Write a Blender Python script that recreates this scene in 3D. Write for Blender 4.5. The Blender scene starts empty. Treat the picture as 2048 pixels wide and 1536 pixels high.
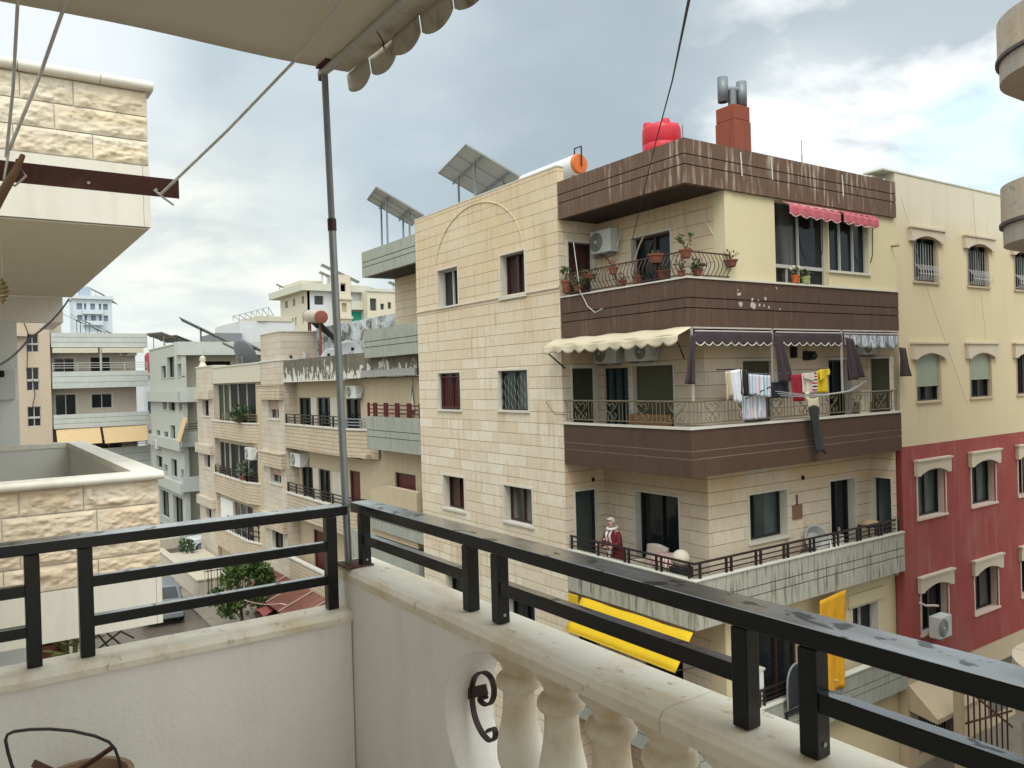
import bpy, math, random
from mathutils import Vector, Matrix, noise as mnoise
RN = random.Random(11)
SC = bpy.context.scene; COL = SC.collection
PI = math.pi
GZ = -10.8          # street level; the camera's eye is the origin

# ------------------------------------------------------------------ camera
FPX = 1601.14
YAW, PIT, ROL = [math.radians(a) for a in (55.4671, -0.3080, -1.6085)]
CF = Vector((math.cos(YAW)*math.cos(PIT), math.sin(YAW)*math.cos(PIT), math.sin(PIT)))
_r0 = Vector((math.sin(YAW), -math.cos(YAW), 0)); _u0 = _r0.cross(CF)
CR = _r0*math.cos(ROL)+_u0*math.sin(ROL); CU = -_r0*math.sin(ROL)+_u0*math.cos(ROL)
cam = bpy.data.cameras.new('camera'); co = bpy.data.objects.new('camera', cam); COL.objects.link(co)
co.matrix_world = Matrix(((CR.x, CU.x, -CF.x, 0), (CR.y, CU.y, -CF.y, 0), (CR.z, CU.z, -CF.z, 0), (0, 0, 0, 1)))
cam.sensor_width = 36; cam.lens = FPX/2048*36; cam.clip_start = .05; cam.clip_end = 4000
SC.camera = co

def ray(px, py): return CF + CR*((px-1024)/FPX) + CU*((768-py)/FPX)
def aX(px, py, v): d = ray(px, py); return d*(v/d.x)      # measured point on the plane X = v
def aY(px, py, v): d = ray(px, py); return d*(v/d.y)
def aZ(px, py, v): d = ray(px, py); return d*(v/d.z)
def sl(r, g, b, k=1.0):
    f = lambda c: (c/255/12.92 if c <= 10 else ((c/255+.055)/1.055)**2.4)*k
    return (f(r), f(g), f(b))

# ------------------------------------------------------------------ materials
class G:
    def __init__(s, name):
        s.m = bpy.data.materials.new(name); s.m.use_nodes = True; s.nt = s.m.node_tree; s.nt.nodes.clear()
        s.out = s.n('OutputMaterial'); s.b = s.n('BsdfPrincipled'); s.l(s.b.outputs[0], s.out.inputs[0])
        s.tc = s.n('TexCoord').outputs['Object']; s._uv = None
    def l(s, a, b): s.nt.links.new(a, b)
    def set(s, sock, v):
        if hasattr(v, 'is_linked') or isinstance(v, bpy.types.NodeSocket): s.l(v, sock)
        elif isinstance(v, (tuple, list)) and sock.type == 'RGBA': sock.default_value = (*v[:3], 1)
        else: sock.default_value = v
    def n(s, t, ins=None, **props):
        nd = s.nt.nodes.new('ShaderNode'+t)
        for k, v in props.items(): setattr(nd, k, v)
        for k, v in (ins or {}).items(): s.set(nd.inputs[k], v)
        return nd
    def mth(s, op, a, b=0.0, c=0.0): return s.n('Math', {0: a, 1: b, 2: c}, operation=op).outputs[0]
    def mix(s, f, a, b, bl='MIX'):
        return s.n('Mix', {0: f, 6: a, 7: b}, data_type='RGBA', blend_type=bl, clamp_factor=True).outputs[2]
    def sep(s, v): return s.n('SeparateXYZ', {0: v}).outputs
    def comb(s, x, y, z): return s.n('CombineXYZ', {0: x, 1: y, 2: z}).outputs[0]
    def sc(s, v, x, y=None, z=None):
        y = x if y is None else y; z = x if z is None else z
        return s.n('VectorMath', {0: v, 1: (x, y, z)}, operation='MULTIPLY').outputs[0]
    def noi(s, v, scale, detail=3, rough=.55, dist=0):
        return s.n('TexNoise', {'Vector': v, 'Scale': scale, 'Detail': detail, 'Roughness': rough, 'Distortion': dist}).outputs[0]
    def rmp(s, f, stops):
        nd = s.n('ValToRGB', {0: f}); e = nd.color_ramp.elements
        while len(e) < len(stops): e.new(.5)
        for i, (p, c) in enumerate(stops):
            e[i].position = p; e[i].color = (c, c, c, 1) if not isinstance(c, tuple) else (*c[:3], 1)
        return nd.outputs[0]
    def uv(s):
        if s._uv is None:
            nx, ny, nz = s.sep(s.n('NewGeometry').outputs['True Normal'])
            f = s.mth('GREATER_THAN', s.mth('ABSOLUTE', nx), .6)
            x, y, z = s.sep(s.tc)
            u = s.mth('ADD', s.mth('MULTIPLY', y, f), s.mth('MULTIPLY', x, s.mth('SUBTRACT', 1.0, f)))
            s._uv = s.comb(u, z, 0.0)
        return s._uv
    def strk(s, su=9, sv=.7, lo=.5, hi=.7, detail=4):   # rain streaks: noise stretched down the wall
        v = s.sc(s.uv(), su, sv, 1)
        return s.rmp(s.noi(v, 1.0, detail, .6), [(lo, 0.0), (hi, 1.0)])
    def bump(s, h, strength=.4, dist=.02):
        s.l(s.n('Bump', {'Height': h, 'Strength': strength, 'Distance': dist}).outputs[0], s.b.inputs['Normal'])
    def fin(s, col, rough=.8, spec=.3, metal=0.0):
        s.set(s.b.inputs['Base Color'], col); s.set(s.b.inputs['Roughness'], rough)
        s.set(s.b.inputs['Specular IOR Level'], spec); s.set(s.b.inputs['Metallic'], metal)
        return s.m
_MC = {}
def mat(name, col, rough=.7, var=.14, vs=2.5, streak=0.0, scol=(.05, .045, .04), su=9, sv=.7, slo=.5, shi=.72, bump=0.0, bs=40, metal=0.0, spec=.35, stain=0.0, stcol=(.2, .13, .07)):
    """painted, plastered or plain surface with broad mottling, optional streaks, stains and bump"""
    if name in _MC: return _MC[name]
    g = G(name)
    c = g.mix(g.noi(g.tc, vs, 5, .6), tuple(x*(1-var) for x in col), tuple(min(1, x*(1+var)) for x in col))
    c = g.mix(g.mth('MULTIPLY', g.noi(g.tc, 30, 2), .12), c, tuple(x*.55 for x in col))
    if stain: c = g.mix(g.mth('MULTIPLY', g.rmp(g.noi(g.tc, 1.3, 6, .65), [(.5, 0.0), (.68, 1.0)]), stain), c, stcol)
    if streak: c = g.mix(g.mth('MULTIPLY', g.strk(su, sv, slo, shi), streak), c, scol)
    if bump: g.bump(g.noi(g.tc, bs, 4, .6), bump, .01)
    _MC[name] = g.fin(c, rough, spec, metal)
    return _MC[name]
def stone(name, c1, c2, mortar, bw=.62, bh=.3, ms=.008, rockbump=0.0, streak=.25, scol=(.25, .17, .09), tint=None, off=0.0, voff=0.0, upright=.45, upper=None, zsplit=0.0, storey_tint=None):
    g = G(name)
    v = g.n('VectorMath', {0: g.uv(), 1: (off, voff, 0)}).outputs[0]
    br = g.n('TexBrick', {'Vector': v, 'Color1': c1, 'Color2': c2, 'Mortar': c1, 'Scale': 1.0, 'Mortar Size': ms, 'Mortar Smooth': .1, 'Bias': 0.0, 'Brick Width': bw, 'Row Height': bh}, offset=.37, offset_frequency=2, squash=.8, squash_frequency=3)
    c = br.outputs[0]; jf = br.outputs[1]
    vz = g.sep(v)[1]; fr = g.mth('FRACT', g.mth('DIVIDE', vz, bh))
    bed = g.mth('ADD', g.mth('LESS_THAN', fr, ms/bh), g.mth('GREATER_THAN', fr, 1-ms/bh))
    wob = g.rmp(g.noi(g.sc(g.uv(), .9, 9, 1), 1.0, 3), [(.3, .45), (.6, 1.0)])
    if upper:      # the higher storeys are more ochre than the lower ones
        zz = g.mth('ADD', g.sep(g.tc)[2], g.mth('MULTIPLY', g.noi(g.sc(g.uv(), .5, .35, 1), 1.0, 5, .6), 5.0))
        f = g.n('MapRange', {0: zz, 1: zsplit+1.0, 2: zsplit+4.5}).outputs[0]
        c = g.mix(g.mth('MULTIPLY', f, .8), c, g.mix(g.n('TexBrick', {'Vector': v, 'Color1': (0, 0, 0), 'Color2': (1, 1, 1), 'Mortar': (0, 0, 0), 'Scale': 1.0, 'Mortar Size': 0.0, 'Brick Width': bw, 'Row Height': bh}, offset=.37, offset_frequency=2, squash=.8, squash_frequency=3).outputs[0], upper, tuple(x*.84 for x in upper)))
    n1 = g.noi(g.tc, .55, 5, .6)
    c = g.mix(g.rmp(n1, [(.4, 0.0), (.66, .5)]), c, tint or tuple(x*.8 for x in c1))
    n2 = g.noi(g.sc(g.tc, 1, 1, 1.6), 7, 6, .65)
    c = g.mix(g.rmp(n2, [(.35, .30), (.6, 0.0)]), c, tuple(x*.62 for x in c2))
    ms_ = g.rmp(g.noi(g.tc, .8, 4), [(.42, .15), (.6, 1.0)])
    c = g.mix(g.mth('MULTIPLY', g.mth('MULTIPLY', g.strk(7, .45, .5, .68), streak), ms_), c, scol)
    if storey_tint:      # more orange toward the top of each storey
        ph = g.mth('FRACT', g.mth('DIVIDE', g.mth('SUBTRACT', g.sep(g.tc)[2], storey_tint[0]), storey_tint[1]))
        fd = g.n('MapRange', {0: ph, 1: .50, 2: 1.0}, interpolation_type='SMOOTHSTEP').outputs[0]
        c = g.mix(g.mth('MULTIPLY', fd, g.rmp(g.noi(g.sc(g.tc, .7, .7, 1.4), 1.0, 5, .6), [(.32, .05), (.62, .8)])), c, storey_tint[2])
    h = g.mth('SUBTRACT', 1.0, jf)
    if rockbump:
        rk = g.noi(g.sc(g.uv(), 3.0, 5.0, 1), 1.3, 8, .66, .5)
        c = g.mix(g.rmp(rk, [(.36, .55), (.45, 0.0)]), c, tuple(x*.42 for x in c1))
        c = g.mix(g.rmp(g.noi(g.sc(g.uv(), 1.3, 2.2, 1), 1.0, 3), [(.45, 0.0), (.62, .38)]), c, (.52, .36, .22))
        h = g.mth('MULTIPLY', rk, rockbump); g.bump(h, .6, .025)
    else:
        c = g.mix(g.mth('MULTIPLY', jf, upright), c, mortar)
        c = g.mix(g.mth('MULTIPLY', bed, wob), c, mortar)
        h = g.mth('ADD', g.mth('SUBTRACT', h, bed), g.mth('MULTIPLY', g.noi(g.tc, 22, 4), .25))
        g.bump(h, .5, .010)
    return g.fin(c, .85, .25)
def band_mat(name, base, light, dark, amt_l=.55, amt_d=.4):
    g = G(name)
    c = g.mix(g.noi(g.tc, 1.5, 4), tuple(x*.85 for x in base), tuple(x*1.15 for x in base))
    ms = g.rmp(g.noi(g.tc, .5, 3), [(.42, .1), (.62, 1.0)])
    c = g.mix(g.mth('MULTIPLY', g.mth('MULTIPLY', g.strk(8, .8, .52, .7), amt_l), ms), c, light)
    c = g.mix(g.mth('MULTIPLY', g.strk(13, 1.1, .5, .68), amt_d), c, dark)
    g.bump(g.noi(g.tc, 60, 3), .15, .01)
    return g.fin(c, .75, .3)
def glass(name, col=(.012, .016, .018), curtain=None, cs=14, rough=.10, amt=.9, spec=.28):
    g = G(name); c = col
    if curtain:
        f = g.noi(g.sc(g.uv(), cs, .25, 1), 1.0, 2)
        c = g.mix(g.rmp(f, [(.3, 0.0), (.7, 1.0)]), tuple(x*.5 for x in curtain), curtain)
        c = g.mix(g.rmp(g.noi(g.sc(g.uv(), .9, .12, 1), 1.0, 1), [(.5, 0.0), (.56, amt)]), col, c)
    g.bump(g.noi(g.tc, 1.7, 2), .05, .02)
    return g.fin(c, rough, spec)
def leafmat(name, a, b, c=None):
    g = G(name)
    k = g.mix(g.rmp(g.noi(g.tc, 3.2, 3), [(.35, 0.0), (.65, 1.0)]), a, b)
    if c: k = g.mix(g.rmp(g.noi(g.tc, 9, 2), [(.55, 0.0), (.7, .8)]), k, c)
    g.set(g.b.inputs['Subsurface Weight'], 0.0)
    return g.fin(k, .55, .35)

# ------------------------------------------------------------------ meshes
class MB:
    def __init__(s): s.v = []; s.f = []
    def add(s, vs, fs):
        o = len(s.v); s.v += [tuple(v) for v in vs]; s.f += [tuple(i+o for i in f) for f in fs]; return s
    def box(s, x0, x1, y0, y1, z0, z1):
        if x0 > x1: x0, x1 = x1, x0
        if y0 > y1: y0, y1 = y1, y0
        if z0 > z1: z0, z1 = z1, z0
        return s.add([(x0,y0,z0),(x1,y0,z0),(x1,y1,z0),(x0,y1,z0),(x0,y0,z1),(x1,y0,z1),(x1,y1,z1),(x0,y1,z1)],
                     [(0,3,2,1),(4,5,6,7),(0,1,5,4),(1,2,6,5),(2,3,7,6),(3,0,4,7)])
    def beam(s, p, q, w, h, up=(0, 0, 1)):
        p, q = Vector(p), Vector(q); d = (q-p).normalized(); a = d.cross(Vector(up))
        if a.length < 1e-4: a = d.cross(Vector((1, 0, 0)))
        a.normalize(); b = a.cross(d); a *= w/2; b *= h/2
        return s.add([p-a-b, p+a-b, p+a+b, p-a+b, q-a-b, q+a-b, q+a+b, q-a+b], [(0,3,2,1),(4,5,6,7),(0,1,5,4),(1,2,6,5),(2,3,7,6),(3,0,4,7)])
    def tube(s, pts, r, n=8, cap=True, closed=False):
        pts = [Vector(p) for p in pts]; m = len(pts); rs = r if isinstance(r, (list, tuple)) else [r]*m
        vs = []; prev = None
        for i, p in enumerate(pts):
            a = pts[i-1] if (i > 0 or closed) else p
            b = pts[(i+1) % m] if (i < m-1 or closed) else p
            d = (b-a).normalized() if (b-a).length > 1e-9 else Vector((0, 0, 1))
            if prev is None:
                prev = d.orthogonal().normalized()
            prev = prev-d*prev.dot(d)
            if prev.length < 1e-6: prev = d.orthogonal()
            prev.normalize(); o = d.cross(prev)
            for k in range(n):
                t = 2*PI*k/n; vs.append(p+(prev*math.cos(t)+o*math.sin(t))*rs[i])
        fs = []
        for i in range(m if closed else m-1):
            j = (i+1) % m
            for k in range(n): fs.append((i*n+k, i*n+(k+1) % n, j*n+(k+1) % n, j*n+k))
        if cap and not closed: fs += [tuple(reversed(range(n))), tuple((m-1)*n+k for k in range(n))]
        return s.add(vs, fs)
    def lathe(s, c, prof, n=20, ax=None, cap=True):
        c = Vector(c); ax = Vector(ax or (0, 0, 1)).normalized(); e = ax.orthogonal().normalized(); f = ax.cross(e)
        if abs(ax.z) > .999: e = Vector((1, 0, 0)); f = Vector((0, 1, 0))*(1 if ax.z > 0 else -1)
        vs = [c+ax*z+(e*math.cos(2*PI*k/n)+f*math.sin(2*PI*k/n))*r for r, z in prof for k in range(n)]
        m = len(prof); fs = [(i*n+k, i*n+(k+1) % n, (i+1)*n+(k+1) % n, (i+1)*n+k) for i in range(m-1) for k in range(n)]
        if cap:
            fs += [tuple(reversed(range(n))), tuple((m-1)*n+k for k in range(n))]
        return s.add(vs, fs)
    def grid(s, fn, nu, nv):
        vs = [fn(i/nu, j/nv) for j in range(nv+1) for i in range(nu+1)]
        return s.add(vs, [(j*(nu+1)+i, j*(nu+1)+i+1, (j+1)*(nu+1)+i+1, (j+1)*(nu+1)+i) for j in range(nv) for i in range(nu)])
    def prism(s, poly, vec):                   # planar polygon swept along vec
        n = len(poly); vec = Vector(vec); vs = [Vector(p) for p in poly]+[Vector(p)+vec for p in poly]
        return s.add(vs, [tuple(reversed(range(n))), tuple(n+i for i in range(n))]+[(i, (i+1) % n, n+(i+1) % n, n+i) for i in range(n)])
    def quad(s, *p): return s.add(p, [tuple(range(len(p)))])
    def ball(s, c, r, n=10, sq=(1, 1, 1)):
        m = n//2+1
        vs = [(c[0]+r*sq[0]*math.sin(PI*j/m)*math.cos(2*PI*i/n), c[1]+r*sq[1]*math.sin(PI*j/m)*math.sin(2*PI*i/n), c[2]+r*sq[2]*math.cos(PI*j/m)) for j in range(m+1) for i in range(n)]
        return s.add(vs, [(j*n+i, (j+1)*n+i, (j+1)*n+(i+1) % n, j*n+(i+1) % n) for j in range(m) for i in range(n)])
    def build(s, name, m, parent=None, smooth=False, bev=0, local=False, label=None, cat=None, group=None, kind=None, thick=0, sub=0):
        vs = s.v
        if parent is not None and not local:
            r = parent
            while r.parent: r = r.parent
            o = Vector(r.location); rz = r.rotation_euler.z
            if rz:
                M = Matrix.Rotation(-rz, 3, 'Z'); vs = [M @ (Vector(v)-o) for v in vs]
            else: vs = [(v[0]-o.x, v[1]-o.y, v[2]-o.z) for v in vs]
        loc = None
        if parent is None and not local and vs:
            xs, ys, zs = zip(*vs); loc = Vector(((min(xs)+max(xs))/2, (min(ys)+max(ys))/2, min(zs)))
            vs = [(v[0]-loc.x, v[1]-loc.y, v[2]-loc.z) for v in vs]
        me = bpy.data.meshes.new(name); me.from_pydata([tuple(v) for v in vs], [], s.f); me.materials.append(m)
        o = bpy.data.objects.new(name, me); COL.objects.link(o)
        if parent is not None: o.parent = parent
        elif loc is not None: o.location = loc
        if smooth:
            me.polygons.foreach_set('use_smooth', [True]*len(me.polygons))
            if smooth != 'all': me.set_sharp_from_angle(angle=math.radians(38))
        if thick:
            md = o.modifiers.new('solid', 'SOLIDIFY'); md.thickness = thick; md.offset = 0
        if sub:
            md = o.modifiers.new('sub', 'SUBSURF'); md.levels = md.render_levels = sub
        if bev:
            md = o.modifiers.new('bevel', 'BEVEL'); md.width = bev; md.segments = 2; md.limit_method = 'ANGLE'
        if label: o['label'] = label
        if cat: o['category'] = cat; o['kind'] = 'thing'
        if group: o['group'] = group
        if kind: o['kind'] = kind
        return o
def thing(name, loc, label, cat, group=None, rz=0.0):
    o = bpy.data.objects.new(name, None); COL.objects.link(o); o.location = loc; o.rotation_euler = (0, 0, rz); o.empty_display_size = .2
    o['label'] = label; o['category'] = cat; o['kind'] = 'thing'
    if group: o['group'] = group
    return o
def copy_tree(o, loc, label=None, rz=None, scale=None):
    r = o.copy(); COL.objects.link(r); r.location = loc
    if label: r['label'] = label
    if rz is not None: r.rotation_euler = (0, 0, rz)
    if scale: r.scale = (scale,)*3
    for ch in o.children:
        c = ch.copy(); COL.objects.link(c); c.parent = r
        for g in ch.children:
            d = g.copy(); COL.objects.link(d); d.parent = c
    return r

# ------------------------------------------------------------------ walls and windows
class PL:
    """a wall plane: ax 'X' faces -X and runs along Y, ax 'Y' faces -Y and runs along X; d is depth into the wall"""
    def __init__(s, ax, c): s.ax = ax; s.c = c
    def p(s, u, d, z): return (s.c+d, u, z) if s.ax == 'X' else (u, s.c+d, z)
    def box(s, mb, u0, u1, d0, d1, z0, z1):
        return mb.box(s.c+d0, s.c+d1, u0, u1, z0, z1) if s.ax == 'X' else mb.box(u0, u1, s.c+d0, s.c+d1, z0, z1)
def wall(mb, pl, u0, u1, z0, z1, holes=(), depth=.22, caps=True):
    us = sorted({u0, u1, *[h[0] for h in holes], *[h[1] for h in holes]}); zs = sorted({z0, z1, *[h[2] for h in holes], *[h[3] for h in holes]})
    us = [u for u in us if u0 <= u <= u1]; zs = [z for z in zs if z0 <= z <= z1]
    for i in range(len(us)-1):
        for j in range(len(zs)-1):
            cu, cz = (us[i]+us[i+1])/2, (zs[j]+zs[j+1])/2
            if any(h[0] < cu < h[1] and h[2] < cz < h[3] for h in holes): continue
            mb.quad(pl.p(us[i], 0, zs[j]), pl.p(us[i+1], 0, zs[j]), pl.p(us[i+1], 0, zs[j+1]), pl.p(us[i], 0, zs[j+1]))
    for a, b, c, d in holes:
        a2, b2, c2, d2 = max(a, u0), min(b, u1), max(c, z0), min(d, z1)
        for (p, q) in (((a2, c2), (b2, c2)), ((b2, c2), (b2, d2)), ((b2, d2), (a2, d2)), ((a2, d2), (a2, c2))):
            mb.quad(pl.p(p[0], 0, p[1]), pl.p(q[0], 0, q[1]), pl.p(q[0], depth, q[1]), pl.p(p[0], depth, p[1]))
    if caps:
        for (p, q) in (((u0, z0), (u0, z1)), ((u1, z0), (u1, z1)), ((u0, z1), (u1, z1))):
            mb.quad(pl.p(p[0], 0, p[1]), pl.p(q[0], 0, q[1]), pl.p(q[0], depth, q[1]), pl.p(p[0], depth, p[1]))
    return mb
def window(root, pl, h, fm, gm, d=.16, cols=2, fw=.045, sm=None, sill=True, trim=None, door=False, name=None, tw=.07, split=None):
    """frame in the hole h with its pane, sill and stone trim"""
    u0, u1, z0, z1 = h; w = MB()
    pl.box(w, u0, u0+fw, d, d+.05, z0, z1); pl.box(w, u1-fw, u1, d, d+.05, z0, z1)
    pl.box(w, u0+fw, u1-fw, d, d+.05, z1-fw, z1); pl.box(w, u0+fw, u1-fw, d, d+.05, z0, z0+fw)
    for k in range(1, cols):
        m = u0+(u1-u0)*(split if split else k/cols); pl.box(w, m-fw*.6, m+fw*.6, d-.008, d+.045, z0+fw, z1-fw)
    o = w.build(name or ('door' if door else 'window'), fm, root)
    MB().quad(pl.p(u0, d+.06, z0), pl.p(u1, d+.06, z0), pl.p(u1, d+.06, z1), pl.p(u0, d+.06, z1)).build('pane', gm, o)
    if trim:
        t = MB(); pl.box(t, u0-tw, u0-.002, -.02, .03, z0, z1+tw); pl.box(t, u1+.002, u1+tw, -.02, .03, z0, z1+tw); pl.box(t, u0-.002, u1+.002, -.02, .03, z1+.002, z1+tw)
        for (a, b, c, e) in ((u0, u0+.006, z0, z1), (u1-.006, u1, z0, z1), (u0+.006, u1-.006, z1-.006, z1)): pl.box(t, a, b, .03, d-.001, c, e)
        t.build('surround', trim, o)
    if sill and not door:
        t = MB(); pl.box(t, u0-tw-.02, u1+tw+.02, -.05, d-.01, z0-.055, z0+.003); t.build('sill', trim or sm, o)
    return o
# ------------------------------------------------------------------ daylight
W = bpy.data.worlds.new('World'); SC.world = W; W.use_nodes = True
SC.view_settings.view_transform = 'Standard'; SC.view_settings.look = 'None'; SC.view_settings.exposure = 0; SC.view_settings.gamma = 1
SUN_AZ, SUN_EL = math.radians(234), math.radians(56)      # direction the light comes from, measured from +X
def build_world():
    nt = W.node_tree; nt.nodes.clear(); g = G.__new__(G); g.nt = nt; g._uv = None
    out = g.n('OutputWorld'); bg = g.n('Background'); g.l(bg.outputs[0], out.inputs[0])
    sky = g.n('TexSky', sky_type='NISHITA', sun_disc=False, sun_elevation=SUN_EL, sun_rotation=PI/2-SUN_AZ, air_density=1.0, dust_density=2.0)
    d = g.n('VectorMath', {0: g.n('TexCoord').outputs['Generated']}, operation='NORMALIZE').outputs[0]
    x, y, z = g.sep(d)
    k = g.mth('ADD', g.mth('MAXIMUM', z, 0.0), .22)
    cv = g.comb(g.mth('DIVIDE', x, k), g.mth('DIVIDE', y, k), g.mth('MULTIPLY', z, .6))
    n1 = g.noi(cv, .85, 7, .52, .35); n2 = g.noi(cv, 2.0, 7, .55, .2)
    def spot(px, py, lo, hi):
        v = ray(px, py).normalized()
        dt = g.n('VectorMath', {0: d, 1: tuple(v)}, operation='DOT_PRODUCT').outputs['Value']
        return g.n('MapRange', {0: dt, 1: math.cos(math.radians(hi)), 2: math.cos(math.radians(lo))}, interpolation_type='SMOOTHSTEP').outputs[0]
    n3 = g.noi(cv, .45, 4, .5, .4)
    c = g.mix(g.rmp(n1, [(.38, 0.0), (.60, 1.0)]), (.355, .425, .45), (.58, .66, .685))
    c = g.mix(g.mth('MULTIPLY', g.rmp(n2, [(.50, 0.0), (.72, 1.0)]), .55), c, (.74, .79, .80))
    c = g.mix(g.rmp(n3, [(.42, .75), (.56, 0.0)]), c, (.325, .39, .415))
    low = g.n('MapRange', {0: z, 1: .22, 2: .02}, interpolation_type='SMOOTHSTEP').outputs[0]
    c = g.mix(g.mth('MULTIPLY', low, .6), c, (.70, .77, .77))
    c = g.mix(g.mth('MULTIPLY', spot(470, 540, 1, 12), g.rmp(n2, [(.38, .35), (.58, 1.0)])), c, (.86, .86, .77))
    c = g.mix(g.mth('MULTIPLY', spot(100, 110, 1, 9), .7), c, (.86, .89, .89))
    c = g.mix(g.mth('MULTIPLY', spot(700, 260, 3, 12), .55), c, (.45, .53, .56))
    c = g.mix(g.mth('MULTIPLY', spot(1250, 90, 3, 14), g.rmp(n1, [(.42, .85), (.58, .25)])), c, (.345, .41, .44))
    rb = g.mth('MULTIPLY', spot(1830, 190, 3, 17), g.rmp(n2, [(.40, .1), (.53, 1.0)]))
    c = g.mix(rb, c, (1.02, 1.02, 1.0))
    c = g.mix(g.mth('MULTIPLY', spot(1600, 300, 1, 8), g.rmp(n2, [(.36, .3), (.5, 1.0)])), c, (.95, .97, .95))
    c = g.mix(g.mth('MULTIPLY', spot(1940, 285, 1.0, 5), .7), c, (.62, .86, .95))
    # overcast sky: brighter toward the zenith, boosted behind the camera as added fill
    sv = (math.cos(SUN_AZ)*math.cos(SUN_EL), math.sin(SUN_AZ)*math.cos(SUN_EL), math.sin(SUN_EL))
    up = g.n('MapRange', {0: z, 1: .48, 2: .9, 3: 1.0, 4: 1.7}, interpolation_type='SMOOTHSTEP').outputs[0]
    sd = g.n('MapRange', {0: g.n('VectorMath', {0: d, 1: sv}, operation='DOT_PRODUCT').outputs['Value'], 1: .0, 2: .9, 3: 1.0, 4: 3.0}, interpolation_type='SMOOTHSTEP').outputs[0]
    c = g.n('VectorMath', {0: c, 'Scale': g.mth('MULTIPLY', up, sd)}, operation='SCALE').outputs[0]
    c = g.mix(g.mth('SUBTRACT', sd, 1.0), c, g.n('VectorMath', {0: c, 1: (1.08, 1.0, .93)}, operation='MULTIPLY').outputs[0])
    nis = g.n('VectorMath', {0: sky.outputs[0], 'Scale': .018}, operation='SCALE').outputs[0]
    tot = g.n('VectorMath', {0: g.n('VectorMath', {0: c, 'Scale': 1.17}, operation='SCALE').outputs[0], 1: nis}, operation='ADD').outputs[0]
    g.l(tot, bg.inputs[0]); bg.inputs[1].default_value = 1.0
build_world()
sun = bpy.data.lights.new('sun', 'SUN'); sun.energy = 1.45; sun.angle = math.radians(24); sun.color = (1, .95, .88)
so = bpy.data.objects.new('sun', sun); COL.objects.link(so); so.location = (-20, -20, 40)
so.rotation_euler = Vector((-math.cos(SUN_AZ)*math.cos(SUN_EL), -math.sin(SUN_AZ)*math.cos(SUN_EL), -math.sin(SUN_EL))).to_track_quat('-Z', 'Y').to_euler()

# ------------------------------------------------------------------ shared materials
m_white = mat('white_paint', (.70, .69, .66), .75, .06, stain=.12, stcol=(.42, .36, .28), bump=.12, bs=90)
m_bal_wall = mat('balcony_plaster', (.84, .79, .735), .8, .04, 1.2, stain=.14, stcol=(.44, .38, .29), streak=.16, scol=(.50, .42, .31), su=5, sv=.5, bump=.35, bs=45)
m_trim = mat('pale_stone_trim', (.56, .53, .46), .8, .1, bump=.1)
m_blackmetal = mat('black_metal', (.006, .0055, .0055), .3, .3, spec=.35)
m_darkmetal = mat('dark_iron', (.03, .026, .024), .5, .3)
m_rust = mat('rusty_iron', (.075, .026, .017), .75, .4, 5, stain=.6, stcol=(.17, .09, .055), bump=.4, bs=60)
m_steel = mat('galvanised_steel', (.30, .32, .33), .42, .2, 6, metal=.7)
m_steel_dull = mat('dull_grey_steel', (.20, .21, .22), .6, .25, 4)
m_rope = mat('grey_rope', (.55, .53, .49), .85, .3, 30)
m_cable = mat('dark_cable', (.03, .03, .032), .6)
m_whiteplastic = mat('white_plastic', (.62, .63, .62), .45, .06)
m_dark = mat('dark_interior', (.012, .011, .010), .9)

# coping of the balcony: pale marble with ochre weathering
def coping_mat():
    g = G('weathered_marble')
    c = g.mix(g.noi(g.tc, 5, 6, .65), (.68, .60, .48), (.82, .76, .65))
    c = g.mix(g.rmp(g.noi(g.sc(g.tc, 5, 2.2, 3), 1.4, 6, .66), [(.47, 0.0), (.68, .65)]), c, (.58, .43, .25))
    c = g.mix(g.rmp(g.noi(g.sc(g.tc, 16, 9, 9), 1.3, 6, .7), [(.60, 0.0), (.7, .75)]), c, (.30, .23, .15))
    g.bump(g.noi(g.tc, 60, 4), .25, .006)
    return g.fin(c, .6, .4)
m_coping = coping_mat()
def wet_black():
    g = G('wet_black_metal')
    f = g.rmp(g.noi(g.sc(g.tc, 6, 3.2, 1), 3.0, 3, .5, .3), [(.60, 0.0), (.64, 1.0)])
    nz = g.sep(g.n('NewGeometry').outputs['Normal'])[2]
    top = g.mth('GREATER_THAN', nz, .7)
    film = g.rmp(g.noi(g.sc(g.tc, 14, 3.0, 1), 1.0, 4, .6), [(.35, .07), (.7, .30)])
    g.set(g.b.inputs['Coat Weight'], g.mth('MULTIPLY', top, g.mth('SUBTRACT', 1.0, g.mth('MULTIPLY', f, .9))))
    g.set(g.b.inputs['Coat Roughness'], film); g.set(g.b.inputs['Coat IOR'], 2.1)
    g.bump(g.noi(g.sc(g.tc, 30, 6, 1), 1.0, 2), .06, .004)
    return g.fin(g.mix(g.mth('MULTIPLY', top, g.mth('SUBTRACT', 1.0, f)), (.006, .0055, .0055), (.05, .058, .062)), g.mix(top, (.30,)*3, (.22,)*3), .35)  # wet tops: grey-blue sky sheen painted into the base colour
m_wet = wet_black()

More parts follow.
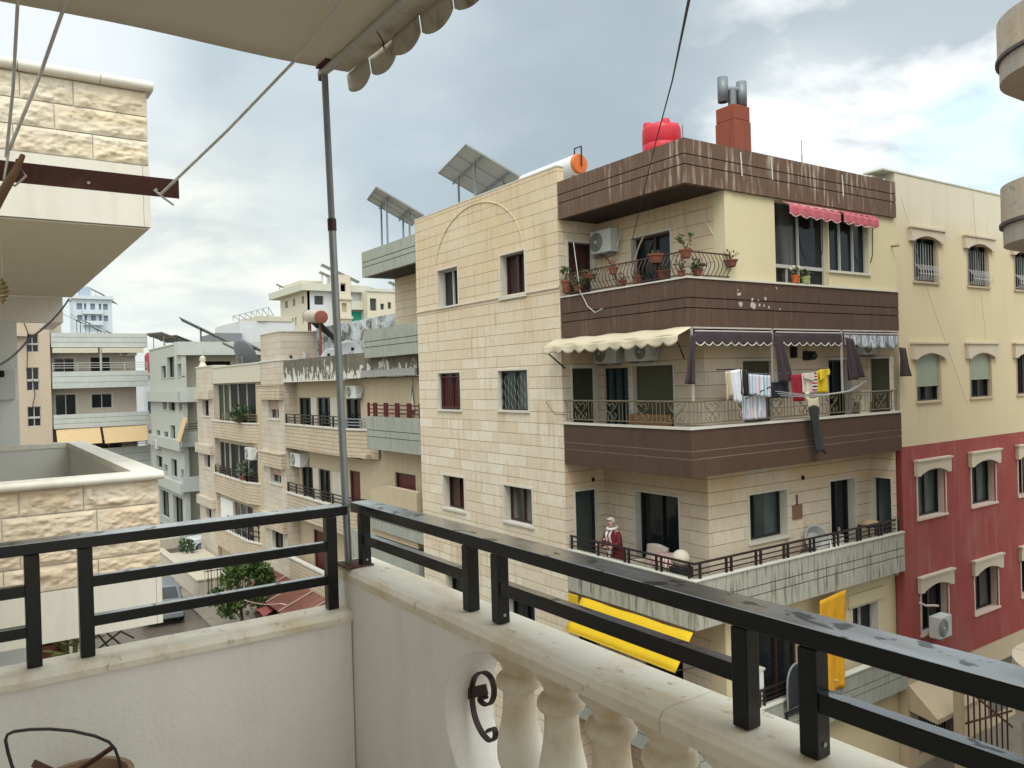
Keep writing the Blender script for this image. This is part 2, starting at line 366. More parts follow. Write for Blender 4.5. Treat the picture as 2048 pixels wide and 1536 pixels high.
# ------------------------------------------------------------------ our own building and balcony
def near_balcony():
    root = thing('balcony', (0, 1.5, -2.2), 'white balcony with marble coping and a stone baluster opening, where the picture is taken from', 'balcony')
    FZ = -1.97
    MB().box(-1.6, 1.76, -3.0, 3.86, FZ-.22, FZ).build('floor', mat('pale_floor_tile', (.58, .55, .50), .5, .1), root)
    # wall facing the street on the far side
    MB().box(-1.6, 1.54, 3.68, 3.84, FZ+.002, -1.135).build('parapet', m_bal_wall, root)
    cp = MB()
    prof = [(3.655, -1.15), (3.655, -1.125), (3.675, -1.104), (3.70, -1.10), (3.84, -1.10), (3.87, -1.11), (3.875, -1.15)]
    cp.prism([(-1.6, y, z) for y, z in prof], (3.15, 0, 0)); cp.build('coping', m_coping, root)
    # wall with the stadium opening: cross section swept in X between 1.545 and 1.765
    X0, X1, ZT, ZB = 1.545, 1.765, -.972, FZ
    yc, zc, ry, rz = 2.36, -1.30, .415, .328
    arc = [(yc+ry*math.cos(t), zc+rz*math.sin(t)) for t in [math.radians(a) for a in range(-88, 91, 8)]]
    w = MB(); Y0, Y1 = -3.0, 3.9
    for (x, fl) in ((X0, 0), (X1, 1)):
        # solid end: fan between the arc and the outer wall edge
        pts = [(x, y, z) for y, z in arc]
        for i in range(len(pts)-1):
            a, b = pts[i], pts[i+1]
            w.quad((x, Y1, a[2]), (x, Y1, b[2]), b, a)
        w.quad((x, Y1, ZB), (x, Y1, arc[0][1]), pts[0], (x, arc[0][0], ZB))
        w.quad((x, Y1, arc[-1][1]), (x, Y1, ZT), (x, arc[-1][0], ZT), pts[-1])
        w.quad((x, yc, ZT), (x, Y0, ZT), (x, Y0, zc+rz+.0), (x, yc, zc+rz))
        w.quad((x, yc, ZB), (x, Y0, ZB), (x, Y0, zc-rz), (x, yc, zc-rz))
    for i in range(len(arc)-1):
        (y0, z0), (y1, z1) = arc[i], arc[i+1]; w.quad((X0, y0, z0), (X1, y0, z0), (X1, y1, z1), (X0, y1, z1))
    w.quad((X0, yc, zc+rz), (X1, yc, zc+rz), (X1, Y0, zc+rz), (X0, Y0, zc+rz)); w.quad((X0, yc, zc-rz), (X1, yc, zc-rz), (X1, Y0, zc-rz), (X0, Y0, zc-rz))
    w.quad((X0, Y1, ZB), (X1, Y1, ZB), (X1, Y1, ZT), (X0, Y1, ZT)); w.quad((X0, Y0, ZT), (X1, Y0, ZT), (X1, Y1, ZT), (X0, Y1, ZT))
    w.build('parapet', m_bal_wall, root)
    prof = [(1.542, -.973), (1.54, -.935), (1.556, -.914), (1.585, -.91), (1.755, -.91), (1.775, -.92), (1.78, -.973)]
    cp = MB()
    for a, b in ((-3.0, -.6), (-.597, .85), (.853, 1.577), (1.58, 3.0), (3.003, 3.92)):
        cp.prism([(x, a, z) for x, z in prof], (0, b-a, 0))
    cp.build('coping', m_coping, root, bev=.002)
    # balusters: square top block dissolving into a vase
    for k in range(20):
        y = 2.425-.255*k; zt = zc+rz
        b = MB()
        pr = [(.118, 0), (.118, -.012), (.112, -.03), (.094, -.055), (.078, -.075), (.072, -.09), (.070, -.102), (.090, -.108), (.103, -.122), (.105, -.138), (.098, -.152), (.080, -.162), (.074, -.17),
              (.074, -.20), (.079, -.25), (.090, -.30), (.102, -.345), (.108, -.385), (.106, -.415), (.094, -.445), (.082, -.46), (.098, -.468), (.106, -.482), (.104, -.50), (.088, -.512), (.084, -.53), (.10, -.56), (.115, -.59), (.118, -.656)]
        b.lathe((1.66, y, zt), [(r*(.80 if -.6 < z < -.05 else .9), z) for r, z in reversed(pr)], 28); b.build('baluster', m_bal, root, smooth='all')
    return root
def baluster_mat():
    g = G('baluster_stone')
    c = g.mix(g.noi(g.tc, 9, 5, .6), (.74, .69, .58), (.84, .80, .71))
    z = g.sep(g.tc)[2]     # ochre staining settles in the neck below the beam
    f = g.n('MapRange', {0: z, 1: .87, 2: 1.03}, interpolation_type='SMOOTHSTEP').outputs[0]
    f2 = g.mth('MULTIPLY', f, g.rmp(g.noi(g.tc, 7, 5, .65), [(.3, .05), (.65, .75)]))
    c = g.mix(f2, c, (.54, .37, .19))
    c = g.mix(g.rmp(g.noi(g.sc(g.tc, 12, 12, 5), 1, 5, .65), [(.52, 0.0), (.74, .3)]), c, (.62, .48, .30))
    g.bump(g.noi(g.tc, 50, 3), .2, .005)
    return g.fin(c, .7, .35)
m_bal = baluster_mat()
near_balcony()

def our_house():
    r = thing('apartment_building', (-1.8, 0, GZ), 'cream house wall behind the viewer that carries the white balcony', 'apartment building')
    m = mat('house_cream', (.78, .75, .68), .85)
    MB().box(-2.4, -1.62, -8, 9.2, GZ, 2.6).build('wall', m, r)
    MB().box(-1.615, 1.7, -8, 3.86, GZ, -2.2).build('lower_storey', m, r)
our_house()

# railings of black square tube
def railing_right():
    r = thing('metal_railing', (1.66, 1.5, -.905), 'black aluminium railing with wet top rail on the coping above the balusters', 'railing')
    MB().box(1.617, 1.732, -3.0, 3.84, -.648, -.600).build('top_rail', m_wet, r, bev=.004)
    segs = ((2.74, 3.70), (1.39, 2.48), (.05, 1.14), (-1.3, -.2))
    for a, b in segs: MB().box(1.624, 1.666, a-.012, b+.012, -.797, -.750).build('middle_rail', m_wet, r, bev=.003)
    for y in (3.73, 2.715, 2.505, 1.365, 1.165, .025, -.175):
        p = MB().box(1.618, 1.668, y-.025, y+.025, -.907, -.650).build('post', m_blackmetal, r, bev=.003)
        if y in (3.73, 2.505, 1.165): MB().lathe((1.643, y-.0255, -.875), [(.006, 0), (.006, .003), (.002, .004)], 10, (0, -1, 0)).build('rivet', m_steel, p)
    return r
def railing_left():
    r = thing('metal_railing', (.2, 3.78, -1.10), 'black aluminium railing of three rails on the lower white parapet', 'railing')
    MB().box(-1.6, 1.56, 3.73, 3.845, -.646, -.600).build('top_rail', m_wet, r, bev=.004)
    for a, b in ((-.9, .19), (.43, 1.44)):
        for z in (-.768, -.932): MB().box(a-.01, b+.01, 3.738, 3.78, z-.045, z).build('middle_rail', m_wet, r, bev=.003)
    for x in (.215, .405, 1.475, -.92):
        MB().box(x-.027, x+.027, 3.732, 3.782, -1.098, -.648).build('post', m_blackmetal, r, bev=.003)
    return r
railing_right(); railing_left()

# pole that props the awning, its foot plate and tape collar
def awning_pole():
    b, t = Vector((1.585, 3.80, -.905)), Vector((1.475, 3.655, 1.50))
    r = thing('awning_pole', b, 'grey steel pole standing in the balcony corner and propping the awning', 'pole')
    mid = b.lerp(t, .70)
    MB().tube([b, mid], .0185, 14).build('lower_tube', m_steel, r, smooth=True)
    MB().tube([mid, t], .0160, 14).build('upper_tube', m_steel_dull, r, smooth=True)
    MB().tube([b.lerp(t, .688), b.lerp(t, .712)], .0215, 14).build('collar', mat('brown_tape', (.05, .022, .018), .5), r, smooth=True)
    MB().box(1.535, 1.68, 3.70, 3.87, -.909, -.900).build('foot_plate', m_rust, r, bev=.003)
    MB().tube([t+Vector((0, 0, -.03)), t+Vector((.02, -.01, .03)), t+Vector((.02, -.02, .06)), t+Vector((-.005, -.005, .05))], .006, 8).build('hook', m_rust, r)
awning_pole()

def awning():
    Z = 1.53
    r = thing('awning', (0, 1.0, Z), 'beige fabric awning overhead with scalloped edge, propped by the steel pole', 'awning')
    g = G('awning_cloth')
    c = g.mix(g.noi(g.tc, 1.6, 4), (.50, .45, .36), (.58, .53, .43))
    x, y, z = g.sep(g.tc)
    edge = g.n('MapRange', {0: x, 1: 1.40, 2: 1.64}).outputs[0]
    c = g.mix(g.mth('MULTIPLY', edge, g.rmp(g.noi(g.sc(g.tc, 3, 5, 2), 2.2, 6, .65), [(.50, 0.0), (.66, .7)])), c, (.20, .12, .06))
    g.bump(g.noi(g.sc(g.tc, 1, 2, 1), 3, 3), .3, .02)
    m = g.fin(c, .85, .2)
    tr = g.n('BsdfTranslucent', {0: c}); mx = g.n('MixShader', {0: .30}); g.l(g.b.outputs[0], mx.inputs[1]); g.l(tr.outputs[0], mx.inputs[2]); g.l(mx.outputs[0], g.out.inputs[0])
    def sh(u, v):
        X = -1.6+u*3.21; Y = -2.5+v*6.18; return (X, Y, Z+.006*math.sin(X*5+Y*3)+.004*math.sin(Y*9)+(0 if v < .999 else 0))
    MB().grid(sh, 24, 40).build('cloth', m, r, smooth='all', thick=.004)
    # scalloped valance hanging from the front hem
    v = MB(); n = 10; per = .255
    for k in range(24):
        y1 = 3.705-k*per
        def fn(a, b, y1=y1, k=k):
            y = y1-a*per; dz = .074+.032*math.sin(PI*min(1, max(0, a)))**.6
            return (1.61+.01*b+.010*math.sin(PI*a)*b+.008*math.sin(k*2.1), y, Z-.001-dz*b)
        v.grid(fn, n, 4)
    v.build('valance', m, r, smooth='all', thick=.002)
    MB().tube([(1.475, 3.70, Z-.028), (1.475, -2.5, Z-.028)], .019, 12).build('front_bar', mat('white_bar', (.42, .40, .35), .5, .2), r, smooth=True)
    MB().tube([(1.50, 3.12, Z-.03), (1.52, 3.1, Z-.08), (1.53, 3.12, Z-.10), (1.55, 3.16, Z-.08), (1.54, 3.15, Z-.06)], .003, 6).build('wire_hook', m_darkmetal, r)
    b = MB().box(1.44, 1.52, 3.55, 3.68, Z-.012, Z-.006); b.box(1.46, 1.49, 3.66, 3.70, Z-.06, Z-.012)
    b.build('bracket', m_rust, r)
awning()

# rusty angle iron carrying the clothes lines, with its ropes
def angle_iron():
    Y = 4.0; e = aY(358, 375, Y); s = aY(-60, 338, Y)
    r = thing('angle_iron', (e.x-.4, Y, e.z), 'rusty steel angle reaching out over the parapet to hold clothes lines', 'steel bracket')
    m = MB(); z = e.z
    m.box(-1.5, e.x, Y, Y+.006, z-.052, z+.036); m.box(-1.5, e.x, Y+.006, Y+.062, z+.030, z+.036)
    o = m.build('angle', m_rust, r)
    for px in (177, 312): p = aY(px, 358+(px-177)*.09, Y); MB().lathe((p.x, Y-.001, z-.022), [(.007, 0), (.007, .0015)], 10, (0, -1, 0)).build('bolt_hole', mat('hole_light', (.5, .5, .48), .8), r)
    return Y, z, e
AY, AZ_, AE = angle_iron()
def ropes():
    a = aY(322, 388, AY-.03); b = Vector((1.44, 3.2, 1.46)); c = aZ(700, -18, 1.46)
    p = [a+Vector((.02, 0, -.03)), a, a+Vector((.004, 0, .02))]
    m = MB(); e = aZ(585, 126, 1.485)
    m.tube([a, a.lerp(e, .5)+Vector((0, 0, -.012)), e, c], .0065, 8); m.tube([a, a+Vector((-.03, .0, .015)), a+Vector((.01, -.01, -.02)), a+Vector((.05, -.02, -.05))], .005, 6)
    m.build('clothes_rope', m_rope, smooth=True, label='taut grey rope running from the rusty angle up under the awning', cat='rope')
    Y = 3.97
    k = aY(12, 315, Y)
    m = MB(); m.tube([aZ(37, -25, 1.52), aY(26, 180, Y-.10), k], .0065, 8)
    m.build('clothes_rope', m_rope, smooth=True, label='upright grey rope nearest the left picture edge, above the rusty angle', cat='rope')
    m = MB(); m.tube([aZ(142, -25, 1.52), aY(80, 150, Y-.10), aY(18, 300, Y)], .0075, 8); m.tube([aY(18, 300, Y), aY(8, 360, Y-.02), aY(30, 372, Y-.03), aY(52, 352, Y-.03), aY(40, 335, Y-.03), aY(20, 372, Y-.03), aY(8, 392, Y-.03)], .005, 7)
    m.build('clothes_rope', m_rope, smooth=True, label='slanting grey rope knotted around the dry stick at the rusty angle', cat='rope')
    m = MB(); m.tube([aY(46, 310, Y-.02), aY(30, 345, Y-.03), aY(8, 380, Y-.05), aY(-25, 440, Y-.08)], [.010, .016, .019, .022], 10)
    m.tube([aY(30, 345, Y-.03), aY(34, 318, Y-.03)], [.008, .005], 6)
    m.build('stick', mat('dry_branch', (.17, .095, .045), .85, .4, 12, bump=.5), smooth=True, label='dry brown stick tied with rope at the left end of the rusty angle', cat='stick')
ropes()

# iron scroll fixed on the curved reveal of the opening
def scroll():
    m_ir = mat('brown_iron', (.035, .014, .012), .5, .3, 8)
    X = 1.655
    r = thing('iron_scroll_bracket', (X, 2.72, -1.27), 'brown wrought iron scroll bracket fixed in the curved end of the baluster opening', 'bracket')
    P = lambda px, py: aX(820+px*.29297, 1250+py*.29297, X)
    pts = [(520, 500), (498, 480), (478, 505), (492, 530), (525, 545), (555, 528), (572, 480), (572, 420), (552, 360), (515, 326), (480, 325), (448, 350), (428, 400), (423, 470), (430, 560), (448, 640), (480, 715), (515, 765), (548, 790), (575, 778), (584, 740), (572, 708), (545, 712), (532, 728)]
    q0 = [P(*a) for a in pts]; q = []
    for i in range(len(q0)-1):
        a, b, c, d = q0[max(0, i-1)], q0[i], q0[i+1], q0[min(len(q0)-1, i+2)]
        for k in range(5):
            t = k/5; q.append(.5*((2*b)+(c-a)*t+(2*a-5*b+4*c-d)*t*t+(3*b-a-3*c+d)*t**3))
    q.append(q0[-1]); m = MB(); vs = []
    for i, p in enumerate(q):
        d = (q[min(i+1, len(q)-1)]-q[max(i-1, 0)]).normalized(); n = d.cross(Vector((1, 0, 0))).normalized()*.0045; w = Vector((.011, 0, 0))
        vs += [p-n-w, p+n-w, p+n+w, p-n+w]
    m.add(vs, [(4*i+j, 4*i+(j+1) % 4, 4*i+4+(j+1) % 4, 4*i+4+j) for i in range(len(q)-1) for j in range(4)]+[(3, 2, 1, 0), tuple(len(vs)-4+j for j in range(4))])
    m.build('scroll', m_ir, r)
    a, b = P(300, 490), P(520, 440)
    MB().beam(a, b, .014, .042).build('bar', m_ir, r, bev=.002)
scroll()

# clay brazier with a wire handle on the balcony floor
def brazier():
    C0 = Vector((.33, 3.28, -1.665)); r = thing('brazier', C0, 'clay brazier pot with a wire carrying handle at the foot of the white parapet', 'brazier')
    m = mat('fired_clay', (.27, .17, .10), .8, .25, 6, stain=.5, stcol=(.42, .35, .26))
    L = [(.08, 0), (.11, .01), (.125, .1), (.145, .2), (.165, .255), (.165, .27), (.145, .27), (.125, .2), (.11, .12), (0.001, .12)]
    MB().lathe((0, 0, 0), L, 32, cap=False).build('pot', m, r, smooth=True, local=True)
    MB().lathe((0, 0, .13), [(.118, 0), (.118, .006)], 24).build('ash', mat('ash', (.5, .48, .45), .95), r, local=True)
    for k in range(3):
        a = 2*PI*k/3+.4; MB().tube([(.12*math.cos(a), .12*math.sin(a), .03), (.17*math.cos(a), .17*math.sin(a), -.300)], .011, 8).build('leg', m_darkmetal, r, local=True)
    rt = Vector((CR.x, CR.y, 0)).normalized()
    P = lambda px, py: aY(px, py, 3.28)-C0
    pts = [P(*a) for a in ((30, 1545), (24, 1532), (16, 1505), (11, 1480), (15, 1469), (28, 1463), (60, 1459), (100, 1458), (145, 1462), (190, 1472), (218, 1484), (230, 1498), (238, 1520), (243, 1545))]
    MB().tube(pts, .0055, 8).build('handle', m_darkmetal, r, local=True, smooth=True)
    a, b = P(226, 1494), P(150, 1546); MB().beam(a, b, .02, .008, tuple(rt)).build('poker', m_rust, r, local=True)
    a, b = P(66, 1526), P(110, 1546); MB().beam(a, b, .025, .006, tuple(rt)).build('grate_bar', m_rust, r, local=True)
brazier()
# ------------------------------------------------------------------ brown balconied block across the street
m_tile = stone('tan_stone_tiles', (.62, .51, .37), (.73, .65, .53), (.27, .19, .11), .95, .302, .0085, streak=.55, scol=(.42, .28, .14), tint=(.66, .57, .43), voff=.02, upright=.3, upper=(.60, .44, .26), zsplit=12.3)
m_tile_pale = stone('pale_stone_tiles', (.59, .50, .38), (.67, .59, .48), (.24, .17, .11), 1.1, .302, .008, streak=.3, scol=(.42, .29, .16), tint=(.54, .43, .30), voff=.02, upright=.3, storey_tint=(8.66, 3.14, (.55, .37, .19)))
m_cream = mat('cream_paint', (.60, .52, .33), .8, .05, .8, streak=.12, scol=(.45, .37, .22), stain=.1, stcol=(.5, .42, .28))
m_brown = band_mat('brown_band_weathered', (.120, .071, .046), (.56, .46, .36), (.05, .031, .022), .95, .4)
m_brown2 = band_mat('brown_band_streaked', (.088, .051, .034), (.23, .17, .12), (.045, .027, .019), .30, .5)
m_brown3 = band_mat('brown_band_smooth', (.078, .044, .028), (.16, .115, .08), (.042, .025, .017), .22, .45)
m_grayband = band_mat('grey_band_mossy', (.36, .35, .29), (.56, .54, .46), (.10, .10, .075), .5, .95)
m_grayband2 = band_mat('grey_band', (.30, .31, .265), (.42, .41, .34), (.15, .15, .12), .5, .55)
m_soffit = mat('dark_brown_soffit', (.045, .030, .024), .8)
m_fr_brown = mat('brown_window_frame', (.05, .022, .018), .45)
m_fr_dark = mat('dark_window_frame', (.018, .019, .020), .4)
m_fr_alu = mat('aluminium_frame', (.42, .41, .38), .45)
g_dark = glass('dark_glass')
g_cur = glass('dark_glass_curtain', (.014, .016, .017), (.11, .105, .095), 16)
g_cur2 = glass('dark_glass_pale_curtain', (.02, .022, .024), (.20, .19, .175), 12)
g_green = glass('greenish_glass', (.035, .05, .047), (.16, .19, .18), 8, amt=.6)
g_brown = glass('brown_curtain_glass', (.03, .014, .013), (.075, .035, .03), 22)
g_red = glass('red_curtain_glass', (.05, .014, .014), (.10, .03, .03), 22)
m_shut_g = mat('olive_shutter', (.075, .075, .045), .6)
m_shut_pale = mat('pale_green_shutter', (.30, .33, .25), .6)
def shutter(root, pl, u0, u1, z0, z1, m, d=.1, step=.055, name='shutter'):
    b = MB(); z = z0
    while z < z1-.005:
        pl.box(b, u0, u1, d+.006, d+.03, z, min(z+step-.012, z1)); pl.box(b, u0, u1, d+.014, d+.03, z+step-.012, min(z+step, z1)); z += step
    return b.build(name, m, root)
def grooved(root, boxes, z0, z1, gro, m, name='balcony_front', groove=None, skin=.018):
    """parapet band: boxes (x0,x1,y0,y1) split at the groove heights; a dark core shows in the joints"""
    b = MB(); zs = [z0]+[v for g_ in gro for v in (z1-(z1-z0)*g_-.012, z1-(z1-z0)*g_+.012)][::1]
    zs = sorted(zs)+[z1]
    for (x0, x1, y0, y1) in boxes:
        for i in range(0, len(zs), 2): b.box(x0, x1, y0, y1, zs[i], zs[i+1])
    o = b.build(name, m, root)
    c = MB()
    for (x0, x1, y0, y1) in boxes: c.box(x0+skin, x1-skin*.5, y0+skin, y1-skin*.5, z0+.004, z1-.004)
    c.build('groove', groove or mat('groove_shadow', (.03, .02, .015), .9), o)
    return o

def brown_block():
    XA, YB, XI, YM, XE, XC = 12.4, 11.54, 13.70, 12.30, 20.03, 20.32
    r = thing('apartment_building', (16, 14, GZ), 'tan stone apartment block with dark brown corner balconies facing the viewer', 'apartment building')
    pS = PL('X', XA)
    rows = [(20.74, 21.96, 2.32, 3.46), (17.27, 18.42, 2.26, 3.43), (20.77, 22.09, -.87, .26), (17.28, 18.67, -.84, .25), (20.71, 21.95, -3.94, -2.93), (17.23, 18.55, -3.92, -2.93), (20.71, 21.95, -7.1, -6.02), (17.23, 18.55, -7.1, -6.02)]
    b = wall(MB(), pS, 15.8, 23.4, GZ, 5.30, rows, .24, caps=False)
    b.quad((XA, 15.8, 4.9), (XA+.22, 15.8, 4.9), (XA+.22, 15.8, 5.3), (XA, 15.8, 5.3)); b.quad((XA, 15.8, 5.3), (XA+.22, 15.8, 5.3), (XA+.22, 23.4, 5.3), (XA, 23.4, 5.3)); b.quad((XA+.22, 15.8, 4.9), (XA+.22, 15.8, 5.3), (XA+.22, 23.4, 5.3), (XA+.22, 23.4, 4.9))
    b.quad((XA, 23.4, GZ), (XA, 23.4, 5.3), (XA+.3, 23.4, 5.3), (XA+.3, 23.4, GZ)); b.quad((XA+.3, 23.4, GZ), (XA+1.3, 23.4, GZ), (XA+1.3, 23.4, 4.9), (XA+.3, 23.4, 4.9))
    b.build('stone_wall', m_tile, r)
    MB().box(XA-.01, XA+.24, 15.78, 23.42, 5.302, 5.335).build('coping', m_trim, r)
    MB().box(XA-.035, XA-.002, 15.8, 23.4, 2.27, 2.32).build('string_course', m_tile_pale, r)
    # arch moulding over the upper windows
    for n_, (yc, ry, zb, rz, a0, a1) in enumerate(((19.68, 2.36, 3.46, 1.66, -8, 188),)):
        MB().tube([(XA-.008, yc+ry*math.cos(math.radians(a)), zb+rz*math.sin(math.radians(a))) for a in range(a0, a1, 7)], .018, 6).build('arch_moulding', m_tile, r, smooth=True)
    fr = [m_fr_alu, m_fr_brown, m_fr_brown, m_fr_brown, m_fr_brown, m_fr_brown, m_fr_dark, m_fr_dark]
    gl = [g_cur, g_brown, g_red, g_green, g_brown, g_cur2, g_dark, g_dark]
    for k, h in enumerate(rows):
        dd = .1 if k in (2, 3) else .2
        o = window(r, pS, h, fr[k], gl[k], dd, 2, .05, sill=True, trim=m_trim, tw=.05)
        if k == 2:      # upright bars
            q = MB()
            for i in range(12):
                u = h[0]+.08+(h[1]-h[0]-.16)*i/11; q.tube([pS.p(u, .05, h[2]+.04), pS.p(u, .05, h[3]-.1)], .009, 5)
            for z in (h[2]+.08, h[3]-.12): q.beam(pS.p(h[0]+.04, .05, z), pS.p(h[1]-.04, .05, z), .015, .03)
            q.build('grille', mat('dark_red_bars', (.09, .025, .022), .5), o)
        if k == 3:      # folding trellis gate
            q = MB(); n = 9
            for i in range(n):
                u = h[0]+.07+(h[1]-h[0]-.14)*i/(n-1)
                q.tube([pS.p(u+(.03 if j % 2 else -.03)*(1 if i % 2 else -1), .06, h[2]+.05+(h[3]-h[2]-.2)*j/6) for j in range(7)], .011, 5)
            q.build('grille', mat('green_grey_bars', (.16, .19, .16), .5), o)
    # far end of the block: grey fronted balconies beyond the stone wall
    pI2 = PL('X', XI)
    wl = wall(MB(), pI2, 23.4, 27.6, GZ, 4.8, [(24.4, 25.6, -2.0, .2), (24.4, 25.6, 1.2, 3.3)], .2); wl.box(XI+.21, 18, 27.4, 27.6, GZ, 4.8)
    wl.build('rear_wall', m_tile, r)
    for h in ((24.4, 25.6, -2.0, .2), (24.4, 25.6, 1.2, 3.3)): window(r, pI2, h, m_fr_dark, g_dark, .14, 2, door=True)
    for (z0, z1) in ((3.95, 4.88), (.95, 1.98), (-2.40, -1.20), (-5.35, -4.4)):
        grooved(r, [(XA, XA+.14, 23.42, 27.65), (XA+.14, XI, 27.5, 27.65)], z0, z1, (.42, .62), m_grayband2)
        MB().box(XA+.15, XI-.005, 23.42, 27.49, z0+.004, z0+.14).build('balcony_slab', m_soffit if z0 > 3 else m_grayband2, r)
    # stub wall behind the corner balconies, facing the viewer
    pD = PL('Y', 15.8)
    hd = [(12.71, 13.40, -5.1, -2.88), (12.72, 13.51, -1.95, .27), (12.70, 13.52, 1.15, 3.44), (12.72, 13.4, -8.2, -6.2)]
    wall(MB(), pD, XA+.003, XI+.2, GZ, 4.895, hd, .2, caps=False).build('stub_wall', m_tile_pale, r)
    window(r, pD, hd[0], m_fr_dark, g_green, .06, 1, .06, door=True, trim=m_trim, tw=.05)
    window(r, pD, hd[1], m_trim, glass('olive_blind_glass', (.05, .055, .035), None), .06, 1, .03, door=True, trim=m_trim, tw=.05)
    window(r, pD, hd[2], m_fr_brown, g_brown, .12, 1, .05, door=True, trim=m_trim, tw=.06)
    window(r, pD, hd[3], m_fr_brown, g_dark, .12, 1, .05, door=True)
    # long inner wall of the balconies
    pI = PL('X', XI)
    hi = [(13.2, 14.66, -5.1, -2.85), (13.26, 14.62, -1.95, .25), (14.80, 15.72, -1.95, .22), (13.24, 14.55, 1.15, 3.38), (13.2, 14.6, -8.2, -6.0)]
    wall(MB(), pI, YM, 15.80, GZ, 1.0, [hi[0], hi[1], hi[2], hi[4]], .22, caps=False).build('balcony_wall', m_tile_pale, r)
    wall(MB(), pI, 11.62, 15.80, 1.0, 4.9, [hi[3]], .22, caps=False).build('balcony_wall', m_tile, r)
    o = window(r, pI, hi[0], m_fr_dark, g_dark, .18, 2, .05, door=True, trim=m_trim, tw=.05)
    o = window(r, pI, hi[1], m_trim, g_dark, .18, 1, .03, door=True, trim=m_trim, tw=.05); shutter(o, pI, hi[1][0]+.03, hi[1][1]-.03, -1.9, .21, m_shut_g, .1)
    o = window(r, pI, hi[2], m_fr_dark, glass('blue_curtain_glass', (.05, .09, .10), (.13, .19, .20), 6, amt=1), .08, 3, .04, door=True)
    o = window(r, pI, hi[3], m_fr_brown, g_dark, .16, 2, .05, door=True, trim=m_trim, tw=.05)
    window(r, pI, hi[4], m_fr_brown, g_dark, .16, 2, .05, door=True)
    MB().tube([(XI+.004, 13.15+1.42*math.cos(math.radians(a)), 2.2+1.62*math.sin(math.radians(a))) for a in range(0, 186, 8)], .022, 6).build('arch_moulding', m_tile_pale, r, smooth=True)
    # right hand main wall under the overhang
    pM = PL('Y', YM)
    hm = [(15.09, 16.48, -3.97, -2.86), (18.25, 19.33, -5.1, -2.84), (14.98, 16.04, -1.2, .28), (18.30, 19.3, -1.95, .28)]
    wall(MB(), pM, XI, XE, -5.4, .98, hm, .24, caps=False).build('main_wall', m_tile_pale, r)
    o = window(r, pM, hm[0], m_fr_dark, g_green, .2, 2, .06, trim=m_trim, tw=.05, split=.3)
    window(r, pM, hm[1], m_fr_dark, g_dark, .2, 2, .06, door=True, trim=m_trim, tw=.05)
    o = window(r, pM, hm[2], m_trim, g_dark, .2, 1, .03, trim=m_trim, tw=.05); shutter(o, pM, hm[2][0]+.02, hm[2][1]-.02, -1.15, .25, m_shut_g, .06)
    window(r, pM, hm[3], m_fr_dark, g_dark, .2, 2, .06, door=True, trim=m_trim, tw=.05)
    pE = PL('X', XE)
    he = [(11.70, 12.20, -4.95, -2.88), (11.66, 12.22, -1.9, .29)]
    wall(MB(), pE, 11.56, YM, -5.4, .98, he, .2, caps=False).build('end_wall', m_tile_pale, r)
    window(r, pE, he[0], m_fr_dark, g_green, .12, 1, .05, door=True, trim=m_trim, tw=.04)
    o = window(r, pE, he[1], m_trim, g_dark, .12, 1, .03, door=True, trim=m_trim, tw=.04); shutter(o, pE, 11.68, 12.2, -1.85, .27, m_shut_g, .05)
    # cream upper storey flush with the front, with its glazed loggia
    pC = PL('Y', 11.62)
    hc = [(15.40, 17.42, 2.06, 3.95), (17.46, 19.13, 2.44, 3.92)]
    wall(MB(), pC, 13.95, 20.45, 2.0, 3.99, hc, .3, caps=False).box(13.685, 13.949, 11.605, 11.93, 2.0, 3.975).build('upper_wall', m_cream, r)
    o = window(r, pC, hc[0], m_fr_alu, g_cur, .12, 2, .03, sill=False)
    q = MB(); pC.box(q, 15.43, 17.35, .10, .165, 2.42, 2.50); pC.box(q, 15.95, 15.98, .115, .16, 2.08, 2.42); pC.box(q, 16.8, 16.83, .115, .16, 2.08, 2.42); q.build('transom', m_fr_alu, o)
    window(r, pC, hc[1], m_fr_alu, g_dark, .08, 3, .03, sill=True, sm=m_trim, tw=.03)
    MB().box(15.38, 19.2, 11.56, 11.80, 2.003, 2.055).build('ledge', m_trim, r)
    # cream ground storeys under the lowest grey balcony
    pG = PL('Y', 11.9)
    hg = [(14.2, 16.4, -8.2, -5.9), (18.45, 19.6, -7.2, -6.05)]
    wall(MB(), pG, XI, 20.45, GZ, -5.3, hg, .24, caps=False).box(13.69, 13.9, 11.905, 12.32, GZ, -5.32).build('lower_wall', m_cream, r)
    window(r, pG, hg[0], m_fr_brown, g_dark, .2, 3, .06, door=True); window(r, pG, hg[1], m_fr_alu, g_dark, .16, 2, .04, trim=m_trim, tw=.06)
    b = MB(); b.box(18.25, 19.85, 11.83, 11.898, -5.98, -5.68); b.box(18.3, 18.36, 11.85, 11.898, -6.04, -5.98); b.build('shutter_box', m_cream, r)
    # floors and parapet bands
    for z0, z1, gro, m, cop in ((3.97, 4.90, (.35, .58), m_brown, 0), (1.0, 2.0, (.40, .61), m_brown2, .035), (-2.14, -1.15, (.45, .62), m_brown3, .05), (-5.31, -4.30, (.40, .60), m_grayband, .03), (-8.40, -7.46, (.42, .62), m_grayband2, .03)):
        o = grooved(r, [(XA, XA+.14, YB, 15.775), (XA+.14, XC, YB, YB+.14)], z0, z1, gro, m, 'parapet' if z0 > 3 else 'balcony_front', groove=(mat('pale_groove', (.40, .30, .24), .9) if z0 == -2.14 else None))
        if cop: b = MB(); b.box(XA-.03, XA+.16, YB-.03, 15.775, z1+.002, z1+cop); b.box(XA+.16, XC, YB-.03, YB+.16, z1+.002, z1+cop); b.build('coping', m_trim, o)
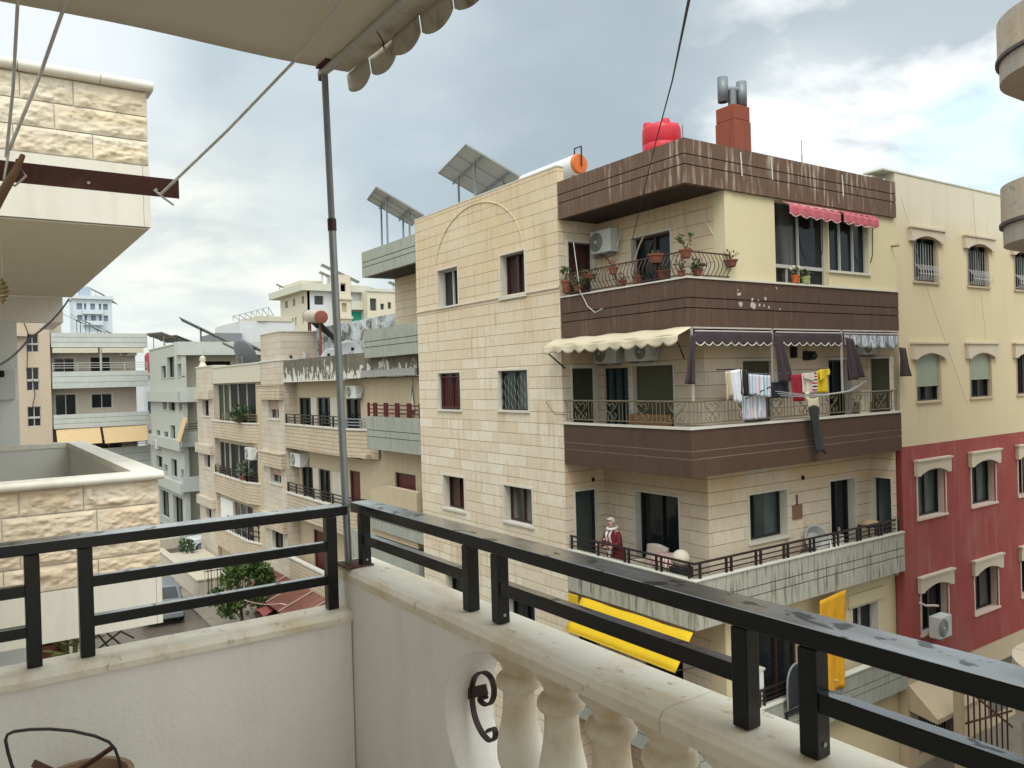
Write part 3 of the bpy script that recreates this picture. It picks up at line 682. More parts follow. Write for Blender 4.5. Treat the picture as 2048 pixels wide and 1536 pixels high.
        s_ = MB(); s_.box(XA+.15, XI-.005, YB+.15, 15.77, z0+.005, z0+.16); s_.box(XI-.004, XC-.002, YB+.15, YM-.005, z0+.005, z0+.16)
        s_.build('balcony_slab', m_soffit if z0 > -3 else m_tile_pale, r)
    MB().box(XA+.25, XC, YB+.14, 27.4, 4.80, 4.89).build('roof', mat('roof_concrete', (.3, .29, .27), .9), r)
    MB().box(14.2, 20.2, 14, 27.3, GZ, 4.79).build('core', m_dark, r)
    # white sealant runs down the roof parapet
    for px, yb in ((1481, 352), (1542, 360), (1684, 392)):
        a, c = aY(px, yb-48+(px-1481)*.03, YB-.006), aY(px+3, yb, YB-.006); k = Vector((a.x+.02, YB-.006, (a.z+c.z)/2))
        a.z = min(a.z, 4.88); MB().tube([a, k, c], .013, 5).build('sealant_run', m_whiteplastic, r)
    # flaked paint on the right face of the second band
    rn = random.Random(2); q = MB()
    for px, py, sz in ((1478, 588, .07), (1476, 580, .03), (1481, 607, .10), (1505, 598, .06), (1506, 611, .10), (1519, 610, .05), (1517, 600, .03), (1531, 597, .06), (1528, 611, .04), (1538, 615, .05), (1553, 576, .04), (1533, 578, .02), (1560, 618, .04)):
        c = aY(px, py, YB-.004); n = 9; rr = [sz*rn.uniform(.45, 1.1) for _ in range(n)]
        q.quad(*[(c.x+rr[i]*math.cos(2*PI*i/n), YB-.004, c.z+rr[i]*.8*math.sin(2*PI*i/n)) for i in range(n)])
    q.build('paint_flake', mat('bare_plaster', (.42, .38, .33), .9, .2, 9), r)
    return r
BB = brown_block()

# railings of the brown block (parts of the building)
def bb_railings():
    r = BB; XR, YR = 12.45, 11.6
    m_rn = mat('bronze_railing', (.16, .125, .075), .5, .3, 6); m_bl = mat('black_brown_railing', (.022, .014, .013), .45)
    # middle storey: ornate wrought iron
    o = MB().tube([(XR, 15.74, -.56), (XR, YR, -.56), (20.25, YR, -.56)], .022, 8).build('railing', m_rn, r)
    MB().tube([(XR, 15.74, -1.02), (XR, YR, -1.02), (20.25, YR, -1.02)], .014, 6).build('bottom_rail', m_rn, o)
    def bar(x, y): return [(x, y, -1.02), (x, y, -.56)]
    L = 15.74-YR; tot = L+20.25-XR
    def pt(s, z): return (XR, 15.74-s, z) if s < L else (XR+s-L, YR, z)
    s = .04; k = 0
    while s < tot:
        ph = s % 1.06
        if not .3 < ph < .86: MB().tube([pt(s, -1.02), pt(s, -.56)], .008, 5).build('bar', m_rn, o)
        s += .12
    def spiral(cx, cz, r0, t0, t1, n=16):
        return [(cx+r0*(1-.75*i/n)*math.cos(t0+(t1-t0)*i/n), cz+r0*(1-.75*i/n)*math.sin(t0+(t1-t0)*i/n)) for i in range(n+1)]
    s = .58
    while s < tot:
        q = MB()
        for sg in (-1, 1):
            for path in (spiral(sg*.10, -.70, .10, PI/2+sg*PI/2-sg*.2, PI/2+sg*PI/2-sg*5.2), spiral(sg*.14, -.92, .09, PI/2-sg*.4, PI/2-sg*5.6), [(0, -.84), (sg*.1, -.79), (sg*.2, -.72), (sg*.24, -.62), (sg*.2, -.57)], [(0, -.84), (sg*.06, -.92), (sg*.05, -1.01)]):
                q.tube([pt(min(tot-.01, max(.01, s+a)), c) for a, c in path], .010, 5)
        q.build('scroll', m_rn, o); s += 1.06
    q = MB().tube([(XR, 15.74, -.56), (XR, 16.35, -.56), (XR-.2, 16.3, -.60), (XR-.2, 15.95, -.9), (XR, 15.74, -.9)], .012, 5); q.build('drying_arm', m_rn, o)
    # top storey: bellied bars
    m_be = mat('rust_brown_railing', (.06, .028, .02), .55, .3)
    A = [(XR, 15.6, 2.57), (XR, YR, 2.57), (13.78, YR, 2.57)]
    o = MB().tube(A, .018, 7).build('railing', m_be, r)
    MB().tube([(x, y, 2.09) for x, y, z in A], .014, 6).build('bottom_rail', m_be, o)
    for i in range(33):
        y = 15.58-i*.122
        MB().tube([(XR-.13*math.sin(PI*t)**1.4*(1.1-.4*t) if t > 0 else XR, y, 2.09+.48*t) for t in (0, .12, .25, .4, .55, .7, .85, 1)], .009, 5).build('bar', m_be, o)
    for i in range(10):
        x = XR+.12+i*.125
        MB().tube([(x, YR-.13*math.sin(PI*t)**1.4*(1.1-.4*t) if t > 0 else YR, 2.09+.48*t) for t in (0, .12, .25, .4, .55, .7, .85, 1)], .009, 5).build('bar', m_be, o)
    # lower storey: black three rail fence with paired posts; the same on the lowest
    for (zt, zb, y1, x1) in ((-3.92, -4.27, 15.7, 20.25), (-7.05, -7.43, 15.7, 17.2)):
        o = MB().box(XR-.02, XR+.03, YR-.02, y1, zt-.04, zt).box(XR+.03, x1, YR-.02, YR+.03, zt-.04, zt).build('railing', m_bl, r)
        for z in (zt-.13, zt-.24): MB().box(XR-.008, XR+.014, YR+.012, y1-.02, z-.025, z).box(XR+.014, x1-.02, YR-.008, YR+.014, z-.025, z).build('middle_rail', m_bl, o)
        for y in (15.66, 14.66, 13.73, 13.59, 12.71, 12.56, 11.75):
            MB().box(XR-.018, XR+.026, y-.024, y+.024, zb, zt-.042).build('post', m_bl, o)
        for x in (12.62, 13.44, 13.60, 14.42, 14.58, 15.40, 15.55, 16.38, 16.53, 17.34, 17.48, 18.30, 18.44, 19.24, 19.38, 20.18):
            if x < x1: MB().box(x-.024, x+.024, YR-.018, YR+.026, zb, zt-.042).build('post', m_bl, o)
bb_railings()
# ------------------------------------------------------------------ yellow and red block on the right
m_hood = mat('hood_stone', (.55, .47, .36), .8, .08, bump=.15)
m_pinktrim = mat('pink_stone_trim', (.60, .46, .39), .8, .08)
m_beige_st = mat('beige_stucco', (.50, .40, .27), .85, .1, streak=.15, scol=(.3, .22, .13))
def yellow_mat():
    g = G('aged_yellow_paint'); z = g.sep(g.tc)[2]
    c = g.mix(g.noi(g.tc, .7, 5), (.54, .445, .285), (.62, .525, .355))
    zz = g.mth('ADD', z, g.mth('MULTIPLY', g.noi(g.sc(g.uv(), .8, .5, 1), 1.0, 4), 1.4))
    f = g.n('MapRange', {0: zz, 1: 15.0, 2: 15.8}).outputs[0]
    c = g.mix(g.mth('MULTIPLY', f, .85), c, (.62, .58, .47))
    c = g.mix(g.mth('MULTIPLY', g.strk(3, .25, .52, .75), .25), c, (.42, .34, .2))
    g.bump(g.noi(g.tc, 40, 4), .12, .01)
    return g.fin(c, .85, .2)
def red_mat():
    g = G('brick_red_paint')
    c = g.mix(g.noi(g.tc, .5, 5, .6), (.25, .044, .036), (.32, .072, .062))
    c = g.mix(g.mth('MULTIPLY', g.rmp(g.noi(g.sc(g.uv(), .9, .6, 1), 1, 5), [(.45, 0.0), (.7, .6)]), .8), c, (.33, .13, .12))
    c = g.mix(g.mth('MULTIPLY', g.strk(2.5, .22, .5, .72), .35), c, (.17, .045, .035))
    c = g.mix(g.mth('MULTIPLY', g.strk(5, .3, .56, .7), .25), c, (.42, .22, .19))
    g.bump(g.noi(g.tc, 40, 4), .12, .01)
    return g.fin(c, .8, .25)
def hood(o, pl, u0, u1, z0, z1, m, arch=.14):
    n = 10; a, b = u0+.2, u1-.2
    pts = [(u0, z1), (u0, z0), (a, z0)]+[(a+(b-a)*i/n, z0+.03+arch*math.sin(PI*i/n)) for i in range(n+1)]+[(b, z0), (u1, z0), (u1, z1)]
    for i in range(len(pts)): pass
    q = MB(); q.prism([pl.p(u, -.10, z) for u, z in pts], (0, .10, 0) if pl.ax == 'Y' else (.10, 0, 0))
    pl.box(q, u0-.03, u1+.03, -.14, -.001, z1+.001, z1+.05)
    return q.build('hood', m, o)
def red_yellow():
    r = thing('apartment_building', (26, 13, GZ), 'block painted yellow above and brick red below, with hooded windows', 'apartment building')
    p = PL('Y', 11.65); XS = [21.3, 24.22, 27.14, 30.1, 33.1]; ZL = -2.08
    up = [(x, x+1.26, 2.37, 3.58) for x in XS]+[(x, x+1.26, -.90, .36) for x in XS]
    lo = [(x-.08, x+1.36, -4.07, -2.80) for x in XS]+[(x-.04, x+1.36, -7.22, -5.96) for x in XS]
    wall(MB(), p, 20.48, 40, ZL, 5.2, up, .25).build('upper_wall', yellow_mat(), r)
    wall(MB(), p, 20.48, 40, -8.24, ZL, lo, .25).build('lower_wall', red_mat(), r)
    gr = [(21.0, 23.0, -10.5, -9.22), (24.8, 27.9, GZ, -8.9)]
    wall(MB(), PL('Y', 11.66), 20.48, 40, GZ, -8.24, gr, .5).build('ground_wall', m_beige_st, r)
    MB().box(20.46, 40, 12.2, 26, GZ, 5.0).box(19.9, 20.45, 11.95, 26, 4.2, 5.12).box(19.9, 40, 11.63, 12.21, 5.2, 5.24).build('core', mat('pale_roof_plaster', (.58, .56, .48), .9), r)
    wb = mat('white_bars', (.50, .5, .48), .5)
    for i, h in enumerate(up[:5]):
        o = window(r, p, h, m_fr_dark, g_dark, .09, 2, .04, trim=m_beige_st, tw=.03); hood(o, p, h[0]-.22, h[1]+.26, 3.44, 3.78, m_hood)
        q = MB()
        for k in range(9):
            u = h[0]+.08+k*.136
            q.tube([p.p(u, .02, 2.42), p.p(u+.02, -.16, 2.50), p.p(u+.02, -.15, 2.66), p.p(u, .0, 2.84)], .009, 5); q.tube([p.p(u, .06, 2.42), p.p(u, .06, 3.42)], .006, 4)
        q.beam(p.p(h[0], -.16, 2.56), p.p(h[1], -.16, 2.56), .014, .014); q.build('grille', wb if i < 4 else m_darkmetal, o)
    for i, h in enumerate(up[5:]):
        o = window(r, p, h, m_fr_dark, g_dark if i != 2 else g_brown, .10, 2, .04, trim=m_beige_st, tw=.03); hood(o, p, h[0]-.24, h[1]+.30, .24, .66, m_hood)
        if i != 2: shutter(o, p, h[0]+.02, h[1]-.02, -.90+(.40, .52, 0, .3, .6)[i], .36, m_shut_pale, .04, .062)
    for i, h in enumerate(lo):
        row = i//5; c = i % 5
        o = window(r, p, h, m_fr_dark, (g_green, g_cur)[row] if c < 2 else g_dark, .2, 2, .045, trim=m_pinktrim, tw=.055)
        hood(o, p, h[0]-.14, h[1]+.20, h[3]-.11, h[3]+.28, m_hood, .13)
        if c == 2:
            q = MB()
            for k in range(8): u = h[0]+.12+k*.17; q.tube([p.p(u, -.06, h[2]+.02), p.p(u, -.06, h[3]-.05)], .014, 5)
            q.build('grille', mat('pinkish_bars', (.55, .42, .36), .5), o)
    o = window(r, PL('Y', 11.66), gr[0], m_fr_dark, g_dark, .3, 1, .05, sill=False)
    q = MB()
    for k in range(14): q.tube([(21.08+k*.142, 11.78, -10.5), (21.08+k*.142, 11.78, -9.22)], .014, 5)
    q.build('grille', m_steel_dull, o)
    q = MB(); q.prism([(20.55, 11.655, -8.42), (20.55, 11.655, -9.1), (20.55, 10.9, -9.22), (20.55, 10.9, -9.1)], (2.6, 0, 0)); q.build('canopy', m_beige_st, r)
    q = MB(); pts = [(24.8, -9.3), (24.8, -8.6)]+[(24.8+3.1*i/10, -8.6+.42*math.sin(PI*i/10)) for i in range(11)]+[(27.9, -9.3), (27.6, -9.3)]+[(27.6-2.5*i/10, -9.3+.5*math.sin(PI*i/10)) for i in range(11)]
    MB().box(24.75, 28.0, 12.1, 12.15, GZ, -8.3).build('gate_recess', mat('grey_gate', (.16, .15, .12), .7), r)
    return r
red_yellow()

def curved_house():
    r = thing('apartment_building', (18, 3.5, GZ), 'stone apartment block at the right edge with round cornered balconies', 'apartment building')
    m_s = stone('grey_pink_stone', (.42, .35, .28), (.48, .41, .34), (.30, .24, .19), .42, .26, .012, rockbump=.5, streak=.3)
    m_p = mat('smooth_grey_stone', (.38, .33, .27), .8, .08, streak=.2)
    cx, cy, R0 = 16.62, 5.60, 1.6
    def ring(b, r_, z0, z1, x1=24):
        a = [(cx+r_*math.cos(t), cy+r_*math.sin(t)) for t in [PI*.5+PI*i/24 for i in range(25)]]
        b.prism([(x1, cy+r_, z0)]+[(x, y, z0) for x, y in a]+[(x1, cy-r_, z0)], (0, 0, z1-z0)); return b
    for (zt, zm, zb) in ((6.26, 5.55, 5.16), (3.26, 2.57, 2.20), (-5.35, -6.02, -6.4)):
        o = ring(MB(), R0, zm+.03, zt).build('balcony_front', m_s, r)
        ring(MB(), R0+.035, zm-.03, zm+.028).build('moulding', mat('dark_moulding', (.09, .075, .065), .7), o)
        ring(MB(), R0-.03, zb, zm-.032).build('balcony_slab', m_p, o)
    MB().box(17.2, 24, 1.5, 5.2, GZ, 8).build('wall', m_p, r)
    MB().tube([(cx+.1, cy+.3, -6.4), (cx+.1, cy+.3, GZ)], 1.25, 24).build('pillar', m_p, r, smooth=True)
    return r
curved_house()

# ------------------------------------------------------------------ neighbour on the left, rough stone balconies
m_rock = stone('rough_faced_stone', (.70, .58, .40), (.76, .67, .52), (.30, .23, .15), .74, .262, .010, rockbump=1.2, streak=.1, tint=(.68, .60, .50), off=.3, voff=-.06)
m_rock2 = stone('rough_faced_stone_low', (.72, .58, .42), (.78, .68, .54), (.26, .20, .14), .62, .256, .010, rockbump=1.2, streak=.1, tint=(.66, .55, .42), off=.1, voff=.11)
m_slabface = mat('pale_stone_slab', (.68, .64, .55), .8, .08, 1.2, streak=.25, scol=(.40, .34, .25), su=4, sv=.5, stain=.15, stcol=(.45, .38, .27), bump=.15)
def neighbour():
    r = thing('apartment_building', (0, 13, GZ), 'neighbouring house with two rough stone balconies at the left edge', 'apartment building')
    YF, X1 = 9.5, 1.77; Z0 = GZ
    # rough blocks as real relief: a displaced sheet per course
    def rock(z0, z1, rows, seed, m, name, jx):
        o = MB(); h = (z1-z0)/rows
        MB().box(-3, X1-.01, YF+.012, YF+.19, z0, z1).build(name, m_slabface, r)
        for k in range(rows):
            a = z0+k*h+.006; b = a+h-.012; x = X1; n = 0
            while x > -2.4:
                wd = jx[(k*3+n) % len(jx)]; x0 = x-wd
                def fn(u, v, x0=x0, wd=wd, a=a, b=b, k=k, n=n):
                    xx = x0+.005+(wd-.010)*u; zz = a+(b-a)*v
                    e = min(1, min(u*wd, (1-u)*wd, v*h, (1-v)*h)/.045)
                    q = Vector((xx*7.5+seed, zz*12, k*3.1+n*1.7)); dsp = .024*mnoise.fractal(q, .75, 2.2, 7)+.014*abs(mnoise.noise(q*2.1))
                    return (xx, YF-e*(.012+max(-.01, dsp)), zz)
                o.grid(fn, 44, 20); x = x0; n += 1
        w = o.build('stone_facing', m, r, smooth='all')
    # upper balcony
    rock(2.46, 3.27, 3, 2.0, m_rock, 'parapet', (.55, .72, .48, .9, .63))
    b = MB(); b.box(X1-.18, X1, YF+.2, 17, 2.46, 3.27); b.build('parapet', m_slabface, r)
    cp = MB(); c = [(YF-.06+.05*math.cos(t)+.0, 3.325+.05*math.sin(t)) for t in [PI/2+PI*i/8 for i in range(9)]]
    for a, e in ((-3, -.42), (-.414, .55), (.556, 1.3), (1.306, X1+.05)): cp.prism([(a, y, z) for y, z in c]+[(a, YF+.22, 3.275), (a, YF+.22, 3.375)], (e-a, 0, 0))
    cp.build('coping', m_coping_low, r)
    sl_ = MB()
    for a, e in ((-3, -.9), (-.896, .30), (.304, X1-.07), (X1-.066, X1)): sl_.box(a, e, YF-.004, YF+.1, 1.79, 2.455)
    sl_.box(-3, X1-.002, YF+.1, 17.0, 1.785, 2.44); sl_.build('slab_front', m_slabface, r)
    MB().box(-3, X1-.02, YF+.03, 17.0, 1.770, 1.784).build('soffit', mat('soffit_paint', (.66, .59, .47), .9, .05), r)
    MB().box(-3, 1.60, 17.0, 17.25, 1.30, 1.768).box(1.35, 1.60, 17.26, 19, 1.30, 1.768).build('beam', m_bal_wall, r)
    MB().box(-3, .86, 17.05, 17.3, -6, 1.299).build('rear_wall', mat('neighbour_white_wall', (.72, .73, .71), .85, .05), r)
    MB().box(-3, .80, 16.9, 17.045, -.10, .42).build('wall_box', mat('neighbour_white_box', (.58, .60, .60), .85, .05), r)
    # lower balcony
    rock(-2.04, -.985, 4, 7.0, m_rock2, 'parapet', (.62, .85, .5, .74, .58, .9))
    MB().box(-3, X1-.01, YF+.19, YF+.2, -2.04, -.985).build('parapet_lining', m_white, r)
    b = MB(); b.box(X1-.2, X1-.01, YF+.2, 16.3, -2.04, -.985); b.box(-3, X1-.01, 16.3, 16.5, -2.04, -.985); b.build('parapet', mat('neighbour_inner_white', (.66, .65, .61), .85, .05), r)
    c = [(YF-.05+.045*math.cos(t), -.94+.043*math.sin(t)) for t in [PI/2+PI*i/8 for i in range(9)]]
    cp = MB(); cp.prism([(-3, y, z) for y, z in c]+[(-3, YF+.22, -.983), (-3, YF+.22, -.897)], (3+X1+.04, 0, 0))
    cp.box(X1-.23, X1+.04, YF+.222, 16.52, -.983, -.899); cp.box(-3, X1-.232, 16.28, 16.52, -.983, -.899); cp.build('coping', m_coping_low, r)
    sl_ = MB(); sl_.box(-3, X1-.06, YF-.006, YF+.1, -2.57, -2.045); sl_.box(X1-.056, X1, YF-.006, YF+.1, -2.57, -2.045); sl_.box(-3, X1-.01, YF+.1, 16.5, -2.56, -2.045); sl_.build('slab_front', m_slabface, r)
    MB().box(-3.2, -1.2, 9.6, 22, GZ, 5).build('house_wall', m_slabface, r)
    # paved terrace under the lower balcony, with its pale blue end wall
    MB().box(-3, 2.0, 10.5, 20.4, -6.0, -5.6).box(-3, 1.9, 10.6, 20.2, GZ, -6.0).build('terrace', mat('terrace_paving', (.30, .27, .22), .85, .15), r)
    MB().box(-3, 1.02, 19.6, 19.8, -5.6, -2.6).build('terrace_wall', mat('pale_blue_wall', (.42, .50, .53), .85, .06), r)
    d = MB()   # lamp shaped wall decoration
    for x, z0, z1 in ((.78, -5.5, -5.0), (.45, -5.6, -5.15), (.33, -5.6, -5.2)):
        d.box(x-.012, x+.012, 19.588, 19.596, z0, z1)
    for s_ in (-1, 1): d.beam((.78, 19.592, -5.12), (.78+s_*.16, 19.592, -5.06), .012, .014, (0, 1, 0)); d.ball((.78+s_*.16, 19.59, -5.12), .045, 8, (1, .1, 1.4))
    d.build('wall_decal', m_steel_dull, r)
    return r
m_coping_low = mat('round_marble_coping', (.72, .68, .59), .55, .1, 4, stain=.35, stcol=(.42, .35, .25), streak=.2, scol=(.3, .27, .22), su=7, sv=4)
neighbour()

# ------------------------------------------------------------------ row of blocks down the street
m_rowstone = stone('row_stone', (.50, .43, .34), (.55, .49, .40), (.28, .22, .16), .9, .3, .008, streak=.5, scol=(.34, .26, .17), upright=.2)
m_rowstone2 = stone('row_stone_ochre', (.48, .39, .28), (.53, .45, .34), (.22, .16, .10), .9, .16, .012, streak=.4, scol=(.28, .19, .10), upright=.3)
m_rowwarm = mat('warm_recess_stone', (.47, .38, .26), .85, .1, streak=.3, scol=(.36, .25, .13))
m_rowcream = mat('row_cream', (.52, .48, .38), .85, .08, streak=.2, scol=(.40, .34, .25))
def moss_mat():
    g = G('mossy_concrete'); z = g.sep(g.tc)[2]
    c = g.mix(g.noi(g.tc, 1.2, 5), (.09, .082, .060), (.19, .17, .125))
    c = g.mix(g.mth('MULTIPLY', g.strk(5, .7, .5, .66), .7), c, (.045, .042, .032))
    low = g.n('MapRange', {0: z, 1: 11.75, 2: 11.1}).outputs[0]
    f = g.mth('ADD', g.noi(g.sc(g.uv(), 3.2, 1.5, 1), 1.0, 8, .72), g.mth('MULTIPLY', low, .16))
    c = g.mix(g.rmp(f, [(.60, 0.0), (.64, .9)]), c, (.60, .58, .52))
    g.bump(g.noi(g.tc, 20, 4), .3, .02)
    return g.fin(c, .9, .2)
m_moss = moss_mat()
m_peel = (lambda g: (g.bump(g.noi(g.tc, 9, 5), .4, .03), g.fin(g.mix(g.rmp(g.noi(g.tc, 1.5, 9, .75), [(.43, 0.0), (.48, .55), (.60, 1.0)]), (.12, .115, .09), (.52, .55, .56)), .9, .2))[1])(G('peeling_whitewash'))
def rail3(root, pts, zt, zb, m, name='railing', step=1.1, post=.05):
    b = MB()
    for i in range(len(pts)-1):
        a, c = Vector((*pts[i], 0)), Vector((*pts[i+1], 0))
        for z in (zt, zt-(zt-zb)*.35, zt-(zt-zb)*.68): b.beam(a+Vector((0, 0, z)), c+Vector((0, 0, z)), .035, .045)
    o = b.build(name, m, root)
    for i in range(len(pts)-1):
        a, c = Vector((*pts[i], 0)), Vector((*pts[i+1], 0)); n = max(1, round((c-a).length/step))
        for k in range(n+1):
            q = a.lerp(c, k/n); MB().box(q.x-post/2, q.x+post/2, q.y-post, q.y+post, zb-.06, zt-.02).build('post', m, o)
    return o
def solidband(root, pts, z0, z1, m, name='balcony_front', th=.16, cop=None):
    b = MB()
    for i in range(len(pts)-1):
        a, c = Vector((*pts[i], 0)), Vector((*pts[i+1], 0)); d = (c-a).normalized(); n = Vector((-d.y, d.x, 0))
        if n.x < 0: n = -n
        P_ = [a, c, c+n*th, a+n*th]; b.prism([(v.x, v.y, z0) for v in P_], (0, 0, z1-z0))
    o = b.build(name, m, root)
    if cop:
        b = MB()
        for i in range(len(pts)-1):
            a, c = Vector((*pts[i], 0)), Vector((*pts[i+1], 0)); d = (c-a).normalized(); n = Vector((-d.y, d.x, 0))
            if n.x < 0: n = -n
            P_ = [a-n*.04, c-n*.04, c+n*(th+.03), a+n*(th+.03)]; b.prism([(v.x, v.y, z1+.002) for v in P_], (0, 0, .07))
        b.build('coping', cop, o)
    return o
def block_b():
    r = thing('apartment_building', (15, 33, GZ), 'stone block with mossy roof parapet right behind the steel pole', 'apartment building')
    p = PL('X', 12.4); XR = 13.0
    bw = [(37.55, 39.17, -1.57, -.65), (37.5, 39.14, -4.69, -3.88), (37.5, 39.1, -7.9, -6.92)]
    wall(MB(), p, 36.8, 40.25, GZ, 1.2, bw, .3, caps=False).box(12.405, 13.0, 36.81, 36.99, GZ, 1.19).build('bay_wall', m_rowstone, r)
    MB().box(12.36, 13.2, 36.76, 40.29, 1.202, 1.27).build('coping', m_trim, r)
    for k, h in enumerate(bw):
        o = window(r, p, h, m_fr_alu if k < 2 else m_fr_brown, g_dark if k else g_brown, .15, 2, .05, trim=m_trim, tw=.06)
        q = MB(); z = (-.63, -3.88, -6.9)[k]; p.box(q, 36.82, 40.24, -.22, -.002, z, z+.66); p.box(q, 36.80, 40.26, -.26, -.002, z+.662, z+.72); q.build('shutter_box', m_rowstone2, r)
        if k < 2: MB().box(12.5, 12.53, h[0]+.06, h[1]-.06, h[2]+(.45 if k == 0 else .4), h[3]-.03).build('blind', mat('faded_rose_blind', (.40, .25, .19), .8), o)
    # roof storey with peeling whitewash
    MB().box(12.42, 14.3, 37.2, 40.2, 1.275, 2.56).build('roof_room', m_rowstone, r)
    MB().box(12.38, 14.4, 37.15, 40.25, 2.562, 2.62).build('coping', m_trim, r)
    MB().box(14.2, 20, 24.5, 37.19, 1.0, 2.75).build('roof_wall', m_peel, r)
    MB().box(12.56, 20, 24, 40.2, .25, .5).build('roof', mat('roof_screed', (.3, .29, .27), .9), r)
    solidband(r, [(12.4, 36.79), (12.4, 29.6), (12.66, 27.7), (12.66, 24.0)], .22, 1.18, m_moss, 'parapet', cop=None)
    MB().box(12.37, 12.6, 29.6, 36.79, .17, .218).build('drip_edge', m_trim, r)
    # recessed balcony walls
    hs = [(34.95, 36.5, -3.0, -.56), (32.65, 34.15, -3.0, -.54), (29.5, 30.95, -3.0, -.52), (34.9, 36.4, -6.1, -3.72), (32.9, 34.2, -6.1, -3.7), (29.75, 30.8, -6.0, -3.5), (25.0, 26.6, -5.5, -3.25), (33.6, 35.1, -9, -6.5)]
    wall(MB(), PL('X', XR), 24, 36.8, GZ, .2, hs, .3).build('recess_wall', m_rowwarm, r)
    for k, h in enumerate(hs):
        window(r, PL('X', XR), h, m_fr_dark if k < 5 else m_fr_brown, g_dark if k < 5 else glass('red_door', (.10, .022, .018), None, rough=.5), .05, 2 if k < 5 else 1, .06, door=True)
    for z in (-2.95, -6.1):
        for y0, y1 in ((34.2, 34.9), (31.6, 32.6)): MB().box(12.97, 12.999, y0, y1, z, z+2.4).build('pale_panel', m_rowcream, r)
    A = [(12.38, 36.78), (12.38, 29.8), (12.9, 27.75)]
    solidband(r, A, -2.86, -1.80, m_rowstone2, cop=m_trim); MB().box(12.56, 13.0, 28.2, 36.78, -2.85, -2.7).build('balcony_slab', m_rowwarm, r)
    rail3(r, [(12.44, 36.7), (12.44, 29.85)], -1.30, -1.72, m_blackmetal); rail3(r, [(12.46, 29.7), (12.9, 27.9)], -1.36, -1.72, m_steel)
    A = [(12.38, 36.78), (12.38, 30.2), (12.9, 28.6)]
    solidband(r, A, -6.0, -4.98, m_rowstone2, cop=m_trim)
    rail3(r, [(12.44, 36.7), (12.44, 30.2), (12.85, 27.9)], -4.48, -4.9, m_blackmetal)
    MB().box(12.56, 13.0, 28.2, 36.78, -5.98, -5.8).build('balcony_slab', m_rowwarm, r)
    b = MB(); b.prism([(12.5, 27.7, -5.6), (12.5, 27.7, -3.95), (12.5, 26.4, -3.7), (12.5, 24, -3.7), (12.5, 24, -5.6)], (.2, 0, 0)); b.build('stepped_parapet', m_rowwarm, r)
    solidband(r, [(12.39, 36.78), (12.39, 24)], -9.0, -8.0, m_rowstone2, cop=m_trim)
    MB().box(12.55, 13.0, 24, 36.78, -8.9, -8.75).build('balcony_slab', m_rowwarm, r)
    MB().box(12.5, 13.0, 24, 29.6, -6.9, -5.7).build('grey_band', m_grayband2, r)
    MB().box(13.31, 20, 24.2, 40.2, GZ, .24).build('core', m_dark, r)
    return r
block_b()
def block_c():
    r = thing('apartment_building', (15, 47, GZ), 'narrow stone block with glazed balconies and plants, third down the street', 'apartment building')
    p = PL('X', 12.4)
    bw = [(50.6, 52.2, -1.72, -.72), (50.65, 52.1, -4.90, -3.99), (50.75, 52.1, -8.05, -7.2)]
    wall(MB(), p, 49.5, 53.6, GZ, 1.3, bw, .3).build('bay_wall', m_rowstone, r)
    wall(MB(), PL('Y', 40.32), 12.5, 20, -9, 1.15, [], .1).build('side_wall', m_rowstone, r)
    for k, h in enumerate(bw):
        o = window(r, p, h, m_fr_brown, g_cur if k == 0 else g_brown, .2, 2, .05, trim=m_trim, tw=.06)
        q = MB(); z = (-.65, -4.0, -7.25)[k]; p.box(q, 49.7, 53.4, -.25, -.002, z, z+.55); q.build('shutter_box', m_rowstone, r)
    solidband(r, [(12.4, 49.48), (12.4, 40.3)], .26, 1.18, m_rowcream, 'parapet', cop=m_trim)
    MB().box(12.37, 13.2, 49.45, 53.65, 1.302, 1.37).build('coping', m_trim, r)
    MB().box(12.57, 20, 40.4, 53.5, .3, .55).build('roof', mat('roof_screed', (.3, .29, .27), .9), r)
    gg = glass('green_glass', (.03, .045, .025), (.07, .09, .05), 5, amt=.8, rough=.4, spec=.12); g_lo = glass('loggia_glass', (.016, .018, .017), (.05, .05, .045), 5, amt=.6, rough=.5, spec=.1)
    hs = [(46.9, 49.4, -2.9, .24), (41.9, 46.85, -2.9, .24), (47.2, 49.4, -6.2, -3.15), (41.9, 47.15, -6.2, -3.15), (43.0, 46.6, -9.2, -6.4)]
    wall(MB(), PL('X', 12.62), 40.3, 49.5, GZ, .26, hs, .3).build('recess_wall', m_rowwarm, r)
    for k, h in enumerate(hs): window(r, PL('X', 12.62), h, m_fr_alu, (gg, g_lo, g_lo, g_lo, g_cur)[k], .03, (2, 3, 2, 3, 3)[k], .05, door=True)
    MB().box(12.58, 12.615, 46.7, 49.3, -8.8, -6.5).build('white_panel', m_white, r)
    for (z0, z1, xe) in ((-2.92, -1.95, 12.25), (-6.16, -5.08, 12.25), (-9.3, -8.2, 12.25)):
        A = [(12.28, 49.5), (12.28, 42.9), (12.95, 40.3)]
        o = solidband(r, A, z0, z1, m_rowstone2, cop=m_trim)
        b = MB(); b.prism([(12.46, 49.4, z0+.01), (12.46, 42.9, z0+.01), (13.0, 40.5, z0+.01), (13.2, 49.4, z0+.01)], (0, 0, .15)); b.build('balcony_slab', m_rowwarm, r)
    rail3(r, [(12.35, 47.4), (12.35, 43.0), (12.9, 40.5)], -1.45, -1.85, mat('bronze_railing', (.16, .125, .075)))
    rail3(r, [(12.35, 49.3), (12.35, 43.0), (12.95, 40.5)], -4.55, -5.0, m_blackmetal)
    rail3(r, [(12.35, 47), (12.35, 43.0), (12.95, 40.5)], -7.3, -8.1, m_blackmetal, step=.5, post=.03)
    MB().box(12.95, 20, 40.5, 53.4, GZ, .25).build('core', m_dark, r)
    return r
block_c()
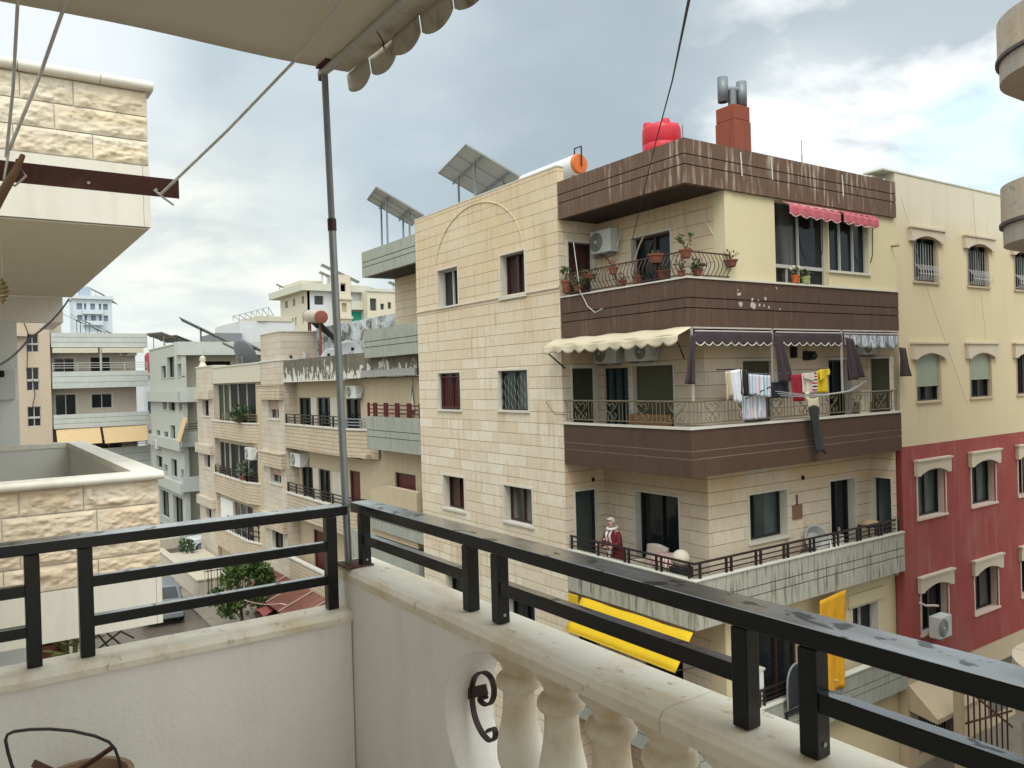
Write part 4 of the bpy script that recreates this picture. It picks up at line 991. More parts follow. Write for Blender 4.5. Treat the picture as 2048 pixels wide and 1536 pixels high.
m_greyp = mat('grey_green_plaster', (.40, .41, .37), .85, .06, streak=.25, scol=(.30, .30, .26))
m_greyband = band_mat('pale_grey_band', (.44, .455, .425), (.53, .54, .49), (.28, .30, .28), .4, .35)
def block_d():
    r = thing('apartment_building', (17, 63, GZ), 'grey plastered block with staggered tall windows, beyond the stone row', 'apartment building')
    p = PL('X', 12.4)
    hs = [(62.7, 64.3, .87, 1.75), (59.84, 62.2, .85, 2.31), (57.7, 58.8, .87, 1.73), (62.8, 64.1, -1.47, -.69), (59.94, 62.05, -1.53, -.17), (57.75, 58.7, -1.49, -.72), (65.4, 66.7, -3.93, -3.12), (62.6, 63.9, -3.85, -3.12), (60.2, 61.7, -3.89, -2.58), (57.75, 58.6, -3.84, -3.07), (64.9, 67.2, -6.0, -5.1), (59.9, 61.8, -6.27, -4.99), (63.1, 64.3, -6.13, -5.58), (57.8, 58.7, -6.19, -5.53), (58.5, 61.5, -9.6, -7.6), (63, 66, -9.6, -7.6)]
    wall(MB(), p, 57.6, 68.8, GZ, 3.1, hs, .3).build('front_wall', m_greyp, r)
    for k, h in enumerate(hs): window(r, p, h, m_fr_dark, g_dark if k % 3 else g_cur, .2, 1 if k in (1, 4, 8, 11) else 2, .05, trim=m_greyp, tw=.08)
    for z in (-.9, -4.25, -7.2):
        q = MB(); q.box(12.1, 12.398, 57.6, 68.8, z, z+.75); q.build('string_band', m_greyp, r)
    p2 = PL('Y', 57.6); h2 = [(14.0, 15.6, -1.9, .4), (17, 18.6, 0, 2.0), (13.9, 15.5, -5.0, -2.9), (14.2, 15.9, .5, 2.0)]
    wall(MB(), PL('Y', 58.8), 12.7, 26, GZ, 3.0, [(14.2, 16, .0, 1.9), (17, 19, .2, 2.0), (14, 16, -3, -1)], .2).build('side_wall', m_rowcream, r)
    q = MB(); q.box(12.2, 24, 57.5, 58.79, 2.30, 3.22); q.build('parapet', m_greyband, r)
    for z in (-.9, -3.95, -7.0):
        MB().box(12.2, 13.6, 57.3, 57.5, z, z+1.0).build('balcony_front', m_greyband, r)
        MB().box(12.2, 13.6, 57.51, 58.7, z, z+.15).build('balcony_slab', m_greyp, r)
    rail3(r, [(12.3, 57.4), (13.6, 57.4)], -2.4, -2.9, m_blackmetal)
    MB().box(12.72, 26, 59.1, 68.6, GZ, 3.05).build('core', m_dark, r)
    MB().box(12.35, 13.4, 57.55, 68.85, 3.12, 3.2).build('coping', m_trim, r)
    return r
block_d()
def block_g():
    r = thing('apartment_building', (9, 76, GZ), 'pale green banded block closing the far end of the street', 'apartment building')
    Y = 72.5; p = PL('Y', Y); m_t = mat('tan_render', (.47, .38, .29), .85, .06, streak=.15, scol=(.38, .3, .22))
    ws = [(4.25, 5.08, 3.2, 4.6), (4.2, 5.05, .2, 2.0), (4.2, 5.1, -2.6, -1.05), (4.25, 5.1, -5.8, -4.2)]
    wall(MB(), p, 2.3, 5.85, GZ, 6.2, ws, .3).box(2.31, 5.84, Y+.31, Y+3, 6.0, 6.2).build('stair_wall', m_t, r)
    for h in ws:
        o = window(r, p, h, m_fr_alu, g_dark, .15, 2, .05, sill=False)
        q = MB(); p.box(q, h[0]+.04, h[1]-.04, .08, .14, h[2]+(h[3]-h[2])*.4, h[2]+(h[3]-h[2])*.5); q.build('transom', m_fr_alu, o)
    MB().box(2.9, 4.3, Y-.6, Y-.01, 4.4, 4.75).build('eave', m_t, r)
    ds = [(6.2, 7.65, .6, 2.75), (8.8, 10.3, 1.0, 2.85), (6.2, 7.7, -2.6, -.15), (8.8, 10.35, -1.4, -.2), (6.2, 8, -5.8, -4), (9, 11, -5.8, -4)]
    wall(MB(), PL('Y', Y+1.3), 5.85, 12.2, GZ, 4.8, ds, .2).build('recess_wall', mat('rosy_render', (.46, .40, .34), .85, .05, streak=.15), r)
    for h in ds: window(r, PL('Y', Y+1.3), h, m_fr_alu, g_dark, .12, 2, .06, sill=False, trim=m_trim, tw=.08)
    for (z0, z1) in ((3.58, 4.72), (.30, 1.64), (-2.88, -1.78), (-6.5, -4.65)):
        o = grooved(r, [(5.95, 12.95, Y, Y+.2)], z0, z1, (.3, .66), m_greyband); MB().box(5.95, 12.95, Y+.21, Y+1.29, z0+.01, z0+.2).build('balcony_slab', m_rowcream, r)
    b = rail3(r, [(6.0, Y+.1), (12.9, Y+.1)], 2.32, 1.75, m_fr_alu, step=1.7)
    rail3(r, [(6.0, Y+.1), (12.9, Y+.1)], -4.1, -4.6, m_darkmetal, step=1.2)
    MB().box(9.35, 9.5, Y+.05, Y+.2, 1.7, 3.57).build('pillar', m_fr_alu, r)
    MB().box(5.9, 12.1, Y+1.6, Y+9, GZ, 4.7).box(2.4, 5.8, Y+.4, Y+9, GZ, 6.0).build('core', m_dark, r)
    MB().box(4.9, 7.0, Y+3.5, Y+5, 4.71, 9.6).build('stair_tower', m_rowcream, r)
    return r
block_g()
# ------------------------------------------------------------------ ground, street
def wet_ground():
    g = G('wet_asphalt')
    c = g.mix(g.noi(g.tc, .35, 6, .6), (.075, .058, .045), (.15, .12, .095))
    c = g.mix(g.mth('MULTIPLY', g.noi(g.tc, 25, 3), .4), c, (.05, .045, .04))
    w = g.rmp(g.noi(g.tc, .22, 4, .5), [(.45, .25), (.62, .75)])
    g.bump(g.noi(g.tc, 60, 3), .2, .01)
    return g.fin(c, w, .5)
m_ground = mat('dusty_ground', (.20, .17, .13), .95, .25, .4)
MB().quad((-1500, -1500, GZ-.02), (1500, -1500, GZ-.02), (1500, 1500, GZ-.02), (-1500, 1500, GZ-.02)).build('ground', m_ground, kind='structure')
MB().box(3.0, 9.0, -20, 66, GZ-.1, GZ+.0).box(9.0, 40, 53.9, 57.2, GZ-.1, GZ-.004).box(3.0, 60, 66, 71, GZ-.1, GZ-.004).build('street', wet_ground(), kind='structure')
pv = MB(); pv.box(9.0, 12.4, -20, 53.8, GZ-.1, GZ+.12); pv.box(9.0, 12.4, 57.3, 65.9, GZ-.1, GZ+.12); pv.box(1.9, 3.0, -20, 66, GZ-.1, GZ+.12); pv.box(3, 40, 71, 72.4, GZ-.1, GZ+.12)
pv.box(12.41, 40, 3, 11.6, GZ-.1, GZ+.11)
pv.build('pavement', mat('pavement_concrete', (.20, .17, .135), .8, .3, .8, stain=.5, stcol=(.11, .085, .065)), kind='structure')

# ------------------------------------------------------------------ solar panels
m_pv_back = mat('panel_backsheet', (.38, .37, .34), .6, .06); m_pv_edge = mat('panel_frame', (.30, .31, .32), .4, metal=.5)
m_pv_cell = mat('panel_cells', (.02, .025, .04), .2)
HZ = Vector((math.cos(math.radians(74.8)), math.sin(math.radians(74.8)), 0)); HG = Vector((HZ.y, -HZ.x, 0))
def solar(T0, L, M, tilt, zbase, label, group, nh=3, ns=2, det=True, az=74.8):
    HZ = Vector((math.cos(math.radians(az)), math.sin(math.radians(az)), 0)); HG = Vector((HZ.y, -HZ.x, 0))
    t = math.radians(tilt); s = HG*math.cos(t)+Vector((0, 0, -math.sin(t))); n = HZ.cross(s).normalized()
    if n.z < 0: n = -n
    T0 = Vector(T0); r = thing('solar_panel', (T0+HZ*L/2+s*M/2)*1.0, label, 'solar panel', group); r.location.z = zbase
    P = lambda a, b, c=0: T0+HZ*a+s*b+n*c
    def slab(m, a0, a1, b0, b1, c0, c1):
        q = [P(a0, b0, c0), P(a1, b0, c0), P(a1, b1, c0), P(a0, b1, c0)]; m.prism(q, n*(c1-c0))
    m = MB(); slab(m, 0, L, 0, M, 0, .012); m.build('backsheet', m_pv_back, r)
    m = MB(); slab(m, .02, L-.02, .02, M-.02, .0125, .03); m.build('cells', m_pv_cell, r)
    m = MB(); w = .045 if det else .07
    for k in range(nh+1): a = (L-w)*k/nh; slab(m, a, a+w, 0, M, -.02, -.0005)
    for b in (0, M-w): slab(m, 0, L, b, b+w, -.022, -.001)
    m.build('frame', m_pv_edge, r)
    m = MB()
    for b in (.28, .72): slab(m, -.08, L+.08, M*b, M*b+.06, -.075, -.022)
    m.build('mounting_rail', m_steel_dull, r)
    for a in (.25, .8):
        for b in (.28, .76):
            q = P(L*a, M*b, -.05)
            if q.z > zbase+.1: MB().beam((q.x, q.y, zbase), q, .06, .06, (1, 0, 0)).build('leg', m_steel, r)
    return r
solar((14, 22.67, 7.86), 3.76, 2.4, 27, 4.9, 'big grey backed solar panel on the tan stone roof beside the white water cylinder', 'solar panels on the rooftops')
solar((13.5, 28.57, 7.66), 2.24, 2.15, 29, 4.8, 'solar panel on two legs above the grey balcony end, left of the arch moulding', 'solar panels on the rooftops', nh=3)
def far_panel(px, py, depth, M, L, zb, label, tilt=27, det=False, az=74.8):
    T = ray(px, py)*depth
    return solar(T, L, M, tilt, zb, label, 'solar panels on the rooftops', 3, det=det, az=az)

# ------------------------------------------------------------------ far blocks
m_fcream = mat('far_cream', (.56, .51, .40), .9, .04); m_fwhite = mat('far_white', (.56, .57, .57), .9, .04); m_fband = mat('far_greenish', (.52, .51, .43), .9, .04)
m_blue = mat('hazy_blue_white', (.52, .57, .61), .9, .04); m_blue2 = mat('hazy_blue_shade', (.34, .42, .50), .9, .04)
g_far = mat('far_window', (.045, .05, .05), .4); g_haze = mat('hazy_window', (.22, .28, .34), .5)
def far_win(root, pl, hs, gm, d=.4):
    for h in hs:
        MB().quad(pl.p(h[0], d, h[2]), pl.p(h[1], d, h[2]), pl.p(h[1], d, h[3]), pl.p(h[0], d, h[3])).build('window', gm, root)
def block_e():
    r = thing('apartment_building', (53, 138, GZ), 'cream block with a stair tower and green curtain, far behind the steel pole', 'apartment building')
    pl = PL('X', 48.35); hs = [(140.1, 141.5, 13.95, 15.2), (136.2, 137.4, 13.95, 15.2), (131.8, 133.0, 13.95, 15.25), (137.3, 138.2, 10.4, 11.9), (135.8, 136.6, 10.4, 11.9), (132, 132.9, 10.6, 12.0)]
    wall(MB(), pl, 130.36, 144, GZ, 15.9, hs, .45).build('wall', m_fcream, r); far_win(r, pl, hs, g_far)
    pf = PL('Y', 130.36); hf = [(49.63, 51.22, 13.65, 15.15), (49.6, 51.0, 9.9, 11.4)]
    wall(MB(), pf, 48.36, 59, GZ, 15.9, hf, .45).build('wall', m_fwhite, r); far_win(r, pf, hf, g_far)
    MB().box(47.2, 59.6, 129.4, 147, 15.92, 17.1).build('parapet', m_fband, r)
    pt = PL('Y', 129.0); ht = [(53.8, 54.75, 15.9, 17.3), (53.95, 54.8, 12.4, 13.9), (54.1, 54.9, 9.1, 10.6)]
    wall(MB(), pt, 52.85, 55.65, GZ, 18.75, ht, .45).box(52.86, 55.64, 129.46, 132, GZ, 18.74).build('stair_tower', m_fcream, r); far_win(r, pt, ht, m_rowwarm)
    for z in (14.5, 11.2): MB().box(52.7, 55.8, 128.7, 128.98, z, z+.45).build('string_course', m_fcream, r)
    for z0, z1 in ((12.85, 14.3), (9.0, 10.3)): MB().box(55.66, 59.5, 128.9, 130.2, z0, z1).build('balcony_front', m_fband, r)
    MB().box(55.8, 58.1, 130.2, 130.34, 10.35, 12.6).build('green_curtain', mat('green_curtain', (.02, .33, .25), .7, .3), r)
    MB().box(49.0, 52.8, 135, 144, 17.1, 18.3).build('roof_room', m_fcream, r)
    far_panel(644, 527, 139, 7.2, 3.0, 17.6, 'long solar panel over the stair tower of the far cream block', 25); far_panel(553, 567, 146, 2.6, 2.0, 17.1, 'small solar panel at the left roof end of the far cream block', 27)
    far_panel(640, 542, 137, 2.0, 2.6, 17.2, 'little solar panel just left of the stair tower on the far cream block', 24)
    r = thing('apartment_building', (64, 130, GZ), 'pale block with small square windows beside the far cream block', 'apartment building')
    pl = PL('Y', 127.3); hs = [(60.35, 61.05, 12.8, 13.85), (61.75, 62.4, 13.0, 14.15), (63.2, 63.9, 13.4, 14.5), (60.35, 61.1, 9.6, 10.95), (61.8, 62.5, 9.9, 11.2), (63.3, 64, 10.2, 11.5), (58.4, 59.6, 12.6, 14.7)]
    wall(MB(), pl, 57.9, 64.75, GZ, 15.9, hs, .4).box(57.91, 72, 127.8, 136, GZ, 15.88).build('wall', m_fcream, r); far_win(r, pl, hs, g_far, .35)
    MB().box(57.8, 64.85, 127.1, 127.29, 15.91, 16.4).build('parapet', m_fband, r)
    for z in (13.2, 16.4, 9.6): MB().box(64.8, 67, 126.4, 127.6, z, z+1.3).build('balcony_front', m_fband, r)
    for px, py, d, M in ((744, 575, 140, 2.6), (733, 580, 139, 2.2), (780, 562, 140, 3.8)): far_panel(px, py, d, M, 2.6, 15.9, {744: 'middle one of three solar panels on the pale square windowed block', 733: 'leftmost of three solar panels on the pale square windowed block', 780: 'rightmost solar panel on the pale square windowed block'}[px], 24)
block_e()
def block_f():
    r = thing('roof_terrace_house', (26, 88, GZ), 'white house with a metal pergola frame on its roof, behind the stone row', 'house')
    MB().box(24.2, 30, 85.1, 95, GZ, 6.95).build('wall', m_fwhite, r); MB().box(26.0, 27.0, 84.9, 92, 6.96, 7.5).box(27, 29.8, 85.0, 92, 6.96, 7.5).build('parapet', m_rowcream, r)
    MB().box(24.6, 25.6, 85.02, 85.09, 4.5, 6.3).build('window', m_fwhite, r)
    q = MB()
    for i in range(7):
        x = 23.6+i*.62; q.beam((x, 85.3, 6.95), (x, 85.3, 7.45+i*.17), .05, .05, (0, 1, 0)); q.beam((x, 85.3, 7.45+i*.17), (x+1.6, 88.5, 7.3+i*.10), .06, .06)
    q.beam((23.5, 85.3, 7.4), (27.4, 85.3, 8.5), .06, .06); q.beam((25, 88.5, 7.3), (29, 88.5, 7.95), .06, .06); q.build('pergola', m_steel, r)
    b = MB(); b.box(21.5, 24.1, 84, 90, GZ, 5.6); b.build('annexe', m_steel_dull, r)
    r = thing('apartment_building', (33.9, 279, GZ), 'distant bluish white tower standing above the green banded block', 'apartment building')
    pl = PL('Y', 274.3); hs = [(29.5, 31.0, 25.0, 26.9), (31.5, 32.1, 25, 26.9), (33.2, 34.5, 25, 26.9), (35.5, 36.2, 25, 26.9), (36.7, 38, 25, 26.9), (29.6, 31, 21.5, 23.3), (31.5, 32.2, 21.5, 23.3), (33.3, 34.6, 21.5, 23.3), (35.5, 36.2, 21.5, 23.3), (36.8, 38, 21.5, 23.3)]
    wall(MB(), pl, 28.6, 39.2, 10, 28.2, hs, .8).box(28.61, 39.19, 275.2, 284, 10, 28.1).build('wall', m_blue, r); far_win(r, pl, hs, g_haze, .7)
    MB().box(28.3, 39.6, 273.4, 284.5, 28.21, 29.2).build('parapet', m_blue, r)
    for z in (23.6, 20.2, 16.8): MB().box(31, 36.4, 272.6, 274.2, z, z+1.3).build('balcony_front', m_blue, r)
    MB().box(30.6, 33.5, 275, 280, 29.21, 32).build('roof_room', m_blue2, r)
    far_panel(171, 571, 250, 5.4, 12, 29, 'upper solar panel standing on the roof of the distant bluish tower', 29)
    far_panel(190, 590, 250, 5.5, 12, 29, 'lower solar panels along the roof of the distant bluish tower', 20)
    # low houses seen between the end block and the grey block
    r = thing('house', (18, 100, GZ), 'small pale house in the gap beside the green banded block', 'house')
    MB().box(16.6, 20, 96, 104, GZ, 1.6).build('wall', m_fwhite, r); MB().box(16.4, 20.2, 95.6, 104, 1.61, 2.0).build('roof', m_fcream, r)
    MB().box(17.0, 18.8, 95.9, 95.99, -2.6, -.4).build('window', mat('navy_awning', (.03, .045, .09), .7), r)
    MB().box(16.4, 19.6, 94.5, 95.8, -4.4, -2.9).build('balcony_front', m_greyp, r)
    r = thing('water_tank', (17.9, 92, 2), 'round red water tank between the end block and the grey block', 'water tank')
    MB().lathe((17.9, 96.5, 2.0), [(.95, 0), (1.0, .3), (1.0, 1.8), (.8, 2.1), (.3, 2.3), (.3, 2.45)], 20).build('tank', mat('dull_red_plastic', (.25, .04, .05), .5), r, smooth=True)
    MB().box(16.7, 19.0, 95.5, 97.5, 2.0, 2.01).build('stand', m_steel_dull, r)
block_f()
# roofs near the end of the street
far_panel(125, 628, 76, 4.2, 3.6, 4.7, 'white edged solar panel on the green banded block, left of two', 27); far_panel(140, 629, 75, 4.6, 3.8, 4.7, 'white edged solar panel on the green banded block, right of two', 27)
far_panel(323, 664, 66, 2.3, 2.6, 3.1, 'wide solar panel seen from below at the left end of the grey block', 18, az=112)
far_panel(352, 670, 69, 2.0, 1.6, 3.1, 'small solar panel behind the wide one on the grey block', 18, az=112)
far_panel(358, 634, 66, 6.4, 4.5, 3.1, 'long steep solar panel above the pale band of the grey block', 28)
far_panel(445, 684, 52, 3.4, 2.6, 1.3, 'left solar panel on the narrow glazed block, close to the grey dish', 28); far_panel(484, 680, 51, 2.4, 3.0, 1.3, 'right solar panel on the narrow glazed block, close to the bay wall', 28)

# ------------------------------------------------------------------ roof clutter
def dish(c, R0, az, label, el=22, big=False):
    r = thing('satellite_dish', c, label, 'satellite dish', 'satellite dishes on the roofs', rz=0)
    n = Vector((math.cos(az)*math.cos(math.radians(el)), math.sin(az)*math.cos(math.radians(el)), math.sin(math.radians(el))))
    cc = Vector((0, 0, R0*1.25))
    MB().lathe(cc, [(.001, 0)]+[(R0*i/6, .22*R0*(i/6)**2) for i in range(1, 7)], 26, tuple(n), cap=False).build('reflector', mat('dish_grey', (.34, .35, .36), .5) if not big else mat('dish_dark', (.13, .14, .15), .5), r, local=True, smooth='all', thick=.012)
    f = cc+n*R0*.95; e = n.orthogonal().normalized()
    MB().tube([cc-Vector((0, 0, R0))+n*.2*R0, f], .014, 6).tube([cc+e*R0*.8+n*.2*R0, f], .01, 5).build('feed_arm', m_steel_dull, r, local=True)
    MB().box(f.x-.05, f.x+.05, f.y-.05, f.y+.05, f.z-.06, f.z+.06).build('receiver', m_dark, r, local=True)
    MB().tube([(0, 0, 0), cc-n*.08], .03, 8).build('mast', m_steel_dull, r, local=True)
    return r
az = math.radians(232)
p = aX(598, 712, 13.4); dish((13.3, p.y, .5), .55, math.radians(215), 'white satellite dish left of the steel pole before the peeling roof wall')
p = aX(668, 708, 13.6); dish((13.5, p.y, .5), .5, math.radians(230), 'white satellite dish half hidden behind the steel pole')
p = aX(703, 703, 13.6); dish((13.5, p.y, .5), .6, math.radians(262), 'white satellite dish right of the steel pole, feed arm stretched to the right')
p = aX(486, 722, 13.2); dish((13.2, p.y, .6), .95, math.radians(20), 'large dark satellite dish on the narrow glazed block', 25, True)

def heater(a, b, rad, label, m_body, m_end, zb, legs=True, coll=None):
    a, b = Vector(a), Vector(b); r = thing('water_heater', ((a+b)/2).xy.to_3d()+Vector((0, 0, zb)), label, 'water heater')
    d = (b-a).normalized(); L = (b-a).length
    MB().lathe(a, [(rad*.98, 0), (rad, .02), (rad, L-.02), (rad*.98, L)], 24, tuple(d)).build('tank', m_body, r, smooth=True)
    MB().lathe(b+d*.001, [(rad*1.02, 0), (rad*1.02, .05), (rad*.9, .10), (.001, .12)], 24, tuple(d), cap=False).build('end_cap', m_end, r, smooth=True)
    MB().lathe(a-d*.001, [(rad*1.02, 0), (rad*1.02, .05), (rad*.9, .10), (.001, .12)], 24, tuple(-d), cap=False).build('end_cap', m_end, r, smooth=True)
    for t in (.08, .92):
        q = a.lerp(b, t); MB().beam((q.x, q.y, zb), (q.x, q.y, q.z-rad*.6), .09, .06, (0, 1, 0)).build('leg', m_end, r)
    if coll:
        q = MB(); s = Vector(coll)
        for k in range(12): t = a.lerp(b, (k+.5)/12); q.tube([t-Vector((0, 0, rad*.8)), t+s], .03, 6)
        q.build('collector_tube', m_dark, r)
        MB().beam(a+s, b+s, .1, .1).build('manifold', m_steel, r)
    return r
o = heater((14.4, 19.9, 5.98), (14.4, 17.35, 5.98), .28, 'white rooftop water heater cylinder with orange end caps beside the big solar panel', m_whiteplastic, mat('orange_plastic', (.55, .13, .025), .5), 4.9)
MB().tube([(14.4, 17.2, 5.9), (14.4, 17.2, 6.45), (14.4, 17.5, 6.45), (14.4, 17.5, 6.25)], .025, 6).build('pipe', m_darkmetal, o)
a, b = aX(618, 632, 14.2), aX(642, 634, 13.5)
heater(a, b, .30, 'rooftop water heater with copper red ends on the mossy stone block', mat('cream_enamel', (.40, .33, .26), .5), mat('copper_red', (.25, .075, .05), .55), .5, coll=(.5, -2.2, -1.7))

def roof_things():
    # red tank
    r = thing('water_tank', (14.0, 13.6, 4.89), 'bright red plastic water tank behind the roof parapet of the brown block', 'water tank')
    s = 13.4/15; c = Vector((15.3*s, 13.4, 4.89)); R0 = .45
    prof = [(R0*.97, 0), (R0, .05), (R0, .2), (R0*.97, .22), (R0, .24), (R0, .48), (R0*.97, .50), (R0, .52), (R0, .80), (R0*.97, .88), (R0*.88, .93), (R0*.5, .96), (R0*.4, .965)]
    m_rp = mat('red_plastic', (.50, .018, .035), .38, .06)
    MB().lathe(c, prof, 32).build('tank', m_rp, r, smooth=True)
    MB().lathe(c+Vector((0, 0, .955)), [(.24, 0), (.24, .03), (.2, .05)], 20).build('lid', m_rp, r, smooth=True)
    for k in range(4):
        a = PI/4+k*PI/2+.3; q = c+Vector((math.cos(a)*.33, math.sin(a)*.33, .84)); MB().lathe(q, [(.11, 0), (.10, .12), (.085, .17), (.03, .19)], 10).build('lifting_lug', m_rp, r, smooth=True)
    MB().tube([c+Vector((.5, -.2, 0)), c+Vector((.5, -.2, 1.0))], .015, 6).build('vent_pipe', m_steel_dull, r)
    # chimney
    r = thing('chimney', (15.7, 13.4, 4.89), 'square rust red chimney with a twin pipe metal cowl on the brown block', 'chimney')
    m = mat('rust_red_render', (.22, .055, .03), .85, .2, 2, streak=.5, scol=(.09, .035, .025), su=6, sv=.6)
    c = aY(1466, 250, 13.4); x, y = c.x, 13.4
    MB().box(x-.31, x+.31, y-.31, y+.31, 4.89, 6.30).build('stack', m, r, bev=.02); MB().box(x-.295, x+.295, y-.295, y+.295, 6.305, 6.68).build('cap', m, r, bev=.02)
    mg = mat('grey_sheet_metal', (.17, .185, .20), .45, .15, metal=.4)
    MB().tube([(x, y, 6.68), (x, y, 7.16)], .11, 18).build('flue', mg, r, smooth=True)
    d = Vector((.90, -.43, 0)); MB().tube([Vector((x, y, 7.15))-d*.25, Vector((x, y, 7.15))+d*.25], .085, 16).build('cross_pipe', mg, r, smooth=True)
    for sg in (-1, 1):
        q = Vector((x, y, 7.10))+d*.25*sg+Vector((0, 0, .05*sg*-1))
        MB().lathe(q-Vector((0, 0, .32)), [(.125, 0), (.125, .62)], 20, cap=False).build('cowl_pipe', mg, r, smooth=True, thick=.012)
        MB().lathe(q-Vector((0, 0, .31)), [(.118, 0), (.118, .003)], 20).build('cowl_shadow', m_dark, r)
    m = MB()
    c = aY(1604, 322, 13.0); m.tube([(c.x, 13, 4.89), (c.x, 13, c.z+.55)], .012, 5)
    for k in range(4): m.tube([(c.x-.05, 13, 5.55+.05*k), (c.x+.05, 13, 5.55+.05*k)], .006, 4)
    m.build('aerial', m_steel_dull, label='thin upright aerial on the brown block right of the red chimney', cat='aerial')
    p = aX(405, 738, 12.6); c = (12.62, p.y, 1.36)
    m = MB(); m.lathe(c, [(.28, 0), (.22, .1), (.14, .3), (.2, .42), (.17, .62), (.05, .7)], 14); o = m.build('roof_finial', m_rowcream, smooth=True, label='pale stone finial standing on the corner of the narrow glazed block', cat='finial')
roof_things()
# ------------------------------------------------------------------ air conditioners (front faces local -Y)
m_acw = mat('ac_white', (.58, .58, .55), .5, .05, streak=.2, scol=(.4, .37, .3)); m_acg = mat('ac_grille', (.13, .14, .13), .6)
def ac_unit(loc, rz, label, w=.80, h=.56, d=.30, fan=-.16, pipes=True):
    r = thing('air_conditioner', loc, label, 'air conditioner', 'outdoor air conditioners on the walls', rz)
    MB().box(-w/2, w/2, -d, 0, 0, h).build('casing', m_acw, r, local=True, bev=.012)
    o = MB().lathe((fan*w/.8, -d-.002, h*.5), [(h*.41, 0), (h*.41, .012), (h*.38, .018)], 28, (0, -1, 0)).build('fan_grille', m_acg, r, local=True, smooth=True)
    q = MB()
    for k in range(1, 5): q.tube([(fan*w/.8+h*.09*k*math.cos(t), -d-.022, h*.5+h*.09*k*math.sin(t)) for t in [2*PI*i/18 for i in range(18)]], .004, 4, closed=True)
    q.lathe((fan*w/.8, -d-.022, h*.5), [(h*.07, 0), (h*.07, .006)], 12, (0, -1, 0)); q.build('fan_guard', m_acw, o, local=True)
    MB().box(w*.28, w*.42, -d-.006, -d+.01, h*.62, h*.86).build('panel', m_acg if False else m_acw, r, local=True)
    for x in (-w*.3, w*.3): MB().box(x-.02, x+.02, -d, .0, -.045, -.001).build('bracket', m_steel_dull, r, local=True)
    if pipes: MB().tube([(w/2, -d*.5, h*.25), (w/2+.07, -d*.5, h*.2), (w/2+.10, -d*.3, h*.45), (w/2+.08, -.02, h*.7), (w/2+.06, .0, h*.9)], .022, 7).build('pipe', m_acw, r, local=True)
    return r
QX = -PI/2
ac_unit((13.69, 15.36, 3.14), QX, 'white air conditioner in the top balcony corner above the bellied railing', .76, .58)
ac_unit((13.69, 15.32, .34), QX, 'air conditioner under the cream awning above the blue curtain door', .86, .52)
ac_unit((13.69, 14.15, .36), QX, 'boxy air conditioner hung right beside another one under the cream awning', .84, .44, fan=9 if False else .12)
ac_unit((19.72, 12.29, .40), 0, 'air conditioner behind the torn grey awning at the right balcony end', .62, .42, pipes=False)
o = ac_unit((21.75, 11.55, -7.30), 0, 'white air conditioner hanging in front of a window on the brick red wall', .62, .58, .30)
MB().tube([(-.75, -.01, 1.02), (-.5, -.03, .9), (-.2, -.06, .86), (0, -.1, .82)], .03, 7).build('pipe', mat('pinkish_pipe', (.6, .45, .42), .6), o, local=True)
ac_unit((12.98, 29.7, -.56), QX, 'small white air conditioner under the mossy parapet right of the steel pole', .95, .5)
ac_unit((12.98, 36.1, -3.72), QX, 'white air conditioner above a black door on the lower balcony of the mossy block', 1.25, .62, .4)
ac_unit((12.60, 42.5, -3.8), QX, 'dusty air conditioner above the planted balcony of the narrow glazed block', 1.1, .62)
ac_unit((11.6, 73.78, 2.9), 0, 'air conditioner under the pale awning on the green banded block', 1.3, .5)
ac_unit((12.38, 65.9, -4.5), QX, 'air conditioner on the grey block between small windows', 1.2, .7)

# ------------------------------------------------------------------ cloth helpers
def drape(name, label, cat, m, top0, top1, h0, h1=None, fold=.04, nf=4, hem=None, scal=0, group=None, slant=(0, 0, 0), nu=28, nv=10, out=(0, -1, 0), trim=None, seed=0, parent=None, fan=(0, 0, 0)):
    """cloth hung from a line top0-top1; h0/h1 drop at the two ends, scalloped lower hem when scal > 0"""
    a, b = Vector(top0), Vector(top1); h1 = h0 if h1 is None else h1; o = Vector(out); sl_ = Vector(slant); fa = Vector(fan)
    def fn(u, v):
        h = h0+(h1-h0)*u
        if scal: h *= 1+.28*abs(math.sin(PI*u*scal))-.14
        w = fold*v**.8*math.sin(2*PI*nf*u+seed+.6*math.sin(v*3+seed))+fold*.4*math.sin(2*PI*nf*2.3*u+seed*2)*v
        return tuple(a.lerp(b, u)+Vector((0, 0, -h*v))+o*w+sl_*v+fa*(u*v))
    r = MB().grid(fn, nu, nv).build(name, m, parent, smooth='all', thick=.008, label=label if not parent else None, cat=cat if not parent else None, group=group if not parent else None)
    if trim:
        MB().tube([Vector(fn(i/nu, 1)) for i in range(nu+1)], .014, 5).build('hem', trim, r) if parent else MB().tube([Vector(fn(i/nu, 1))-r.location for i in range(nu+1)], .014, 5).build('hem', trim, r, local=True)
    return r
def cloth(name, col, var=.1, stripes=None, horiz=False):
    if not stripes: return mat(name, col, .9, var, 4, bump=.1, bs=120)
    g = G(name); x, y, z = g.sep(g.uv()); t = y if horiz else x
    n, cols = stripes; f = g.mth('FRACT', g.mth('MULTIPLY', t, n)); nd = g.n('ValToRGB', {0: f}); nd.color_ramp.interpolation = 'CONSTANT'
    e = nd.color_ramp.elements
    while len(e) < len(cols): e.new(.5)
    for i, c in enumerate(cols): e[i].position = i/len(cols); e[i].color = (*c, 1)
    return g.fin(nd.outputs[0], .9, .2)
m_purple = cloth('plum_canvas', (.050, .034, .040)); m_creamcl = cloth('cream_canvas', (.52, .45, .32)); m_pipe = mat('white_piping', (.6, .56, .5), .8)

